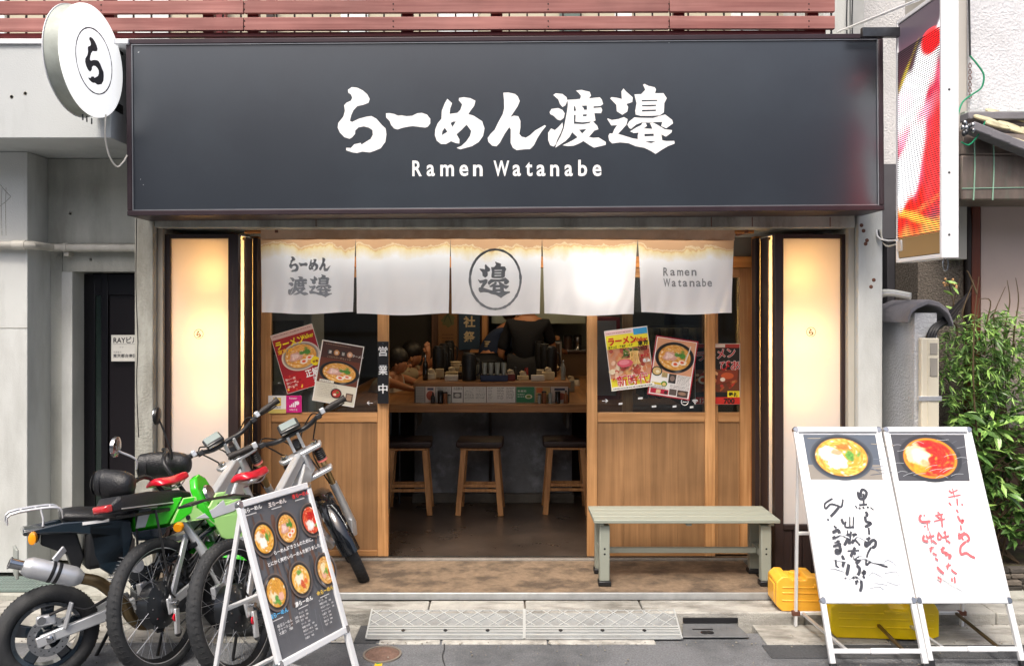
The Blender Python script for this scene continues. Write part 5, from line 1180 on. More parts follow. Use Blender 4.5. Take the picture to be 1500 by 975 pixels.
# soil bed and stone wall
box('planting_soil', M('soil', '4a4034', .95, var=.3, vs=30, bump=.8, bs=60, col2='5c6a34', c2=.5, s2=9), X(1385, -.35), 9, -.42, .0, -.02, .085, kind='structure', bev=.01)
t = thing('stone_wall', 'low dry stacked wall of thin dark slate stones under the shrub', 'wall', (X(1460, -.5), -.5, -.02))
sm_ = [M('slate_a', '4b4641', .85, var=.25, vs=18, bump=.6), M('slate_b', '665e55', .85, var=.25, vs=14, bump=.6), M('slate_c', '38342f', .9, var=.2, vs=18, bump=.6)]
for r in range(4):
    x = X(1388, -.5) + uni(-.05, 0)
    while x < 4.2:
        w = uni(.07, .17); h = .026
        mb = MB(); z0 = -.02 + r * .031; yy = -.50 + uni(-.015, .015) + r * .006
        mb.hexa([Vector((x + uni(0, .006), yy + uni(-.006, .006), z0)), Vector((x + w, yy + uni(-.006, .006), z0)), Vector((x + w, -.42, z0)), Vector((x, -.42, z0))],
                [Vector((x + uni(0, .006), yy + uni(-.006, .006), z0 + h + uni(-.004, .003))), Vector((x + w - uni(0, .006), yy + uni(-.006, .006), z0 + h)), Vector((x + w, -.42, z0 + h)), Vector((x, -.42, z0 + h))])
        mb.build('stone', sm_[random.randrange(3)], t, bev=.004, seg=1); x += w + .005

# ================================================================ bench
Yb0, Yb1 = 4.55 - 5.07, 4.877 - 5.07; bx0, bx1, bz = .522, 1.585, .39
t = thing('bench', 'grey green slatted resin bench standing on the shop step', 'bench', ((bx0 + bx1) / 2, (Yb0 + Yb1) / 2, 0))
n = 4; w = (Yb1 - Yb0) / n
for i in range(n): MB().box(bx0, bx1, Yb0 + w * i + .003, Yb0 + w * (i + 1) - .003, bz - .022, bz).build('slat', benchm, t, bev=.004)
for x in (bx0 + .03, bx1 - .06, (bx0 + bx1) / 2): MB().box(x, x + .03, Yb0 + .02, Yb1 - .02, bz - .04, bz - .0225).build('cross_batten', benchm, t, bev=.003)
lx = (X(880, -.48), X(1133, -.48) - .0)
for i, x in enumerate((bx0 + .035, bx1 - .1)):
    for y in (Yb0 + .035, Yb1 - .075):
        MB().box(x, x + .06, y, y + .045, .028, bz - .041).build('leg', benchm, t, bev=.006)
        MB().box(x - .006, x + .068, y - .008, y + .053, .001, .03).build('foot', blackm, t, bev=.005)
        if y < -.4:
            for z in (.135, .165, .205, .25)[:2 if 1 else 4]: MB().lathe([(.006, 0), (.005, .001)], (x + .03, y - .0005, z + .05), (0, -1, 0), 8).build('bolt', blackm, t)
    MB().box(x + .012, x + .045, Yb0 + .081, Yb1 - .076, .15, .19).build('side_stretcher', benchm, t, bev=.004)
MB().box(bx0 + .082, bx1 - .09, (Yb0 + Yb1) / 2 - .015, (Yb0 + Yb1) / 2 + .02, .155, .185).build('long_stretcher', benchm, t, bev=.004)

# ================================================================ interior
zc = .866
ct_ = thing('bar_counter', 'U shaped pale timber counter with a raised ledge inside the ramen shop', 'counter', (0, 1.1, 0))
Yc0 = .98; Yl = 1.09; xl_, xr2 = X(607, Yl), X(834, Yl)
MB().box(-1.35, 1.35, Yc0, Yl + .05, zc - .062, zc).build('front_top', wd_c, ct_, bev=.005)
MB().box(-1.35, xl_ - .001, Yl + .051, 3.28, zc - .062, zc).build('wing_top', wd_cy, ct_, bev=.004)
MB().box(xr2 + .001, 1.35, Yl + .051, 3.6, zc - .062, zc).build('wing_top', wd_cy, ct_, bev=.004)
zl_ = 1.025
MB().box(xl_ - .01, xr2 + .01, Yl - .01, Yl + .2, zl_ - .045, zl_).build('ledge', wd_c, ct_, bev=.004)
MB().box(xl_ - .01, xl_ + .14, Yl + .201, 3.0, zl_ - .045, zl_).build('wing_ledge', wd_cy, ct_, bev=.004)
MB().box(xr2 - .14, xr2 + .01, Yl + .201, 3.0, zl_ - .045, zl_).build('wing_ledge', wd_cy, ct_, bev=.004)
MB().box(xl_, xr2, Yl, Yl + .02, zc + .001, zl_ - .046).build('ledge_face', M('ledge_face', '37322d', .6), ct_)
MB().box(xl_, xl_ + .02, Yl + .021, 3.0, zc - .2, zl_ - .046).build('ledge_face', MATS['ledge_face'], ct_)
MB().box(xr2 - .02, xr2, Yl + .021, 3.0, zc - .2, zl_ - .046).build('ledge_face', MATS['ledge_face'], ct_)
MB().box(X(607, 1.5), X(838, 1.5), 1.5, 1.6, .075, zc - .063).build('front_panel', inwall, ct_, bev=.003)
MB().box(X(604, 1.46), X(841, 1.46), 1.46, 1.6, .001, .074).build('plinth', M('plinth', '5c5850', .8, var=.25, vs=8, bump=.3), ct_, bev=.003)
MB().box(-1.4, X(607, 1.5) - .001, 1.7, 1.75, 0.001, zc - .063).build('side_panel', indark, ct_)
MB().box(X(838, 1.5) + .001, 1.4, 1.7, 1.75, 0.001, zc - .063).build('side_panel', indark, ct_)
MB().tube([(X(718, 1.49), 1.485, .08), (X(718, 1.49), 1.485, zc - .07)], .012, 8).build('pipe', dsteel, ct_)
for px in (572, 585): MB().tube([(X(px, 1.4), 1.4, .01), (X(px, 1.4), 1.4, zc - .07)], .01, 8).build('pipe', dsteel, ct_)
seatm = M('stool_cushion', '2c1d1a', .5, var=.15, vs=20)
def stool():
    t = thing('bar_stool', 'x', 'stool', (0, 0, 0)); t['group'] = 'wooden bar stools along the counter'
    w = .175; hs = .57
    MB().loft([[Vector((x * a, y * b, z)) for x, y in ((-1, -1), (1, -1), (1, 1), (-1, 1))] for a, b, z in ((.165, .14, hs - .055), (.183, .15, hs - .04), (.18, .148, hs - .008), (.16, .13, hs))]).build('seat', seatm, t, bev=.012, seg=3)
    MB().box(-.15, .15, -.125, .125, hs - .075, hs - .056).build('seat_frame', wd_s, t, bev=.003)
    for sx in (-1, 1):
        for sy in (-1, 1): MB().beam((sx * .165, sy * .145, 0), (sx * .125, sy * .105, hs - .076), .042, .038, up=(0, 1, 0)).build('leg', wd_s, t, bev=.003)
        MB().beam((sx * .15, -.115, .13), (sx * .15, .115, .13), .022, .03).build('side_rail', wd_s, t, bev=.002)
    for sy, z in ((-1, .19), (1, .19), (-1, .225)):
        MB().beam((-.135, sy * .13, z), (.135, sy * .13, z), .02, .022, up=(0, 0, 1)).build('rail', wd_s, t, bev=.002)
    return t
s0 = stool(); 
for i, (px, lb) in enumerate(((600, 'leftmost wooden bar stool with a dark seat, partly behind the door post'), (704, 'middle wooden bar stool with a dark seat, fully in the doorway'), (829, 'rightmost wooden bar stool with a dark seat, near the bench'))):
    s_ = s0 if i == 0 else copy_tree(s0)
    s_.location = (X(px, 1.22), 1.22 + (.03 if i == 2 else 0), 0); s_['label'] = lb; s_.rotation_euler = (0, 0, uni(-.05, .05))
# menu sheets on the ledge face
def sheet_print(px0, px1, lab, draw):
    a = at(px0, 589.5, Yl - .012); b = at(px1, 566, Yl - .012); w, h = b.x - a.x, b.z - a.z
    p = Print(1); p.fn = lambda x, y: (x * w / 100, y * h / 100); p.rect(0, 0, 100, 100, 'd8d4cc'); draw(p)
    t = thing('menu_sheet', lab, 'menu', a, group='printed menus along the counter ledge')
    MB().box(a.x, b.x, Yl - .012, Yl - .0105, a.z, b.z).build('sheet', MATS['paper'], t)
    p.build('print', inkm, t, (a.x, Yl - .012, a.z), (1, 0, 0), (0, 0, 1))
def dl_(c, n=9, col='5a5a5a'):
    def f(p): p.rect(1, 1, 99, 99, c); lines(p, 8, 88, 94, n, 80 / n, col, 4)
    return f
sheet_print(609, 622, 'plain grey menu card at the left end of the ledge', dl_('a9a49c', 5, '8a867e'))
sheet_print(623, 638, 'menu card with a pinkish food picture on the left of the ledge', lambda p: (p.rect(1, 1, 99, 99, 'd9c8bc'), p.ell(50, 45, 40, 30, 'b0543c'), p.rect(20, 78, 80, 92, '4a4a60')))
sheet_print(639, 661, 'white text menu card behind the small dark bottles', dl_('d6d4ce', 7))
sheet_print(662, 678, 'white menu card with a grey photo in the middle', lambda p: (p.rect(1, 1, 99, 99, 'dcdad4'), p.rect(12, 28, 88, 64, '6c6a66'), p.ell(50, 46, 26, 12, 'c8c4bc'), p.text('お品書き', 14, 80, 20, '2a2a2a')))
sheet_print(679, 712, 'wide white menu with two columns of small text', lambda p: (p.rect(1, 1, 99, 99, 'd9d7d0'), lines(p, 5, 90, 46, 9, 9, '5a5a5a', 3), lines(p, 54, 90, 96, 9, 9, '5a5a5a', 3)))
sheet_print(713, 755, 'wide white price list with black section headings', lambda p: (p.rect(1, 1, 99, 99, 'dad8d2'), lines(p, 5, 90, 20, 9, 9, '707070', 3), lines(p, 36, 90, 60, 8, 10, '3a3a3a', 3), lines(p, 68, 90, 95, 9, 9, '5a5a5a', 3)))
sheet_print(756, 783, 'green menu card with a small pale picture', lambda p: (p.rect(1, 1, 99, 99, '2f7a50'), p.ell(68, 38, 20, 14, 'd8d4b0'), p.ell(68, 38, 12, 9, '6a8a3a'), p.text('新発売', 8, 66, 16, 'e8e8e0'), lines(p, 8, 50, 45, 2, 14, 'd8e8dc', 4)))
sheet_print(784, 806, 'tan menu card behind the condiment jars at right', lambda p: (p.rect(1, 1, 99, 99, 'b3925c'), p.rect(8, 62, 50, 92, 'c8642c'), p.ell(70, 60, 18, 14, 'e0c070'), lines(p, 8, 46, 90, 4, 10, '4a3a28', 4)))
sheet_print(807, 832, 'pale menu card with a food picture at the right end of the ledge', lambda p: (p.rect(1, 1, 99, 99, 'c0b0a4'), p.ell(60, 40, 26, 22, '9c4a34'), p.rect(20, 76, 82, 90, '2a3450')))
# bottles and jars
botg = M('bottle_dark', '14110f', .15, coat=.6); clearg = M('clear_ware', '8f938c', .12, var=.1, coat=.8); woodj = M('spice_brown', '7a4a2a', .5, var=.2)
def bottle(px, py, Y, h, r, mt, lab, cat='bottle', cap=black, shape=0, group=None, zb=None):
    b = at(px, py, Y); b.z = zb if zb is not None else b.z
    t = thing('bottle' if cat == 'bottle' else cat.replace(' ', '_'), lab, cat, b, group=group)
    if shape == 0: pr = [(r * .9, 0), (r, .004), (r, h * .55), (r * .8, h * .68), (r * .38, h * .78), (r * .34, h * .88)]
    elif shape == 1: pr = [(r * .92, 0), (r, .005), (r, h * .8), (r * .96, h * .86)]
    else: pr = [(r * .8, 0), (r * .85, .004), (r, h * .95), (r * .9, h)]
    MB().lathe(pr, b, n=14).build('body', mt, t)
    k = pr[-1]; MB().lathe([(k[0] * 1.1, k[1] + .0005), (k[0] * 1.12, h * .97), (k[0] * .8, h)] if shape != 2 else [(r * .7, h * .95), (r * .6, h * 1.02)], b, n=12).build('cap', cap, t)
    return t
gb = 'small bottles and jars in front of the ledge menus'
for px, h, r, mt, sh, lab in ((634, .085, .017, botg, 0, 'small dark soy bottle standing left of the others before the ledge'), (645, .10, .021, botg, 1, 'stout black jar before the white menu card'), (652, .09, .017, woodj, 1, 'brown spice jar beside the stout black jar'), (658, .07, .012, clearg, 1, 'small clear shaker right of the brown spice jar'),
                              (790, .075, .013, clearg, 1, 'small clear shaker before the tan menu card'), (797, .095, .018, woodj, 1, 'brown spice jar before the tan menu card'), (806, .08, .016, clearg, 2, 'small glass pot between the brown jar and the black jar at right'), (817, .095, .02, botg, 1, 'stout black jar near the right end of the ledge'), (829, .10, .018, woodj, 0, 'brown bottle at the right end of the ledge')):
    bottle(px, 590, Yl - .055, h, r, mt, lab, shape=sh, group=gb, zb=zc)
gi = 'things standing on the raised ledge'
def jug(px, Y, lab, h=.20, r=.052, mt=None, k=0):
    b = at(px, 560, Y); b.z = zl_; t = thing('black_jug', lab, 'water jug', b, group='black insulated water jugs on the ledge')
    MB().lathe([(r * .95, 0), (r, .01), (r, h * .85), (r * .93, h * .93), (r * .7, h * .95)], b, n=20).build('body', mt or blackm, t)
    MB().lathe([(r * .8, h * .951), (r * .82, h * .99), (r * .4, h * 1.02)], b, n=16).build('lid', dsteel, t)
    MB().tube([b + Vector((r * .95, 0, h * .8)), b + Vector((r * 1.5, 0, h * .72)), b + Vector((r * 1.5, 0, h * .3)), b + Vector((r * .98, 0, h * .2))], .007, 6, sm=3).build('handle', blackm, t)
jug(687, 1.2, 'tall black water jug at the middle of the ledge', .215, .056)
for i, (px, Y, lab) in enumerate(((642, 1.6, 'nearest black jug of the left row'), (650, 2.1, 'second black jug of the left row'), (658, 2.7, 'farthest black jug of the left row'))): jug(px, Y, lab, .25, .05)
for i, (px, Y, lab) in enumerate(((808, 1.55, 'nearest black jug of the right row'), (798, 2.0, 'second black jug of the right row'), (790, 2.6, 'farthest black jug of the right row'))): jug(px, Y, lab, .25, .045)
bottle(623, 559, 1.25, .20, .022, botg, 'tall dark bottle with a silver pourer at the left end of the ledge', cap=steel, zb=zl_)
bottle(825, 559, 1.25, .16, .02, clearg, 'clear bottle with a silver pourer at the right end of the ledge', cap=steel, zb=zl_)
def carton(px0, px1, py0, Y, lab, col='cfc9bd'):
    a = at(px0, 559, Y); b = at(px1, py0, Y); o = box('card_holder', M('card_' + col, col, .6), a.x, b.x, Y - .03, Y + .03, zl_, b.z, label=lab, cat='card holder'); return o
carton(652, 671, 549, 1.2, 'white card holder on the ledge left of the tall jug'); carton(778, 797, 549, 1.2, 'white card holder on the ledge near the right row of jugs')
carton(638, 650, 540, 1.5, 'cream tissue box behind the left card holder', 'b9a888'); carton(786, 797, 541, 1.5, 'cream tissue box behind the right card holder', 'b9a888')
tr_ = thing('glass_tray', 'navy tray of stacked drinking glasses on the ledge', 'tray', at(724, 559, 1.2))
a, b = at(704, 559, 1.14), at(744, 549, 1.14); MB().box(a.x, b.x, 1.12, 1.28, zl_, b.z).build('tray', M('navy_tray', '1c2748', .4), tr_, bev=.004)
for i in range(4):
    for j in range(2):
        x = a.x + .03 + i * .05; g_ = thing('drinking_glass', None, None, (x, 1.16 + j * .07, b.z)); 
        bpy.data.objects.remove(g_)
        MB().lathe([(.017, 0), (.022, .09), (.020, .09), (.016, .004)], (x, 1.16 + j * .07, b.z + .001), n=12, cap=False).build('drinking_glass', clearg, tr_)
# trays of cups, wooden bowl piles, napkins behind
def pile(px, py, Y, n, r, h, mt, lab, nm='bowl_stack'):
    b = at(px, py, Y); t = thing(nm, lab, 'bowls', b)
    for i in range(n): MB().lathe([(r * .5, 0), (r, h * .9), (r * .97, h), (r * .9, h)], b + Vector((uni(-.003, .003), 0, i * h * .45)), n=16).build('bowl', mt, t)
pale = M('pale_ware', 'c9b898', .5)
pile(668, 545, 2.0, 3, .05, .05, pale, 'stack of pale bowls on the left wing of the ledge'); pile(672, 555, 1.5, 2, .05, .04, M('dark_ware', '3a2c24', .5), 'dark bowls beside the left row of jugs')
pile(716, 520, 2.9, 5, .05, .05, pale, 'stack of pale bowls on the back shelf'); pile(815, 548, 1.7, 2, .05, .045, pale, 'stack of pale bowls by the right row of jugs')
rs2 = random.Random(77)
for i, (px, Y, w_, h_, c_) in enumerate(((662, 1.45, .05, .05, 'c9b48a'), (676, 1.8, .04, .07, 'b8996a'), (632, 1.35, .035, .045, 'd8ccb0'), (700, 1.3, .03, .12, '8f938c'), (748, 1.22, .035, .05, '6b1f1c'), (755, 1.3, .03, .09, '2a2a2c'), (766, 1.25, .045, .035, 'c9b48a'), (771, 1.5, .03, .08, 'a33028'), (803, 1.3, .05, .06, 'd0bc94'), (812, 1.9, .06, .09, 'b8a070'), (836, 1.9, .03, .1, '8f938c'), (845, 2.4, .05, .06, 'cfc9bd'))):
    b = at(px, 559, Y); b.z = zl_ if Y < 2.9 else b.z
    if px > 833: b.z = zc
    t = thing('napkin_box', ['small %s box or pot among the tableware' % q for q in ('x',)][0], 'tableware', b); t['label'] = ['tan napkin box behind the left card holder', 'brown wooden box beside the left jugs', 'pale folded napkins by the silver topped bottle', 'clear tumbler beside the tall jug', 'small dark red pot right of the glass tray', 'small black canister right of the red pot', 'tan tray left of the right card holder', 'red lidded jar left of the right card holder', 'cream box in front of the right jugs', 'tan box stack farther back at right', 'clear glass on the right counter wing', 'white cup on the far right counter wing'][i]
    m_ = M('ware_' + c_, c_, .5, var=.15, vs=20)
    if i % 2: MB().lathe([(w_ * .5, 0), (w_ * .55, .004), (w_ * .5, h_ * .8), (w_ * .35, h_)], b, n=12).build('pot', m_, t); MB().lathe([(w_ * .4, h_ + .0005), (w_ * .38, h_ + .01)], b, n=12).build('lid', dsteel, t)
    else: MB().box(b.x - w_, b.x + w_, Y - .04, Y + .04, b.z, b.z + h_).build('box', m_, t, bev=.004); MB().hexa([b + Vector((-.02, -.02, h_)), b + Vector((.03, -.02, h_)), b + Vector((.03, .02, h_)), b + Vector((-.02, .02, h_))], [b + Vector((-.03, -.03, h_ + .03)), b + Vector((.02, -.01, h_ + .035)), b + Vector((.02, .02, h_ + .03)), b + Vector((-.01, .02, h_ + .04))]).build('napkin', pale, t)
# back of the shop
Yk = 3.25
t = thing('back_shelf', 'dark timber shelf and panelling at the back of the shop', 'shelf', at(680, 520, Yk))
MB().box(X(632, Yk), X(716, Yk), Yk, Yk + .04, .0, 2.4).build('panel', wood('brown_panel', '6b4426', '4a2c16', 'z', .8), t, bev=.003)
MB().box(X(690, Yk), X(748, Yk), Yk - .3, Yk - .001, Zh(516, 3), Zh(513, 3)).build('board', wd_c, t, bev=.002)
MB().box(X(706, Yk - .05), X(714, Yk - .05), Yk - .05, Yk - .001, Zh(514, 3) + .01, 2.3).build('upright', wd_s, t, bev=.002)
def hang(px0, px1, py0, py1, Y, name, lab, cat, draw):
    a = at(px0, py1, Y); b = at(px1, py0, Y); w, h = b.x - a.x, b.z - a.z; p = Print(1); p.fn = lambda x, y: (x * w / 100, y * h / 100); draw(p)
    t = thing(name, lab, cat, a); MB().box(a.x, b.x, Y, Y + .004, a.z, b.z).build('cloth', MATS['paper'], t); p.build('print', inkm, t, a, (1, 0, 0), (0, 0, 1))
hang(672, 703, 430, 512, Yk - .03, 'festival_banner', 'dark blue hanging banner with pale characters 三社祭', 'banner', lambda p: (p.rect(0, 0, 100, 100, '14304a'), [p.fit(c, 22, 78, y, y + 20, 'b9a888', .03) for c, y in (('三', 66), ('社', 40), ('祭', 13))]))
hang(642, 670, 430, 512, Yk - .02, 'wall_poster', 'tan paper poster with a green drawing beside the blue banner', 'poster', lambda p: (p.rect(0, 0, 100, 100, '6d4a22'), p.ell(50, 52, 34, 12, '4a4a20', jit=.4), p.stroke([(30, 50), (50, 62), (70, 46)], '2f3a18', 5), lines(p, 20, 26, 80, 4, 6, '4a2f14', 2)))
t = thing('extractor_hood', 'pale steel extractor hood over the kitchen', 'hood', at(790, 465, 3.4))
MB().box(X(720, 3.4), X(858, 3.4), 3.4, 4.3, Zh(474, 3.4), 2.2).build('hood', M('hood_steel', '9aa396', .4, .3, var=.1), t, bev=.004)
MB().box(X(744, 3.38), X(790, 3.38), 3.36, 3.399, Zh(478, 3.4), Zh(466, 3.4)).build('hood_trim', M('hood_cream', 'c8c8b0', .5), t, bev=.003)
t = thing('steel_cabinet', 'stainless cabinet with a timber board on top in the kitchen', 'cabinet', at(800, 540, 2.9))
a, b = at(777, 545, 2.9), at(823, 500, 2.9)
MB().box(a.x, b.x, 2.9, 3.3, .7, b.z).build('body', M('cabinet_steel', 'a9a69c', .3, .8, var=.1), t, bev=.004)
MB().box(a.x + .02, b.x - .02, 2.885, 2.899, a.z, b.z - .02).build('door', M('warm_reflection', '3f2f20', .25, coat=.5), t, bev=.004)  # warm reflection in the steel, painted as a dark brown front
MB().box(a.x + .06, b.x - .02, 2.9, 3.2, b.z + .012, b.z + .05).build('board', wd_c, t, bev=.004); MB().box(a.x, b.x, 2.9, 3.2, b.z + .001, b.z + .011).build('top', blackm, t)
t = thing('kitchen_unit', 'brown kitchen counter at the right behind the ledge', 'counter', at(840, 540, 3.5))
MB().box(X(800, 3.5), 1.9, 3.5, 4.2, .001, Zh(515, 3.5)).build('body', M('unit_brown', '5c432c', .6, var=.15), t, bev=.004)
MB().box(X(800, 3.5), 1.9, 3.45, 4.2, Zh(515, 3.5) + .001, Zh(512, 3.5)).build('top', steel, t, bev=.003)
for i, (px, lab) in enumerate(((832, 'red lidded pot on the kitchen counter'), (846, 'small steel ladle pot hanging right in the kitchen'))): bottle(px, 512, 3.6, .16, .045, [M('dark_pot', '3c2a26', .4), steel][i], lab, 'pot', cap=black, shape=1)
t = thing('red_cabinet', 'dark red cabinet seen through the right door glass', 'cabinet', (X(893, 1.2), 1.2, 0))
MB().box(X(872, 1.2), X(911, 1.2), 1.3, 1.8, .001, Zh(465, 1.2)).build('body', M('cabinet_red', '7c1a22', .5), t, bev=.004)
MB().box(X(876, 1.2), X(905, 1.2), 1.28, 1.299, .9, Zh(470, 1.2)).build('door', M('door_pale', '8a8890', .3), t, bev=.004)
t = thing('coat_rail', 'rail of clothes and hangers seen through the right door glass', 'coat rail', at(970, 480, .8))
MB().tube([at(935, 478, .8), at(1030, 478, .8)], .008, 8).build('rail', dsteel, t)
for k in range(9):
    x = 940 + k * 10; c = at(x, 480, .8); c2 = ['4a4238', '6b6455', '33302c', '7a6f5a'][k % 4]
    MB().loft([[c + Vector((a * w_, bb * .17, -h_)) for a, bb in ((-1, -1), (1, -1), (1, 1), (-1, 1))] for w_, h_ in ((.004, .0), (.012, .06), (.014, .4), (.015, .5))]).build('garment', M('cloth_' + c2, c2, .9), t, bev=.003)
bxm = M('machine_grey', '8a8c8c', .5)
t = thing('ticket_machine', 'grey machine standing behind the left door glass', 'machine', (X(410, .6), .6, 0)); 
MB().box(X(384, .6), X(452, .6), .7, 1.1, .001, Zh(455, .6)).build('cabinet', bxm, t, bev=.01); MB().box(X(392, .6), X(440, .6), .69, .699, Zh(560, .6), Zh(470, .6)).build('front_panel', M('machine_dark', '4a4c4c', .3, coat=.3), t, bev=.004)
MB().box(X(396, .6), X(415, .6), .683, .689, Zh(565, .6), Zh(520, .6)).build('label_panel', M('machine_pale', 'a9b0a4', .5), t)
t = thing('spray_bottle', 'clear plastic bottle on the sill behind the left door glass', 'bottle', at(457, 603, .09))
b = at(457, 603, .11); MB().lathe([(.03, 0), (.032, .02), (.03, .09), (.012, .12), (.01, .14)], b, n=12).build('body', M('plastic_clear', 'b4b8b4', .2, coat=.5), t); MB().box(b.x - .03, b.x + .015, .1, .12, b.z + .141, b.z + .165).build('trigger', white, t, bev=.003)

# lamps added to light the dining room, unseen above the curtain line
for i, (x, y, z, e) in enumerate(((-.75, 1.6, 2.25, 8), (.75, 1.6, 2.25, 8.5), (.1, 2.6, 2.3, 6), (.6, 3.9, 2.0, 6), (1.45, .9, 2.3, 3))):
    t = thing('added_lamp', ['added unseen pendant lamp over the left counter wing', 'added unseen pendant lamp over the right counter wing', 'added unseen pendant lamp in the middle of the kitchen', 'added unseen kitchen lamp under the hood', 'added unseen lamp over the right corner by the clothes rail'][i], 'lamp', (x, y, z))
    MB().lathe([(.02, .1), (.03, .09), (.1, .0), (.096, .0), (.02, .085)], (x, y, z), n=20, cap=False).build('shade', black, t)
    MB().ell((x, y, z + .02), (.025, .025, .03), 10, 8).build('bulb', M('warm_bulb', 'ffd9a0', .3, emit='ffc880', es=4), t)
    MB().tube([(x, y, z + .1), (x, y, 2.6)], .004, 6).build('cord', black, t)
    l = bpy.data.lights.new('added_lamp_light', 'POINT'); l.energy = e; l.color = (1, .72, .42) if i != 3 else (.9, 1, .85); l.shadow_soft_size = .06
    o = bpy.data.objects.new('added_lamp_light', l); COL.objects.link(o); o.parent = t; o.location = (0, 0, -.03)

# ================================================================ people
skin = M('skin', 'b07a5a', .5, var=.08, vs=10)
def skinmesh(name, P, E_, rad, mat, parent, root=0, sub=2):
    me = bpy.data.meshes.new(name); O = ORG[parent.name]
    me.from_pydata([Vector(p) - O for p in P], E_, []); me.materials.append(mat)
    o = link(name, me, parent); o.modifiers.new('skin', 'SKIN'); sv = me.skin_vertices[0].data
    for i, r in enumerate(rad): sv[i].radius = (r, r) if not isinstance(r, tuple) else r; sv[i].use_root = (i == root)
    s = o.modifiers.new('sub', 'SUBSURF'); s.levels = sub; s.render_levels = sub
    me.polygons.foreach_set('use_smooth', [True] * len(me.polygons)); o.modifiers['skin'].use_smooth_shade = True
    return o
def person(lab, base, fwd, lean, seated, arms, shirt, hair, head_tilt=.2, group=None, apron=None):
    """fwd: unit vector the person faces; arms: list of (elbow, wrist, fingertip direction) world points, left then right"""
    f = Vector(fwd).normalized(); r = f.cross(Vector((0, 0, 1))).normalized(); U = Vector((0, 0, 1)); base = Vector(base)
    t = thing('person', lab, 'person', (base.x, base.y, 0), group=group)
    hip = base + U * (.55 if seated else .99); ch = hip + U * .32 * math.cos(lean) + f * .32 * math.sin(lean); nk = ch + U * .17 * math.cos(lean) + f * .17 * math.sin(lean)
    hd = nk + U * .09 + f * .05; top = hd + U * .10 + f * .02 * head_tilt
    P = [hip, ch, nk, nk + (hd - nk) * .5, hd, top]; E_ = [(0, 1), (1, 2), (2, 3), (3, 4), (4, 5)]; rad = [.14, (.16, .13), .06, .052, .088, .075]
    SP = [hip, ch, ch + (nk - ch) * .75]; SE = [(0, 1), (1, 2)]; SR = [.155, .172, .1]
    for s, (el, wr, fd) in zip((-1, 1), arms):
        sh = ch + (nk - ch) * .72 + r * s * .17; i = len(P); P += [sh, el, wr]; E_ += [(2, i), (i, i + 1), (i + 1, i + 2)]; rad += [.058, .042, .028]
        fd = Vector(fd).normalized(); side = fd.cross(U).normalized(); palm = Vector(wr) + fd * .07; P.append(palm); rad.append((.036, .02)); E_.append((i + 2, i + 3))
        for k in range(4):
            j = len(P); b0 = palm + fd * .02 + side * (.027 - .018 * k); l = (.07, .08, .074, .058)[k]
            P += [b0 + fd * l * .5 - U * .008, b0 + fd * l - U * .03]; rad += [.0095, .008]; E_ += [(i + 3, j), (j, j + 1)]
        j = len(P); tb = Vector(wr) + fd * .04 + side * .035 * s * -1; P += [tb, tb + fd * .04 + side * -.012 * s]; rad += [.012, .01]; E_ += [(i + 3, j), (j, j + 1)]
        k = len(SP); SP += [sh, Vector(sh).lerp(Vector(el), .85)]; SR += [.078, .062]; SE += [(2, k), (k, k + 1)]
    for s in (-1, 1):
        i = len(P); h = hip + r * s * .1
        if seated: P += [h, h + f * .4 - U * .02, h + f * .36 - U * .42, h + f * .5 - U * .46]
        else: P += [h, h - U * .43 + f * .03, h - U * .84, h - U * .88 + f * .14]
        rad += [.09, .06, .04, .035]; E_ += [(0, i), (i, i + 1), (i + 1, i + 2), (i + 2, i + 3)]
    skinmesh('body', P, E_, rad, skin, t); skinmesh('shirt', SP, SE, SR, shirt, t)
    TP = [hip]; TE = []; TR = [.16]
    for s in (-1, 1):
        i = len(TP); h = hip + r * s * .1
        TP += [h] + ([h + f * .4 - U * .02, h + f * .36 - U * .36] if seated else [h - U * .43 + f * .03, h - U * .8]); TR += [.105, .078, .06]; TE += [(0, i), (i, i + 1), (i + 1, i + 2)]
    skinmesh('trousers', TP, TE, TR, M('trousers', '24262c', .9), t)
    rot = Matrix((f, -r, U)).transposed().to_3x3()
    hc = hd + U * .055 - f * .012
    MB().ell(hc + U * .02 - f * .015, (.105, .09, .105), 16, 12, rot, .04).build('hair', hair, t)
    MB().ell(hd + f * .1 + U * .005, (.014, .012, .02), 8, 6, rot).build('nose', skin, t)
    for s in (-1, 1):
        MB().ell(hd + r * s * .088 + U * .01, (.014, .008, .024), 8, 6, rot).build('ear', skin, t)
        MB().ell(hd + f * .088 + r * s * .032 + U * .03, (.006, .012, .007), 8, 6, rot).build('eye', black, t)
    MB().ell(hd + f * .09 - U * .04, (.005, .022, .005), 8, 6, rot).build('mouth', M('lips', '8a4a42', .5), t)
    return t
whs = M('white_shirt', 'c9c4ba', .9, var=.05); beis = M('beige_shirt', 'a9987c', .9); navs = M('navy_shirt', '10131c', .9); hairm = M('black_hair', '15110f', .5, var=.3, vs=60, bump=.3)
h1 = (X(597, 2.0), 2.0)
person('seated customer in a white shirt leaning over the left counter wing with dark hair', (h1[0] - .32, 2.0, 0), (.97, -.22, 0), .45, True,
       [((h1[0] - .05, 2.14, .96), (h1[0] + .08, 2.05, .93), (.9, -.3, -.1)), ((h1[0] - .1, 1.78, .95), (h1[0] + .04, 1.66, .92), (1, .1, -.1))], whs, hairm)
h2 = (X(620, 2.6), 2.6)
person('second seated customer in a beige shirt, farther back, with a hand raised to the face', (h2[0] - .3, 2.62, 0), (.98, -.2, 0), .35, True,
       [((h2[0] + .0, 2.74, 1.0), (h2[0] + .1, 2.7, 1.1), (.6, 0, .5)), ((h2[0] + .0, 2.5, .97), (h2[0] + .06, 2.45, 1.14), (-.1, .1, 1))], beis, hairm)
kx = X(772, 2.75)
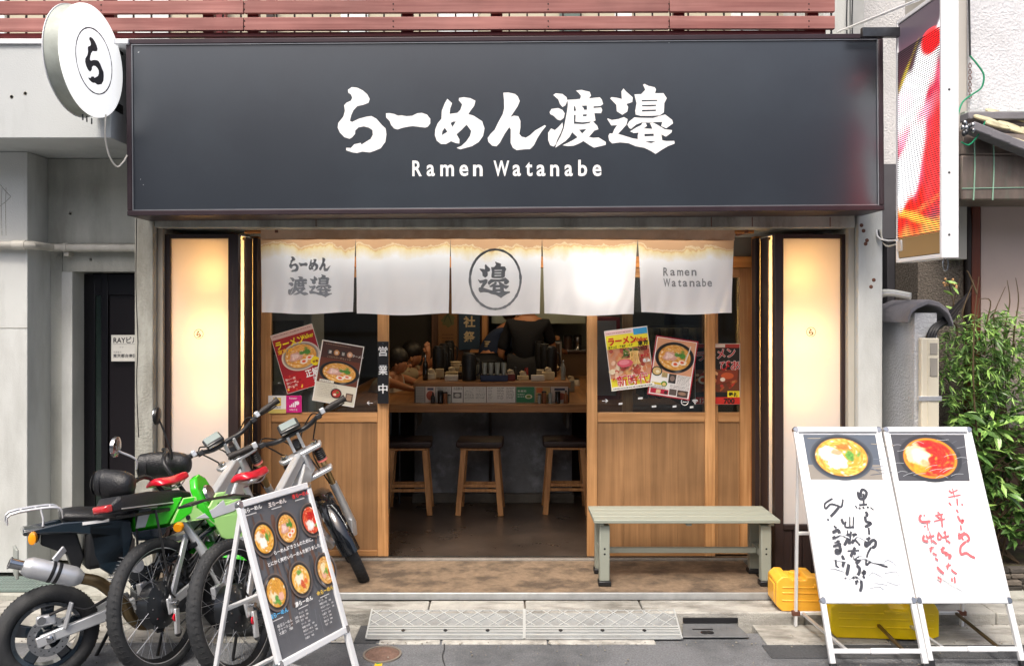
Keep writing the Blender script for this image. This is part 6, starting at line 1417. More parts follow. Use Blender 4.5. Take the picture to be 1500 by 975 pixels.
person('cook in a dark navy shirt standing with back turned in the kitchen', (kx, 2.75, 0), (.25, 1, 0), .12, False,
       [((kx - .27, 2.85, 1.12), (kx - .12, 3.05, 1.05), (.5, 1, -.2)), ((kx + .26, 2.9, 1.2), (kx + .36, 3.1, 1.16), (.3, 1, -.1))], navs, hairm)
kx2 = X(722, 3.0)
person('second cook in a blue shirt bending forward left of the first cook', (kx2 - .1, 2.95, 0), (1, .3, 0), .6, False,
       [((kx2 + .3, 3.2, 1.2), (kx2 + .4, 3.1, 1.05), (.6, -.3, -.5)), ((kx2 + .25, 2.85, 1.15), (kx2 + .36, 2.8, 1.0), (.6, -.1, -.6))], M('blue_shirt', '1d2c4a', .9), hairm)

# ================================================================ standing boards
CAM = Vector((0, -5.07, 1.6))
def hit(px, py, o, nrm):
    d = Vector(((px - CX) / FPX, 1, -(py - HY) / FPX)); return CAM + d * ((o - CAM).dot(nrm) / d.dot(nrm))
def aboard(name, lab, cat, TL, TR, BL, back, draw, zf=None, group=None, paper='e6e7e8', rear_in=.03):
    """A-frame: TL/TR/BL are the outer corners of the front panel, back the horizontal direction of the rear legs"""
    TL, TR, BL = Vector(TL), Vector(TR), Vector(BL); w = (TR - TL).length; h = (TL - BL).length
    ux = (TR - TL).normalized(); uy = (TL - BL).normalized(); nn = ux.cross(uy); o = BL
    P = lambda u, v, q=0: o + ux * u + uy * v + nn * q
    foot = ROAD + .012; vf = -(o.z - foot) / uy.z
    mid = P(w / 2, vf); t = thing(name, lab, cat, (mid.x, mid.y, ROAD), group=group)
    fw = .026
    def prof(name, p, q, mt=aluw, w_=fw, th=.022, off=0): MB().beam(p + nn * (off - th / 2), q + nn * (off - th / 2), w_, th, up=nn).build(name, mt, t, bev=.004)
    prof('frame_side', P(fw / 2, vf), P(fw / 2, h - fw * .6)); prof('frame_side', P(w - fw / 2, vf), P(w - fw / 2, h - fw * .6))
    prof('frame_top', P(fw * .7, h - fw / 2, .001), P(w - fw * .7, h - fw / 2, .001), w_=fw * 1.1, th=.024, off=.002); prof('frame_bottom', P(fw * .7, fw / 2, .001), P(w - fw * .7, fw / 2, .001), w_=fw * 1.1, th=.024, off=.002)
    for u, v in ((fw * .5, fw * .5), (w - fw * .5, fw * .5), (fw * .5, h - fw * .5), (w - fw * .5, h - fw * .5)):
        MB().lathe([(fw * .62, -.02), (fw * .62, .0), (fw * .5, .003)], P(u, v), nn, 20).build('corner_cap', steel, t)
    prof('lower_bar', P(fw, vf * .72), P(w - fw, vf * .72), aluw, .022, .018, -.002)
    MB().box(0, 1, 0, 1, 0, 1)
    MB().prism([(fw, fw), (w - fw, fw), (w - fw, h - fw), (fw, h - fw)], o - nn * .012, ux, uy, .006).build('backing', M('board_backing', paper, .5), t, smooth=0)
    p = Print(1); draw(p, w, h, lambda px, py: ((hit(px, py, o - nn * .012, nn) - o).dot(ux), (hit(px, py, o - nn * .012, nn) - o).dot(uy)))
    p.build('printed_sheet', inkg, t, o - nn * .012, ux, uy)
    # rear frame
    bk = Vector(back); rf = []
    for u in (fw, w - fw):
        a = P(u, h * .93, -.03); b = a.copy(); b.z = foot; b = b + bk; MB().beam(a, b, .022, .014, up=ux).build('rear_leg', aluw, t, bev=.003); rf.append((a, b))
    for k in (.5, .93):
        a = rf[0][0].lerp(rf[0][1], k); b = rf[1][0].lerp(rf[1][1], k); MB().beam(a, b, .02, .016).build('rear_bar', aluw, t, bev=.003)
    for (a, b), u in zip(rf, (fw, w - fw)):
        c = a.lerp(b, .93); f_ = P(u + (w / 2 - u) * .35, vf * .72, -.02); MB().beam(c + (rf[1][1] - rf[0][1]) * (.08 if u < w / 2 else -.08), f_, .016, .014).build('folding_stay', [alu, brz][group is not None and u > w / 2], t, bev=.003)
        MB().box(c.x - .02, c.x + .02, c.y - .012, c.y + .012, c.z - .012, c.z + .012).build('hinge', rust, t, bev=.002)
    MB().beam(P(w * .42, vf * .72, .004), P(w * .72, vf * .72, .004), .026, .024, up=nn).build('grip', white, t, bev=.006)
    for u in (fw / 2, w - fw / 2): MB().beam(P(u, vf, -.011), P(u, vf + .03, -.011), fw * 1.15, .028, up=nn).build('foot_cap', blackm, t, bev=.003)
    return t
def shine(p, w, h, rs, y0):
    for k in range(10):
        x = rs.uniform(.06, w - .06); y = rs.uniform(y0, h - .05); p.stroke([(x, y), (x + rs.uniform(.02, .06), y + rs.uniform(-.01, .012)), (x + rs.uniform(.06, .12), y + rs.uniform(-.02, .02))], 'd8dce0', .0016)
def quad_rect(p, f, pts, col): p.poly([f(*q) for q in pts], col)
def H(z, x0, y0, k): return lambda u, v: (x0 + u / k, y0 + v / k)
def hand(p, f, x0, y0, k, strokes, col, w):
    for s in strokes:
        ww = w
        if isinstance(s[0], (int, float)): ww = s[0]; s = s[1]
        p.stroke([f(x0 + a / k, y0 + b / k) for a, b in s], col, max(ww * 1.5, w), sm=4, taper=.25)
BK = [[(415,105),(430,160),(470,155),(485,110),(455,88),(440,110),(440,150)],[(460,120),(462,200)],[(425,212),(490,205)],(.0055,[(395,215),(410,238)]),[(425,228),(435,243)],[(455,225),(465,240)],[(490,222),(500,235)],(.006,[(515,228),(540,250)]),
 [(475,262),(490,285),(480,300)],[(472,300),(480,340),(520,355),(470,385)],[(500,390),(505,445)],[(475,475),(492,500),(510,530)],[(510,465),(475,510),(480,538),(530,490),(555,500),(550,535),(525,550)],
 (.005,[(520,545),(490,600),(478,685),(515,660),(560,670),(610,690),(650,700)]),(.006,[(215,160),(155,200),(160,240),(200,205),(250,215),(285,225),(297,165)]),(.009,[(265,228),(230,270),(198,303)]),(.010,[(178,322),(180,334)]),
 [(285,320),(292,342),(305,362)],(.006,[(320,340),(315,385),(385,385)]),(.006,[(350,305),(350,385)]),(.006,[(380,305),(376,395)]),[(300,460),(360,440)],(.006,[(330,410),(340,520)]),[(340,460),(320,505),(305,530)],[(360,420),(350,480)],[(370,450),(400,445),(385,480),(365,515)],(.006,[(375,465),(400,495),(432,530)]),[(348,520),(350,480)],
 (.006,[(330,575),(425,570)]),[(390,545),(372,585),(355,620)],[(380,600),(397,590)],[(375,625),(395,632),(420,620)],[(385,645),(425,640),(415,660),(395,675)],[(400,690),(425,710),(420,750),(395,790)],[(370,770),(380,795)],[(450,735),(468,740),(455,756),(450,736)],[(450,770),(465,790)],[(395,815),(400,840)],[(390,820),(415,812)],[(435,810),(440,850),(428,895)],
 (.008,[(222,376),(245,396)]),[(210,430),(255,410),(265,445),(210,477)],(.005,[(225,512),(270,495)]),[(215,540),(280,520)],[(250,490),(275,560),(262,590),(238,588),(242,568),(280,578)],(.005,[(235,635),(240,690),(265,712)]),[(285,610),(300,650),(290,700)],(.011,[(340,680),(332,720),(322,765)]),(.011,[(310,785),(314,795)])]
RD = [[(485,95),(510,115)],(.005,[(480,150),(580,130)]),(.005,[(515,80),(530,148)]),(.004,[(500,118),(555,90)]),[(550,160),(555,215)],[(485,190),(505,215)],[(585,200),(597,215)],[(545,245),(560,272)],[(555,295),(575,335),(600,330),(585,357)],[(578,370),(582,410)],(.005,[(560,430),(580,455),(600,490)]),[(610,425),(585,460),(558,478)],[(555,452),(620,440),(645,480),(625,500)],[(620,500),(578,540),(580,600),(620,590),(655,612),(693,630)],
 [(395,265),(412,285)],(.004,[(375,295),(440,282)]),(.005,[(365,340),(455,320)]),[(385,300),(430,325)],[(425,290),(432,385)],[(400,430),(395,482)],[(400,425),(430,470)],[(440,430),(462,425)],[(395,487),(425,480)],(.006,[(450,415),(465,505)]),[(430,470),(485,455)],[(470,490),(495,515)],(.005,[(415,565),(455,550)]),[(440,540),(430,580),(465,590),(455,612)],[(470,600),(497,612),(480,637)],(.005,[(455,695),(502,685)]),[(480,670),(470,720)],(.006,[(500,720),(520,740),(547,756)]),[(505,790),(505,820)],[(525,780),(530,830)],
 [(265,290),(250,315),(270,345),(338,340)],[(285,290),(290,302)],(.004,[(310,350),(320,415)]),[(288,375),(296,387)],[(285,450),(280,490),(320,502)],[(300,450),(320,480)],(.005,[(330,420),(345,510)]),[(320,465),(367,455)],[(350,490),(387,520)],(.0045,[(325,555),(367,548)]),[(345,540),(335,585)],[(350,590),(387,610)],[(370,630),(397,652)],[(385,700),(410,728),(442,756)],[(400,775),(395,802)],[(412,770),(415,825)]]
def draw_black(p, w, h, f):
    rs = random.Random(2); p.poly([(.026, .026), (w - .026, .026), (w - .026, h - .026), (.026, h - .026)], 'eceef0')
    p.poly([f(1177, 636), f(1283, 636), f(1294, 702), f(1188, 702)], '58606c'); p.poly([f(1184, 680), f(1290, 680), f(1294, 702), f(1188, 702)], '8d867c')
    for k in range(12): x = rs.uniform(1180, 1280); y = rs.uniform(640, 698); p.stroke([f(x, y), f(x + 20, y + rs.uniform(-3, 3)), f(x + 34, y + rs.uniform(-6, 6))], ['49505c', '6c7480', 'a09888'][k % 3], .004)
    c = f(1235, 670); bowl(p, c[0] - .006, c[1] + .004, .164, 0, .74, '4a5059', 2)
    hand(p, f, 1180, 700, 5.414, BK, '3c3d43', .0095)
    for k in range(14): a = rs.uniform(.06, w - .1); b = rs.uniform(.05, .35); p.stroke([(a, b), (a + rs.uniform(.01, .06), b + rs.uniform(-.02, .02)), (a + .07, b - .01)], 'cfd4d9', .007)
def draw_red(p, w, h, f):
    rs = random.Random(5); p.poly([(.026, .026), (w - .026, .026), (w - .026, h - .026), (.026, h - .026)], 'eff0f2')
    p.poly([f(1305, 636), f(1413, 636), f(1421, 704), f(1317, 704)], '4c4c50')
    for k in range(12): x = rs.uniform(1306, 1400); y = rs.uniform(640, 698); p.stroke([f(x, y), f(x + 10, y + rs.uniform(-4, 4)), f(x + 24, y + rs.uniform(-6, 6))], ['303034', '8a8a90', '5c5c62'][k % 3], .004)
    c = f(1363, 671); chili(p, c[0], c[1] + .002, .164, .76)
    for k in range(16): x = rs.uniform(1306, 1400); y = rs.uniform(640, 700); p.stroke([f(x, y), f(x + 8, y + rs.uniform(-5, 1)), f(x + 18, y - rs.uniform(0, 8))], 'c9ccd0', .0016)
    hand(p, f, 1300, 700, 5.417, RD, 'd4686c', .008)
    for k in range(9): x, y = rs.uniform(1340, 1400), rs.uniform(815, 850); p.stroke([f(x, y), f(x + 12, y + 8), f(x + 30, y + 20)], ['ccd2d0', 'c2c9c6'][k % 2], .004)
g_ = 'white A-frame boards by the right pillar'
Yt = 4.2 - 5.07
aboard('menu_stand', 'white A-frame board with black brush writing and a creamy ramen photo, left of the pair', 'signboard', at(1162, 625, Yt), at(1290, 625, Yt), at(1203, 883, 3.84 - 5.07) , (0, .035, 0), draw_black, group=g_)
aboard('menu_stand', 'white A-frame board with red writing and a chili ramen photo, right of the pair', 'signboard', at(1294, 625, Yt), at(1422, 625, Yt), at(1344, 883, 3.86 - 5.07), (0, .035, 0), draw_red, group=g_)
def draw_menu(p, w, h, f):
    rs = random.Random(8); p.poly([(.02, .02), (w - .02, .02), (w - .02, h - .02), (.02, h - .02)], '5a5c61')
    for k in range(26):
        x = rs.uniform(.03, w - .05); y = rs.uniform(h * .45, h - .06); l = rs.uniform(.05, .22)
        p.stroke([(x, y), (x + rs.uniform(-.01, .01), y - l * .5), (x + rs.uniform(-.015, .015), y - l)], ['5d4a42', '64544c', '44464b', '6a4f44'][k % 4], rs.uniform(.006, .022))
    for k in range(40):
        x = rs.uniform(.03, w - .03); y = rs.uniform(.03, h * .26); p.stroke([(x, y), (x + rs.uniform(-.01, .01), y + rs.uniform(.03, .09))], ['6a6c70', '5a5c60', '85878a'][k % 3], .003, taper=.7)
    rr = .060
    for (px, py), k in zip(((384, 790), (418, 775), (453, 763), (402, 868), (438, 849), (475, 836)), (0, 1, 2, 5, 4, 6)):
        c = f(px, py); p.ell(c[0], c[1], rr * 1.1, rr * 1.3, '6b5f5a'); bowl(p, c[0], c[1], rr, k, 1.2, '35302e')
    for (px, py), col, s in (((352, 753), 'e8e8e6', '黒らーめん'), ((390, 744), 'e8e0dc', '王らーめん'), ((425, 732), 'e03a3a', '赤らーめん'), ((392, 908), '58b4e8', '塩らーめん'), ((430, 890), 'f0f0ee', '濃らーめん'), ((462, 874), 'e8c24a', '金らーめん')):
        a = f(px, py); p.text(s, a[0], a[1], .021, col, .03); p.rect(a[0] + .012, a[1] - .014, a[0] + .07, a[1] - .010, 'c8c8c8')
    a = f(403, 812); p.text('らーめん好きさんのために。', a[0] - .02, a[1], .019, 'f0f0f0', .02); a = f(396, 826); p.text('とにかく美味いらーめんを創りました。', a[0] - .03, a[1] - .006, .0185, 'f0f0f0', .02)
    for c_ in range(3):
        x0 = .04 + c_ * .125
        for r in range(8 if c_ else 3): p.text(['味玉らーめん', 'チャーシュー', '大盛り', 'ライス', '替え玉', '餃子', 'ビール', '特製つけ麺'][(r + c_ * 3) % 8] + '　' + ['100', '250', '780', '900', '150'][(r + c_) % 5], x0 + .0, .15 - r * .0148 + c_ * .012, .0095 if c_ else .014, 'dcdcdc', .015)
aboard('menu_board', 'tilted white A-frame with a dark poster of six ramen bowls before the bicycles', 'signboard', (-1.094, 3.3 - 5.07, .796), (-.884, 3.67 - 5.07, .800), (-.887, 3.183 - 5.07, .158), (-.16, .09, 0), draw_menu)

# ================================================================ water weights
def tank(name, lab, x0, x1, yb0, yb1, z0, h, mt, rz=0, redcap=False):
    cx, cy = (x0 + x1) / 2, (yb0 + yb1) / 2; t = thing(name, lab, 'water weight', (cx, cy, z0), (0, 0, rz), local=True); L_, D_ = (x1 - x0) / 2, (yb1 - yb0) / 2
    prof = [(-L_, .03), (-L_ + .03, 0), (L_ - .05, 0), (L_, .02), (L_, h * .8), (L_ - .02, h), (L_ * .45, h), (L_ * .4, h * .84), (L_ * .1, h * .84), (L_ * .05, h), (-L_ * .2, h), (-L_ * .25, h * .9), (-L_ * .6, h * .9), (-L_ * .65, h), (-L_ + .03, h), (-L_, h * .85)]
    MB().prism(prof, (0, -D_, 0), (1, 0, 0), (0, 0, 1), 2 * D_).build('tank', mt, t, bev=.013, seg=3)
    for z in (h * .3, h * .52, h * .68): MB().box(-L_ * .85, L_ * .9, -D_ - .003, -D_ + .004, z, z + .008).build('rib', mt, t, bev=.002)
    MB().box(-L_ * .02, L_ * .44, -D_ - .004, -D_ + .02, h * .70, h * .80).build('handle_lip', mt, t, bev=.004)
    MB().lathe([(.028, 0), (.028, .02), (.02, .024)], (-L_ * .42, 0, h * .9), (0, 0, 1), 16).build('cap', redp if redcap else mt, t)
    MB().box(-L_ - .004, -L_ + .01, -D_ * .6, D_ * .6, h * .2, h * .75).build('end_rib', mt, t, bev=.004)
yel = M('yellow_plastic', 'f4d000', .35, var=.08, vs=6, coat=.2); org_ = M('orange_plastic', 'ffb93c', .35, var=.08, vs=6, coat=.2)
tank('water_weight', 'orange yellow plastic water weight lying on the kerb behind the black lettered board', X(1132, -.72), X(1240, -.72), -.8, -.63, -.028, .185, org_, R(-3))
tank('water_weight', 'bright yellow plastic water weight with a red cap in the gutter under the boards', X(1212, -.93) , X(1364, -.93), -1.0, -.87, ROAD + .01, .185, yel, R(-4), True)

# ================================================================ bicycles and motorcycle
MB.xf = lambda s, m: (setattr(s, 'v', [m @ v for v in s.v]), s)[1]
def axis_rot(p, ax, a): return Matrix.Translation(p) @ Matrix.Rotation(a, 4, Vector(ax)) @ Matrix.Translation(-Vector(p))
rimm = M('rim_black', '1d1e20', .35, .4); spokem = M('spoke_steel', 'b8babd', .3, .9, var=.02)
motor = M('hub_motor', '25282c', .35, .3, var=.1, coat=.3); discm = M('brake_disc', 'b4b6b8', .25, 1, var=.1, vs=30)
silver = M('silver_frame', 'd0d3d6', .32, .55, var=.06, vs=6); cab = M('cable_black', '141416', .45)
def wheel(t, c, r, tr, xf=None, rear=False, side=-1):
    I = Matrix(); xf = xf or I; c = Vector(c); Y_ = Vector((0, 1, 0)); R_ = r - tr
    b = lambda mb, nm, mt, par=t, **k: mb.xf(xf).build(nm, mt, par, **k)
    prof = [(R_ + tr * math.cos(a) * (1 if math.cos(a) > 0 else .8), tr * 1.0 * math.sin(a)) for a in [2 * math.pi * q / 12 for q in range(12)]]
    ty = b(MB().ring(prof, c, Y_, 72), 'tyre', rubber, smooth=60)
    mb = MB(); n = 66
    for i in range(n):
        for s in (-1, 1):
            a = 2 * math.pi * (i + .5 * (s > 0)) / n; d = Vector((math.cos(a), 0, math.sin(a))); q = Vector((-math.sin(a), 0, math.cos(a)))
            for aa, bb in ((.18, .55), (.62, 1.02)):
                p0 = c + d * (R_ + tr * math.cos(aa) * 1.0) + Y_ * s * tr * math.sin(aa); p1 = c + d * (R_ + tr * math.cos(bb)) + Y_ * s * tr * math.sin(bb) + q * .008
                mb.beam(p0, p1, .014 if bb < .6 else .007, .0016, up=d)
    o = b(mb, 'tread_blocks', rubber, ty, kind='stuff', smooth=0)
    b(MB().ring([(R_ - tr * .75, -tr * .62), (R_ - tr * .35, -tr * .7), (R_ - tr * .35, tr * .7), (R_ - tr * .75, tr * .62), (R_ - tr * 1.2, 0)], c, Y_, 60), 'rim', rimm)
    b(MB().ring([(R_ - tr * .62, side * tr * .72), (R_ - tr * .42, side * tr * .75), (R_ - tr * .5, side * tr * .6)], c, Y_, 60), 'brake_track', silver)
    hr = .108 if rear else .028; mb = MB()
    for i in range(36):
        a = 2 * math.pi * i / 36; s = 1 if i % 2 else -1; a2 = a + (.28 if (i // 2) % 2 else -.28) * (1 if rear else 2.6)
        mb.tube([c + Vector((hr * math.cos(a2), s * .032, hr * math.sin(a2))), c + Vector(((R_ - tr) * math.cos(a), s * .004, (R_ - tr) * math.sin(a)))], .0013, 4)
    b(mb, 'spokes', spokem, kind='stuff')
    if rear:
        h = b(MB().lathe([(.02, -.06), (.075, -.05), (.088, -.038), (.106, -.034), (.113, -.03), (.113, .03), (.106, .034), (.088, .038), (.075, .05), (.02, .058)], c, Y_, 40), 'hub_motor', motor)
        for i in range(10):
            a = 2 * math.pi * i / 10; b(MB().lathe([(.005, 0), (.004, .004)], c + Vector((.085 * math.cos(a), -.041, .085 * math.sin(a))), (0, -1, 0), 8), 'bolt', steel, h)
        mb = MB()
        for k in range(7): mb.ring([(.012, 0), (.046 - .004 * k, 0), (.046 - .004 * k, .0022), (.012, .0022)], c + Vector((0, -.052 - k * .0045, 0)), (0, -1, 0), 30)
        b(mb, 'cassette', dsteel, kind='stuff')
        b(MB().lathe([(.009, 0), (.009, .028), (.012, .029), (.012, .034)], c + Vector((0, -.085, 0)), (0, -1, 0), 10), 'axle_nut', steel)
    else:
        b(MB().lathe([(.015, -.05), (.024, -.04), (.016, -.03), (.016, .03), (.024, .04), (.015, .05)], c, Y_, 20), 'hub', silver)
    mb = MB(); ds = 1 if rear else 1
    mb.ring([(.055, 0), (.08, 0), (.08, .002), (.055, .002)], c + Vector((0, ds * .052, 0)), Y_, 40)
    for k in range(5): a = 2 * math.pi * k / 5; mb.beam(c + Vector((.018 * math.cos(a), ds * .053, .018 * math.sin(a))), c + Vector((.057 * math.cos(a + .3), ds * .053, .057 * math.sin(a + .3))), .01, .002, up=(0, 1, 0))
    b(mb, 'brake_disc', discm, kind='stuff')
def saddle(t, x, z, s=1.0):
    secs = []
    for u, w, h, dz in ((-.13, .045, .02, .008), (-.115, .07, .035, .014), (-.06, .072, .04, .006), (0, .045, .038, -.002), (.06, .026, .034, .002), (.12, .02, .03, .008), (.145, .012, .016, .006)):
        ring = []
        for k in range(12):
            a = 2 * math.pi * k / 12; yy = w * math.cos(a); zz = (h * .45 * math.sin(a)) if math.sin(a) > 0 else h * .75 * math.sin(a)
            ring.append(Vector((x + u, yy, z + dz + zz + (-.018 if abs(math.cos(a)) > .8 else 0))))
        secs.append(ring)
    o = MB().loft(secs).build('saddle', redp, t, sub=1, smooth=60)
    MB().box(x - .02, x + .08, -.004, .004, z + .0175, z + .0195).build('saddle_slot', blackm, o)
    for s_ in (-1, 1): MB().tube([(x - .09, s_ * .03, z - .025), (x - .02, s_ * .022, z - .045), (x + .05, s_ * .02, z - .045), (x + .12, s_ * .005, z - .015)], .0035, 6, sm=3).build('saddle_rail', silver, o)
def ebike(lab, X0, Z0, head, lean, turn, s, rake, wb, seatx, seatz, var):
    t = thing('electric_bicycle', lab, 'bicycle', (X0, Z0 - 5.07, ROAD), local=True, group='silver electric bicycles parked side by side')
    t.rotation_euler = (Matrix.Rotation(R(head), 3, 'Z') @ Matrix.Rotation(-R(lean), 3, 'X')).to_euler(); t.scale = (s, s, s)
    r = .325; ra = R(rake); ax = Vector((-math.sin(ra), 0, math.cos(ra))); fx = Vector((math.cos(ra), 0, math.sin(ra))); A = Vector((wb, 0, r)); off = Vector((-.04, 0, 0))
    C = A + ax * .67 + off; B = A + ax * .79 + off; T = axis_rot(C, ax, R(turn)); Lc = A + ax * .50 + off
    g = lambda mb, nm, mt, par=t, **k: mb.xf(T).build(nm, mt, par, **k)
    wheel(t, (0, 0, r), r, .034, None, True)
    wheel(t, A, r, .034, T, False)
    # frame: welded aluminium beam, down tube box, seat mast, swing arm
    piv = Vector((.43, 0, .36)); hd0, hd1 = Lc + ax * .02, C - ax * .02
    MB().beam(hd0 - ax * .005, hd1 + ax * .005, .062, .062, up=(1, 0, 0)).build('head_tube', silver, t, bev=.014, seg=3)
    MB().beam(piv + Vector((.03, 0, .03)), hd0 + ax * .05 - fx * .03, .085, .13, w2=.06, h2=.10).build('down_beam', silver, t, bev=.014, seg=3)
    MB().beam(Vector((.36, 0, .62)), hd1 - fx * .03, .05, .07, w2=.05, h2=.06).build('top_tube', silver, t, bev=.01)
    MB().beam(piv, Vector((.36, 0, .66)), .05, .06).build('seat_mast', silver, t, bev=.01)
    MB().tube([(.365, 0, .64), (seatx + .02, 0, seatz - .05)], .0155, 12).build('seat_post', alu, t)
    MB().lathe([(.022, -.02), (.022, .02)], (.36, 0, .665), (-.1, 0, 1), 14).build('seat_clamp', blackm, t)
    saddle(t, seatx + .1, seatz)
    for s_ in (-1, 1):
        MB().beam((.0, s_ * .075, r), (.22, s_ * .075, r + .035), .014, .045, h2=.05).build('swing_arm', silver, t, bev=.005)
        MB().beam((.22, s_ * .075, r + .035), piv + Vector((0, s_ * .045, 0)), .014, .05).build('swing_arm', silver, t, bev=.005)
        MB().beam((.0, s_ * .078, r + .01), (.19, s_ * .07, .60), .016, .032, w2=.016, h2=.036).build('seat_stay', silver, t, bev=.005)
        MB().box(-.028, .03, s_ * .078 - .006, s_ * .078 + .006, r - .05, r + .03).build('dropout', silver, t, bev=.008)
    MB().beam((.19, 0, .605), (.345, 0, .60), .12, .03).build('rocker', silver, t, bev=.006)
    mb = MB()
    for k in range(9): mb.ring([(.018, -.004), (.026, 0), (.018, .004)], (.24 + k * .014, 0, .50 + k * .006), (.9, 0, .4), 16)
    mb.build('shock_spring', M('spring_black', '222326', .3, .5), t, kind='stuff')
    # cranks, chain, derailleur
    ck = Vector((.46, -.085, .29))
    mb = MB().ring([(.07, -.0015), (.083, -.0015), (.083, .0015), (.07, .0015)], ck, (0, 1, 0), 36)
    for k in range(4): a = k * 1.57; mb.beam(ck, ck + Vector((.072 * math.cos(a), 0, .072 * math.sin(a))), .012, .003, up=(0, 1, 0))
    mb.build('chainring', dsteel, t, kind='stuff')
    for s_, a in ((-1, 2.2), (1, 2.2 + math.pi)):
        e = Vector((.46 + .165 * math.cos(a), s_ * .11, .29 + .165 * math.sin(a))); MB().beam((.46, s_ * .1, .29), e, .014, .026).build('crank', silver, t, bev=.004)
        MB().box(e.x - .045, e.x + .045, e.y + s_ * .055 - .045, e.y + s_ * .055 + .045, e.z - .01, e.z + .012).build('pedal', blackm, t, bev=.005)
    MB().tube([(0, -.07, r + .04), (.2, -.078, .345), (.45, -.085, .375)], .004, 5).build('chain', dsteel, t)
    MB().tube([(0, -.07, r - .13), (.2, -.078, .24), (.45, -.085, .208)], .004, 5).build('chain', dsteel, t)
    MB().beam((.01, -.095, r - .03), (-.01, -.095, r - .15), .016, .03).build('derailleur', alu, t, bev=.004)
    for z in (-.07, -.145): MB().lathe([(.02, 0), (.02, .008)], (-.004, -.1, r + z), (0, 1, 0), 14).build('jockey_wheel', [dsteel, redp][z > -.1], t)
    MB().box(-.03, .05, .06, .09, r + .06, r + .12).build('brake_caliper', alu, t, bev=.006)
    MB().tube([(.02, .08, r + .1), (.1, .06, .52), (.3, .04, .68), (.6, .05, .74), tuple(C - fx * .06)], .0048, 6, sm=4).build('cable', cab, t)
    MB().tube([(.02, -.09, r + .02), (-.03, -.1, r + .09), (.08, -.08, .5), (.3, -.05, .62), tuple(hd0 - fx * .08)], .0048, 6, sm=4).build('cable', cab, t)
    # fork and front end
    st_ = lambda v, y: Vector((v.x, y, v.z))
    for nm, P0 in (('upper_crown', C), ('lower_crown', Lc)):
        g(MB().prism([(-.035, -.12), (.02, -.135), (.03, -.10), (.03, .10), (.02, .135), (-.035, .12)], P0, fx, Vector((0, 1, 0)), .026), nm, silver, bev=.007)
    for s_ in (-1, 1):
        f0 = A + fx * .045 + off * .6; y = s_ * .095
        g(MB().tube([st_(f0 + ax * .33, y), st_(C + fx * .0 + ax * .012, y)], .0175, 14), 'stanchion', gold)
        g(MB().tube([st_(f0 + ax * .36, y), st_(f0 + ax * .05, y), st_(f0 - ax * .03, y * .8)], [.024, .027, .02], 14), 'fork_leg', silver)
        g(MB().lathe([(.021, 0), (.021, .014), (.012, .018)], st_(C + ax * .004, y), ax, 14), 'fork_cap', steel)
        g(MB().beam(st_(A - ax * .0, s_ * .06), st_(A + ax * .11 + fx * .0, s_ * .088), .014, .05), 'fork_foot', silver, bev=.005)
        if var == 2 or s_ < 0:
            mb = MB(); q = Lc + ax * .07
            for k in range(5): mb.ring([(.019, -.008), (.031, 0), (.019, .008)], st_(q + ax * k * .013, y), ax, 18)
            g(mb, 'rubber_boot', blackm, kind='stuff')
            for k in (-.02, .07): g(MB().lathe([(.028, 0), (.031, .003), (.028, .014)], st_(q + ax * k, y), ax, 18), 'boot_ring', M('coral_ring', 'd8736a', .5))
    # front mudguard following the tyre
    secs = []
    for k in range(15):
        a = R(55 + 135 * k / 14); d = Vector((math.cos(a), 0, math.sin(a))); w = .062 - .012 * abs(k / 14 - .4); q = A + d * (r + .022)
        secs.append([q + Vector((0, -w, 0)) - d * .022, q + Vector((0, -w * .6, 0)) + d * .004, q + d * .012, q + Vector((0, w * .6, 0)) + d * .004, q + Vector((0, w, 0)) - d * .022, q + Vector((0, w * .6, 0)) - d * .006, q - d * .0, q + Vector((0, -w * .6, 0)) - d * .006])
    g(MB().loft(secs), 'mudguard', M('gloss_black', '101216', .12, coat=1), smooth=50)
    # handlebar
    bp_ = [B + Vector((-.07, -.35, .045)), B + Vector((-.05, -.22, .035)), B + Vector((.0, -.10, .0)), B, B + Vector((.0, .10, .0)), B + Vector((-.05, .22, .035)), B + Vector((-.07, .35, .045))]
    g(MB().tube(bp_, .0145, 10, sm=4), 'handlebar', blackm)
    for s_ in (-1, 1):
        g(MB().beam(C + Vector((0, s_ * .03, 0)) + ax * .014, B + Vector((0, s_ * .03, 0)), .018, .03), 'bar_riser', silver, bev=.004)
        e = B + Vector((-.07, s_ * .35, .045)); i0 = B + Vector((-.055, s_ * .24, .038)); d = (e - i0).normalized()
        g(MB().tube([i0, i0 + d * .03, e - d * .03, e + d * .012], [.017, .019, .017, .022], 12), 'grip', M('grip_rubber', '2a2624', .6, var=.2, vs=60, bump=.4) )
        g(MB().box(-.018, .018, -.014, .014, -.016, .02).xf(Matrix.Translation(i0 - d * .03)), 'brake_clamp', silver, bev=.004)
        g(MB().tube([i0 - d * .03 + Vector((.02, 0, -.005)), i0 - d * .0 + Vector((.055, 0, -.012)), i0 + d * .06 + Vector((.06, 0, -.02)), i0 + d * .11 + Vector((.05, 0, -.022))], [.007, .006, .005, .004], 6, sm=3), 'brake_lever', blackm)
        g(MB().box(-.02, .02, -.018, .018, -.03, .0).xf(Matrix.Translation(i0 - d * .065)), 'switch_pod', blackm, bev=.005)
        g(MB().tube([i0 - d * .04, i0 + Vector((.07, -s_ * .08, -.03)), B + Vector((.10, s_ * .08, -.12)), Lc + fx * .06 + Vector((0, s_ * .06, .02)), st_(A + ax * .2 + fx * .07, s_ * .1)], .0045, 6, sm=5), 'cable', cab)
        g(MB().tube([i0 - d * .06, i0 + Vector((.05, -s_ * .1, .01)), B + Vector((.08, s_ * .03, -.06)), hd0 + Vector((-.02, s_ * .05, -.02))], .0045, 6, sm=5), 'cable', cab)
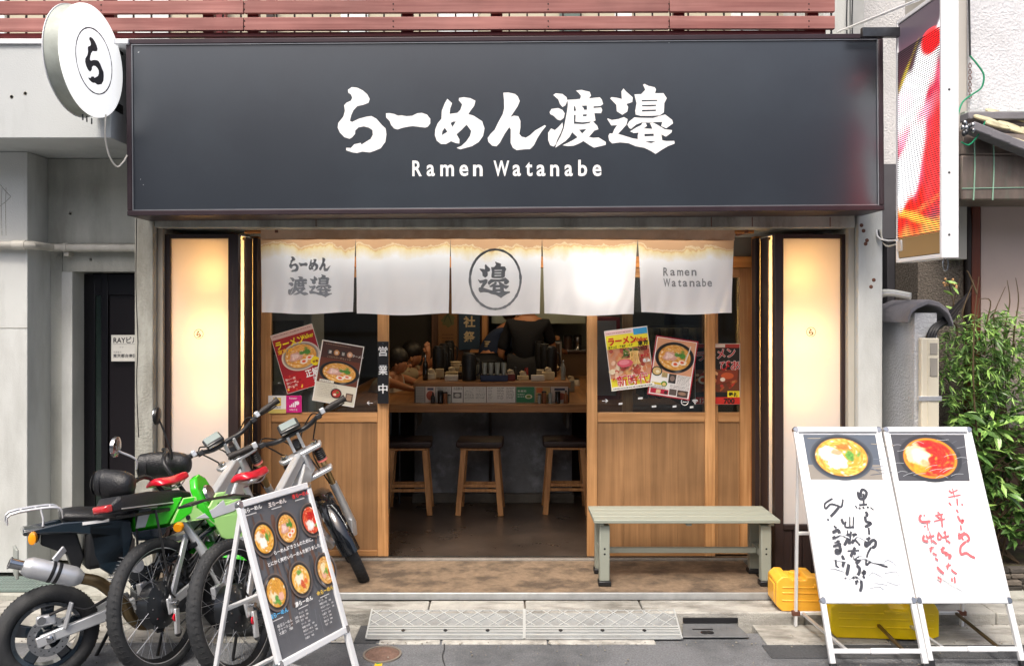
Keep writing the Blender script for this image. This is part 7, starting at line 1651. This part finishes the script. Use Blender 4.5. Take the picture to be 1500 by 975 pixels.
    g(MB().beam(B + Vector((-.02, -.065 if var == 2 else .02, .045)), B + Vector((-.02, .06 if var == 2 else .13, .045)), .07, .03, up=fx * -.5 + ax), 'display', M('display_case', '1a1c1e', .3, coat=.5), bev=.009, seg=3)
    g(MB().beam(B + Vector((-.028, -.05 if var == 2 else .03, .0615)), B + Vector((-.028, .045 if var == 2 else .12, .0615)), .05, .002, up=fx * -.5 + ax), 'display_screen', M('lcd', '8f9a98', .15, coat=1), bev=0)
    g(MB().lathe([(.02, 0), (.034, .02), (.036, .05), (.03, .055)], B + Vector((.05, -.0, -.06)), (1, 0, -.1), 18), 'headlamp', blackm)
    g(MB().lathe([(.028, 0), (.02, .006)], B + Vector((.105, 0, -.0655)), (1, 0, -.1), 18), 'lamp_glass', steel)
    if var == 1:
        secs = []
        for u, z, w, h in ((-.24, .865, .05, .035), (-.2, .873, .068, .075), (.0, .85, .07, .078), (.22, .81, .068, .075), (.3, .796, .06, .05)):
            secs.append([Vector((u, w * x_, z + h * z_)) for x_, z_ in ((-1, -.4), (-.9, -.5), (.9, -.5), (1, -.4), (1, .3), (.85, .5), (-.85, .5), (-1, .3))])
        MB().loft(secs).build('battery_rack', leather, t, bev=.004)
        MB().beam((-.21, -.071, .85), (.28, -.066, .777), .004, .006).build('rack_trim', silver, t)
        MB().loft([[Vector((u, w * x_, .865 + h * z_)) for x_, z_ in ((-1, -.5), (1, -.5), (1, .5), (-1, .5))] for u, w, h in ((-.241, .05, .036), (-.268, .045, .034), (-.28, .03, .02))]).build('tail_lamp', redl, t, bev=.006)
        MB().beam((-.12, 0, .80), (.3, 0, .745), .11, .018).build('rack_plate', blackm, t, bev=.004)
        MB().beam((-.1, 0, .83), (.05, 0, .80), .10, .012).build('rack_latch', alu, t, bev=.003)
        for s_ in (-1, 1): MB().tube([(.0, s_ * .085, r + .04), (.0, s_ * .085, .5), (.02, s_ * .06, .79)], .006, 8).build('rack_stay', blackm, t)
        bg_ = [(.52, .50), (.74, .46), (.78, .60), (.60, .66), (.52, .62)]
        MB().prism([(x_, z_) for x_, z_ in bg_], (0, -.055, 0), (1, 0, 0), (0, 0, 1), -.0 + .11 if False else .11).xf(Matrix()).build('frame_bag', M('bag_cloth', '2b2c2f', .7, bump=.3), t, bev=.012, seg=3)
        for k in range(4): MB().beam((.54 + k * .05, -.0575, .515), (.60 + k * .05, -.0575, .615), .006, .003, up=(0, 1, 0)).build('bag_stripe', white, t)
    else:
        MB().loft([[Vector((u, w * x_, z + .004 * z_)) for x_, z_ in ((-1, -1), (1, -1), (.8, 2), (-.8, 2))] for u, z, w in ((-.20, .865, .04), (-.1, .865, .05), (.12, .84, .05), (.28, .80, .03))]).build('rear_mudguard', blackm, t, bev=.002)
        MB().beam((.24, 0, .80), (.34, 0, .78), .02, .02).build('mudguard_arm', blackm, t)
        MB().box(.40, .64, -.05, .05, .50, .62).build('battery', blackm, t, bev=.014, seg=3)
    MB().tube([(.20, .09, .32), (.12, .17, .02)], .008, 8).build('kickstand', blackm, t)
    return t
ebike('silver electric bicycle with a red saddle, black tail rack with red lamp, nearer the motorcycle', -1.566, 3.75, 73.9, 11.3, 52, .941, 26.8, 1.171, .129, .908, 1)
ebike('silver electric bicycle right of the pair, its front wheel on the shop step', -1.174, 3.69, 74.9, 13.7, 35.7, .966, 24.3, 1.2, .269, .903, 2)

# ---- motorcycle
t = thing('motorcycle', 'green and black motorcycle with a silver exhaust and black hand muffs, at the left edge', 'motorcycle', (-2.06, 3.62 - 5.07, ROAD), local=True)
t.rotation_euler = (Matrix.Rotation(R(35), 3, 'Z') @ Matrix.Rotation(-R(7), 3, 'X')).to_euler()
r = .215
def mwheel(c, xf=None, side=-1):
    xf = xf or Matrix(); c = Vector(c); b = lambda mb, nm, mt, par=t, **k: mb.xf(xf).build(nm, mt, par, **k)
    prof = [(.172 + .046 * math.cos(a) * (.95 if math.cos(a) > 0 else .75), .05 * math.sin(a)) for a in [2 * math.pi * q / 14 for q in range(14)]]
    ty = b(MB().ring(prof, c, (0, 1, 0), 64), 'tyre', rubber, smooth=60)
    mb = MB()
    for i in range(40):
        for s in (-1, 1):
            a = 2 * math.pi * (i + .5 * (s > 0)) / 40; d = Vector((math.cos(a), 0, math.sin(a))); d2 = Vector((math.cos(a + .12), 0, math.sin(a + .12)))
            mb.beam(c + d * .2165 + Vector((0, s * .004, 0)), c + d2 * .198 + Vector((0, s * .037, 0)), .004, .0035, up=d)
    b(mb, 'tread_grooves', M('groove_black', '0d0d0e', .9), ty, kind='stuff', smooth=0)
    b(MB().ring([(.128, -.032), (.145, -.036), (.145, .036), (.128, .032)], c, (0, 1, 0), 48), 'rim', navy)
    b(MB().lathe([(.03, -.05), (.034, -.03), (.034, .03), (.03, .05)], c, (0, 1, 0), 20), 'hub', navy)
    for k in range(5):
        a = 2 * math.pi * k / 5 + .3; d = Vector((math.cos(a), 0, math.sin(a))); b(MB().beam(c + d * .03, c + d * .132, .045, .028, w2=.055, h2=.03, up=(0, 1, 0)), 'wheel_spoke', navy, bev=.006)
    mb = MB().ring([(.052, -.002), (.085, -.002), (.085, .002), (.052, .002)], c + Vector((0, side * .062, 0)), (0, 1, 0), 48)
    b(mb, 'brake_disc', discm)
    for k in range(24): a = 2 * math.pi * k / 24; q = .076 if k % 2 else .062; b(MB().lathe([(.003, 0), (.003, .0006)], c + Vector((q * math.cos(a), side * .0642, q * math.sin(a))), (0, side, 0), 6), 'disc_hole', black)
    return ty
mwheel((0, 0, r))
for s_ in (-1, 1): MB().beam((-.035, s_ * .085, r - .005), (.36, s_ * .075, r + .075), .028, .042, h2=.06).build('swing_arm', silver, t, bev=.006)
MB().beam((-.05, -.102, r - .01), (.02, -.102, r + .005), .008, .045).build('chain_adjuster', alu, t, bev=.004); MB().lathe([(.016, 0), (.016, .012), (.01, .016)], (-.0, -.106, r), (0, -1, 0), 6).build('axle_nut', steel, t)
MB().box(-.05, .03, -.085, -.05, r + .055, r + .10).build('brake_caliper', alu, t, bev=.01); MB().lathe([(.018, 0), (.018, .01)], (-.03, -.086, r + .08), (0, -1, 0), 14).build('caliper_piston', steel, t)
MB().tube([(0, -.09, r + .1), (.08, -.1, r + .12), (.16, -.11, r + .1), (.3, -.1, r + .16)], .007, 8, sm=4).build('brake_hose', cab, t)
MB().beam((.06, -.1, r + .03), (.085, -.13, .36), .01, .022).build('exhaust_bracket', alu, t, bev=.003)
# exhaust
e0, e1 = Vector((-.105, -.17, .56)), Vector((.125, -.165, .462)); d = (e1 - e0).normalized()
MB().lathe([(.03, -.0), (.040, .02), (.044, .03), (.044, .21), (.038, .23), (.025, .25)], e0, d, 28).build('silencer', alu, t)
MB().lathe([(.020, 0), (.020, -.0), (.022, -.05), (.026, -.052), (.026, -.058), (.018, -.058), (.018, -.0)], e0 + d * .002, d, 20, cap=False).build('tail_pipe', steel, t)
MB().lathe([(.017, 0), (.017, .003)], e0 - d * .05, d, 16).build('pipe_bore', black, t)
for u in (.11, .135): MB().lathe([(.0455, 0), (.0465, .003), (.0465, .012), (.0455, .015)], e0 + d * u, d, 28).build('silencer_band', [blackm, alu][u > .2], t)
MB().tube([tuple(e1 + d * .0), (.20, -.155, .425), (.30, -.13, .31), (.33, -.12, .24), (.40, -.1, .18), (.55, -.06, .2)], [.024, .026, .026, .025, .02, .02], 14, sm=4).build('exhaust_pipe', brz, t)
MB().beam(e0 + d * .13 + Vector((0, 0, .05)), (.06, -.13, .60), .012, .03).build('hanger', silver, t, bev=.003)
# seat, tail, side covers
def seclist(L_): return [[Vector((x, w * math.cos(a) * 1.0, z + h * math.sin(a) * (.5 if math.sin(a) > 0 else .5))) for a in [2 * math.pi * k / 14 for k in range(14)]] for x, w, z, h in L_]
MB().loft(seclist([(-.17, .06, .70, .03), (-.15, .085, .695, .07), (-.02, .10, .68, .10), (.12, .105, .662, .105), (.26, .095, .655, .10), (.36, .08, .675, .11), (.43, .06, .705, .10), (.46, .045, .715, .07)])).build('seat', leather, t, sub=1, smooth=60)
MB().tube([(-.15, -.085, .692), (0, -.102, .682), (.14, -.106, .668), (.28, -.096, .66), (.40, -.07, .68)], .003, 6, sm=4).build('seat_piping', black, t)
side = [(-.42, .655), (-.15, .672), (.05, .665), (.22, .655), (.33, .64), (.345, .56), (.30, .46), (.18, .40), (.10, .44), (.055, .50), (.045, .56), (.03, .60), (-.1, .62), (-.3, .635), (-.42, .64)]
for s_ in (-1, 1):
    mb = MB().prism(side, (0, -.095 if s_ < 0 else .075, 0), (1, 0, 0), (0, 0, 1), .02 if s_ < 0 else .02)
    mb.build('side_cover', navy, t, bev=.007, seg=3)
MB().box(.0, .30, -.095, .095, .44, .66).build('inner_box', blackm, t, bev=.02)
MB().beam((-.42, 0, .648), (.1, 0, .62), .15, .03).build('tail_piece', navy, t, bev=.008)
MB().prism([(-.30, .63), (-.05, .61), (.0, .50), (-.06, .40), (-.12, .52), (-.30, .58)], (0, -.05, 0), (1, 0, 0), (0, 0, 1), -.0 + .1).build('rear_mudguard', blackm, t, bev=.006)
MB().box(-.02, .17, -.0975, -.0955, .648, .662).build('side_decal', white, t)
for y in (-.07, .07): MB().tube([(-.15, y, .69), (-.17, y, .735), (-.28, y * .95, .745), (-.5, y * .9, .735), (-.52, y * .9, .69)], .007, 8, sm=3).build('rack_tube', alu, t)
for x_ in (-.22, -.32, -.42): MB().tube([(x_, -.07, .742), (x_, .07, .742)], .005, 8).build('rack_cross', alu, t)
MB().tube([(-.30, -.065, .742), (-.285, -.08, .70), (-.29, -.09, .665)], .008, 8).build('rack_tube', alu, t)
MB().lathe([(.008, 0), (.01, .02), (.026, .03), (.03, .06), (.026, .085), (.012, .09)], (-.34, -.07, .625), (-.4, -1, 0), 18).build('indicator', amber, t)
MB().lathe([(.03, 0), (.03, .02)], (-.335, -.06, .626), (-.4, -1, 0), 16).build('indicator_base', blackm, t)
MB().box(-.47, -.45, -.09, .09, .45, .58).build('number_plate', M('plate_white', '8f948f', .4), t, bev=.004)
# tank cover and green shroud
MB().loft(seclist([(.33, .07, .60, .10), (.38, .095, .625, .15), (.5, .11, .64, .16), (.62, .11, .65, .15), (.72, .09, .65, .12), (.78, .06, .64, .07)])).build('tank', greenp, t, sub=1, smooth=60)
for s_ in (-1, 1):
    y = s_ * .117
    MB().prism([(.36, .60), (.40, .715), (.62, .72), (.54, .60)], (0, y if s_ < 0 else y - .012, 0), (1, 0, 0), (0, 0, 1), .012).build('tank_panel', greenp, t, bev=.005)
    MB().prism([(.36, .60), (.40, .715), (.47, .717), (.42, .60)], (0, s_ * .1185 if s_ < 0 else s_ * .1185 - .012, 0), (1, 0, 0), (0, 0, 1), .012).build('tank_stripe', silver, t, bev=.003)
    MB().prism([(.545, .598), (.62, .715), (.70, .715), (.69, .66), (.72, .64), (.76, .66), (.80, .72), (.86, .72), (.80, .66), (.95, .68), (1.0, .60), (1.02, .53), (.97, .47), (.88, .465), (.82, .50), (.79, .56), (.74, .60), (.62, .60)], (0, s_ * .135 if s_ < 0 else s_ * .135 - .016, 0), (1, 0, 0), (0, 0, 1), .016).build('shroud', greenl, t, bev=.005)
    MB().prism([(.56, .60), (.62, .712), (.68, .712), (.66, .64), (.60, .61)], (0, s_ * .137 if s_ < 0 else s_ * .137 - .012, 0), (1, 0, 0), (0, 0, 1), .012).build('shroud_decal', greenp, t, bev=.002)
    MB().prism([(.68, .61), (.78, .645), (.84, .68), (.85, .65), (.95, .675), (.90, .62), (.78, .60)], (0, s_ * .138 if s_ < 0 else s_ * .138 - .012, 0), (1, 0, 0), (0, 0, 1), .012).build('lightning_decal', M('decal_grey', 'b9bcc4', .3), t, bev=.001)
    MB().lathe([(.012, 0), (.012, .006)], (.64, s_ * .137, .62), (0, s_, 0), 12).build('shroud_bolt', blackm, t)
MB().prism([(.33, .585), (.545, .585), (.52, .545), (.46, .53), (.38, .54)], (0, -.1, 0), (1, 0, 0), (0, 0, 1), .2).build('lower_trim', navy, t, bev=.006)
# engine block and details
MB().box(.36, .62, -.09, .09, .2, .36).build('crankcase', dsteel, t, bev=.03, seg=3)
MB().lathe([(.07, 0), (.075, .01), (.07, .035), (.05, .045)], (.50, -.09, .27), (0, -1, 0), 24).build('engine_cover', dsteel, t)
mb = MB()
for k in range(6): mb.box(.56 + k * .022, .572 + k * .022, -.07, .07, .30, .42)
mb.build('cooling_fins', dsteel, t, kind='stuff')
MB().lathe([(.03, 0), (.035, .01), (.03, .05)], (.36, -.09, .47), (0, -1, 0), 16).build('carburettor', alu, t)
MB().box(.33, .40, -.12, -.08, .40, .46).build('reservoir', dsteel, t, bev=.008)
mb = MB()
for k in range(8): mb.ring([(.022, -.004), (.03, 0), (.022, .004)], (.26 + k * .006, -.07, .40 + k * .016), (.3, 0, 1), 16)
mb.build('shock_spring', alu, t, kind='stuff')
for p0, p1 in (((.35, -.06, .36), (.8, -.05, .62)), ((.36, .06, .36), (.8, .05, .62)), ((.62, 0, .25), (.84, 0, .6))): MB().tube([p0, p1], .018, 10).build('frame_tube', navy, t)
for k in range(5): MB().tube([(.36 + uni(0, .1), -.1, .40 + uni(-.08, .1)), (.45 + uni(0, .1), -.12, .45 + uni(-.1, .06)), (.6, -.1, .40 + uni(-.1, .1)), (.7, -.06, .55)], .005, 6, sm=4).build('hose', cab, t)
MB().beam((.44, -.1, .17), (.44, -.2, .17), .03, .018).build('footpeg', blackm, t, bev=.004)
MB().tube([(.30, .1, .2), (.22, .2, .01)], .009, 8).build('side_stand', blackm, t)
for o in t.children:
    if o.name.split('.')[0] in ('seat', 'seat_piping', 'side_cover', 'inner_box', 'tail_piece', 'rear_mudguard', 'side_decal', 'rack_tube', 'rack_cross', 'indicator', 'indicator_base', 'number_plate', 'tank', 'tank_panel', 'tank_stripe', 'shroud', 'shroud_decal', 'lightning_decal', 'shroud_bolt', 'lower_trim'):
        o.location = (0, 0, .04)
        for v in o.data.vertices:
            x = v.co.x; v.co.x = x * .587 + .15 if x < .4 else .385 + (x - .4) * .87
# front end, turned to the right
ra = R(25); ax = Vector((-math.sin(ra), 0, math.cos(ra))); fx = Vector((math.cos(ra), 0, math.sin(ra))); A = Vector((.88, 0, r)); Hd = A + ax * .52 + Vector((-.05, 0, 0)); T = axis_rot(Hd, ax, R(-35))
g = lambda mb, nm, mt, par=t, **k: mb.xf(T).build(nm, mt, par, **k)
mwheel(A, T, 1)
for s_ in (-1, 1):
    g(MB().tube([A + Vector((-.02, s_ * .085, 0)), A + ax * .25 + Vector((-.02, s_ * .085, 0)), Hd + Vector((0, s_ * .085, 0)) + ax * .02], [.026, .026, .017], 12), 'fork_leg', silver)
    g(MB().beam(A + ax * .15 + Vector((0, s_ * .085, 0)), A + ax * .30 + Vector((-.02, s_ * .085, 0)), .05, .05), 'fork_guard', blackm, bev=.01)
for q in (0, -.16): g(MB().beam(Hd + ax * q + Vector((0, -.11, 0)), Hd + ax * q + Vector((0, .11, 0)), .05, .03, up=ax), 'fork_crown', dsteel, bev=.006)
g(MB().loft([[A + ax * .27 + Vector((u, w * x_, z + .01 * z_)) for x_, z_ in ((-1, -1), (1, -1), (.7, 1), (-.7, 1))] for u, w, z in ((-.3, .04, .04), (-.1, .07, .03), (.1, .07, .0), (.3, .04, -.05))]), 'front_mudguard', greenp, bev=.003)
g(MB().prism([(-.07, -.17), (.07, -.17), (.09, -.05), (.075, .05), (.03, .09), (-.03, .09), (-.075, .05), (-.09, -.05)], Hd + fx * .10 + ax * .04, Vector((0, 1, 0)), ax, -.04), 'headlamp_cowl', greenp, bev=.012, seg=3)
g(MB().lathe([(.05, 0), (.045, .012)], Hd + fx * .145 + ax * .02, fx, 24), 'headlamp', steel)
Bc = Hd + ax * .20
g(MB().tube([Bc + Vector((-.12, -.31, .03)), Bc + Vector((-.08, -.25, .04)), Bc + Vector((-.04, -.10, .02)), Hd + Vector((0, -.07, .02)), Hd + Vector((0, .07, .02)), Bc + Vector((-.04, .10, .02)), Bc + Vector((-.08, .25, .04)), Bc + Vector((-.12, .31, .03))], .011, 10, sm=4), 'handlebar', blackm)
for s_ in (-1, 1):
    ce = Bc + Vector((-.07, s_ * .27, .06 if s_ < 0 else -.05)); kk = 1.0 if s_ < 0 else 1.1; secs = []
    for u, w, h, k in ((-.21, .045, .048, 0), (-.205, .052, .055, 0), (-.15, .055, .058, .005), (-.14, .06, .062, .005), (-.12, .055, .058, .01), (-.04, .06, .062, .02), (.04, .065, .055, .03), (.10, .05, .045, .03), (.125, .025, .025, .03)):
        secs.append([ce + Vector((-.03 + u * .55 * kk if s_ < 0 else u * .72 * kk, s_ * k + w * math.cos(a), h * 1.15 * kk * math.sin(a))) for a in [2 * math.pi * q / 14 for q in range(14)]])
    g(MB().loft(secs), 'hand_muff', leather, smooth=60, sub=1)
    g(MB().ring([(.056, -.004), (.061, 0), (.056, .004)], ce + Vector((-.11, s_ * .005, 0)), (1, 0, 0), 24), 'muff_seam', black)
    g(MB().ring([(.046, -.005), (.054, 0), (.046, .005)], ce + Vector((-.152, s_ * .0, 0)), (1, 0, 0), 24), 'muff_cuff', black)
    ms = ce + Vector((.02, -s_ * .04, .05)); mh_ = ce + Vector((-.06, s_ * -.01, .17 if s_ < 0 else .28))
    g(MB().tube([ms, ms + Vector((0, 0, .05)), mh_ + Vector((.015, 0, -.02)), mh_ + Vector((.012, 0, 0))], .005, 8, sm=3), 'mirror_stem', [alu, blackm][s_ > 0])
    g(MB().lathe([(.03, .018), (.046, .012), (.048, 0), (.045, -.002)], mh_, (1, 0, 0), 24), 'mirror_back', [steel, blackm][s_ > 0])
    g(MB().lathe([(.044, 0), (.044, .002)], mh_ + Vector((-.0045, 0, 0)), (1, 0, 0), 24), 'mirror_glass', M('mirror_glass', 'f0f2f4', .02, 1, var=0))
    g(MB().lathe([(.006, 0), (.008, .03), (.024, .04), (.026, .055), (.02, .065)], Hd + Vector((.02, s_ * .1, -.03)), (0, s_, 0), 14), 'indicator', amber)

# ================================================================ street opposite (seen in the glossy sign and windows)
t = thing('opposite_building', 'plain grey building across the street with rows of windows', 'building', (0, -14.5, ROAD))
ob = M('opposite_render', '8f9192', .8, var=.06)
MB().box(-16, 16, -18, -14.5, ROAD, 6.8).build('wall', ob, t)
for i in range(9):
    for j in range(2):
        x = -15 + i * 3.4; z = 1.0 + j * 3.0; w_ = MB().box(x, x + 2.2, -14.5 + .002, -14.42, z - .1, z + 1.5).build('window_frame', dframe, t); MB().box(x + .08, x + 2.12, -14.419, -14.41, z, z + 1.4).build('pane', M('pane_grey', '5b6670', .15, coat=.6), w_)
sheet('far_pavement', conc_d, -60, 60, -14.5, -13.2, ROAD + .1)
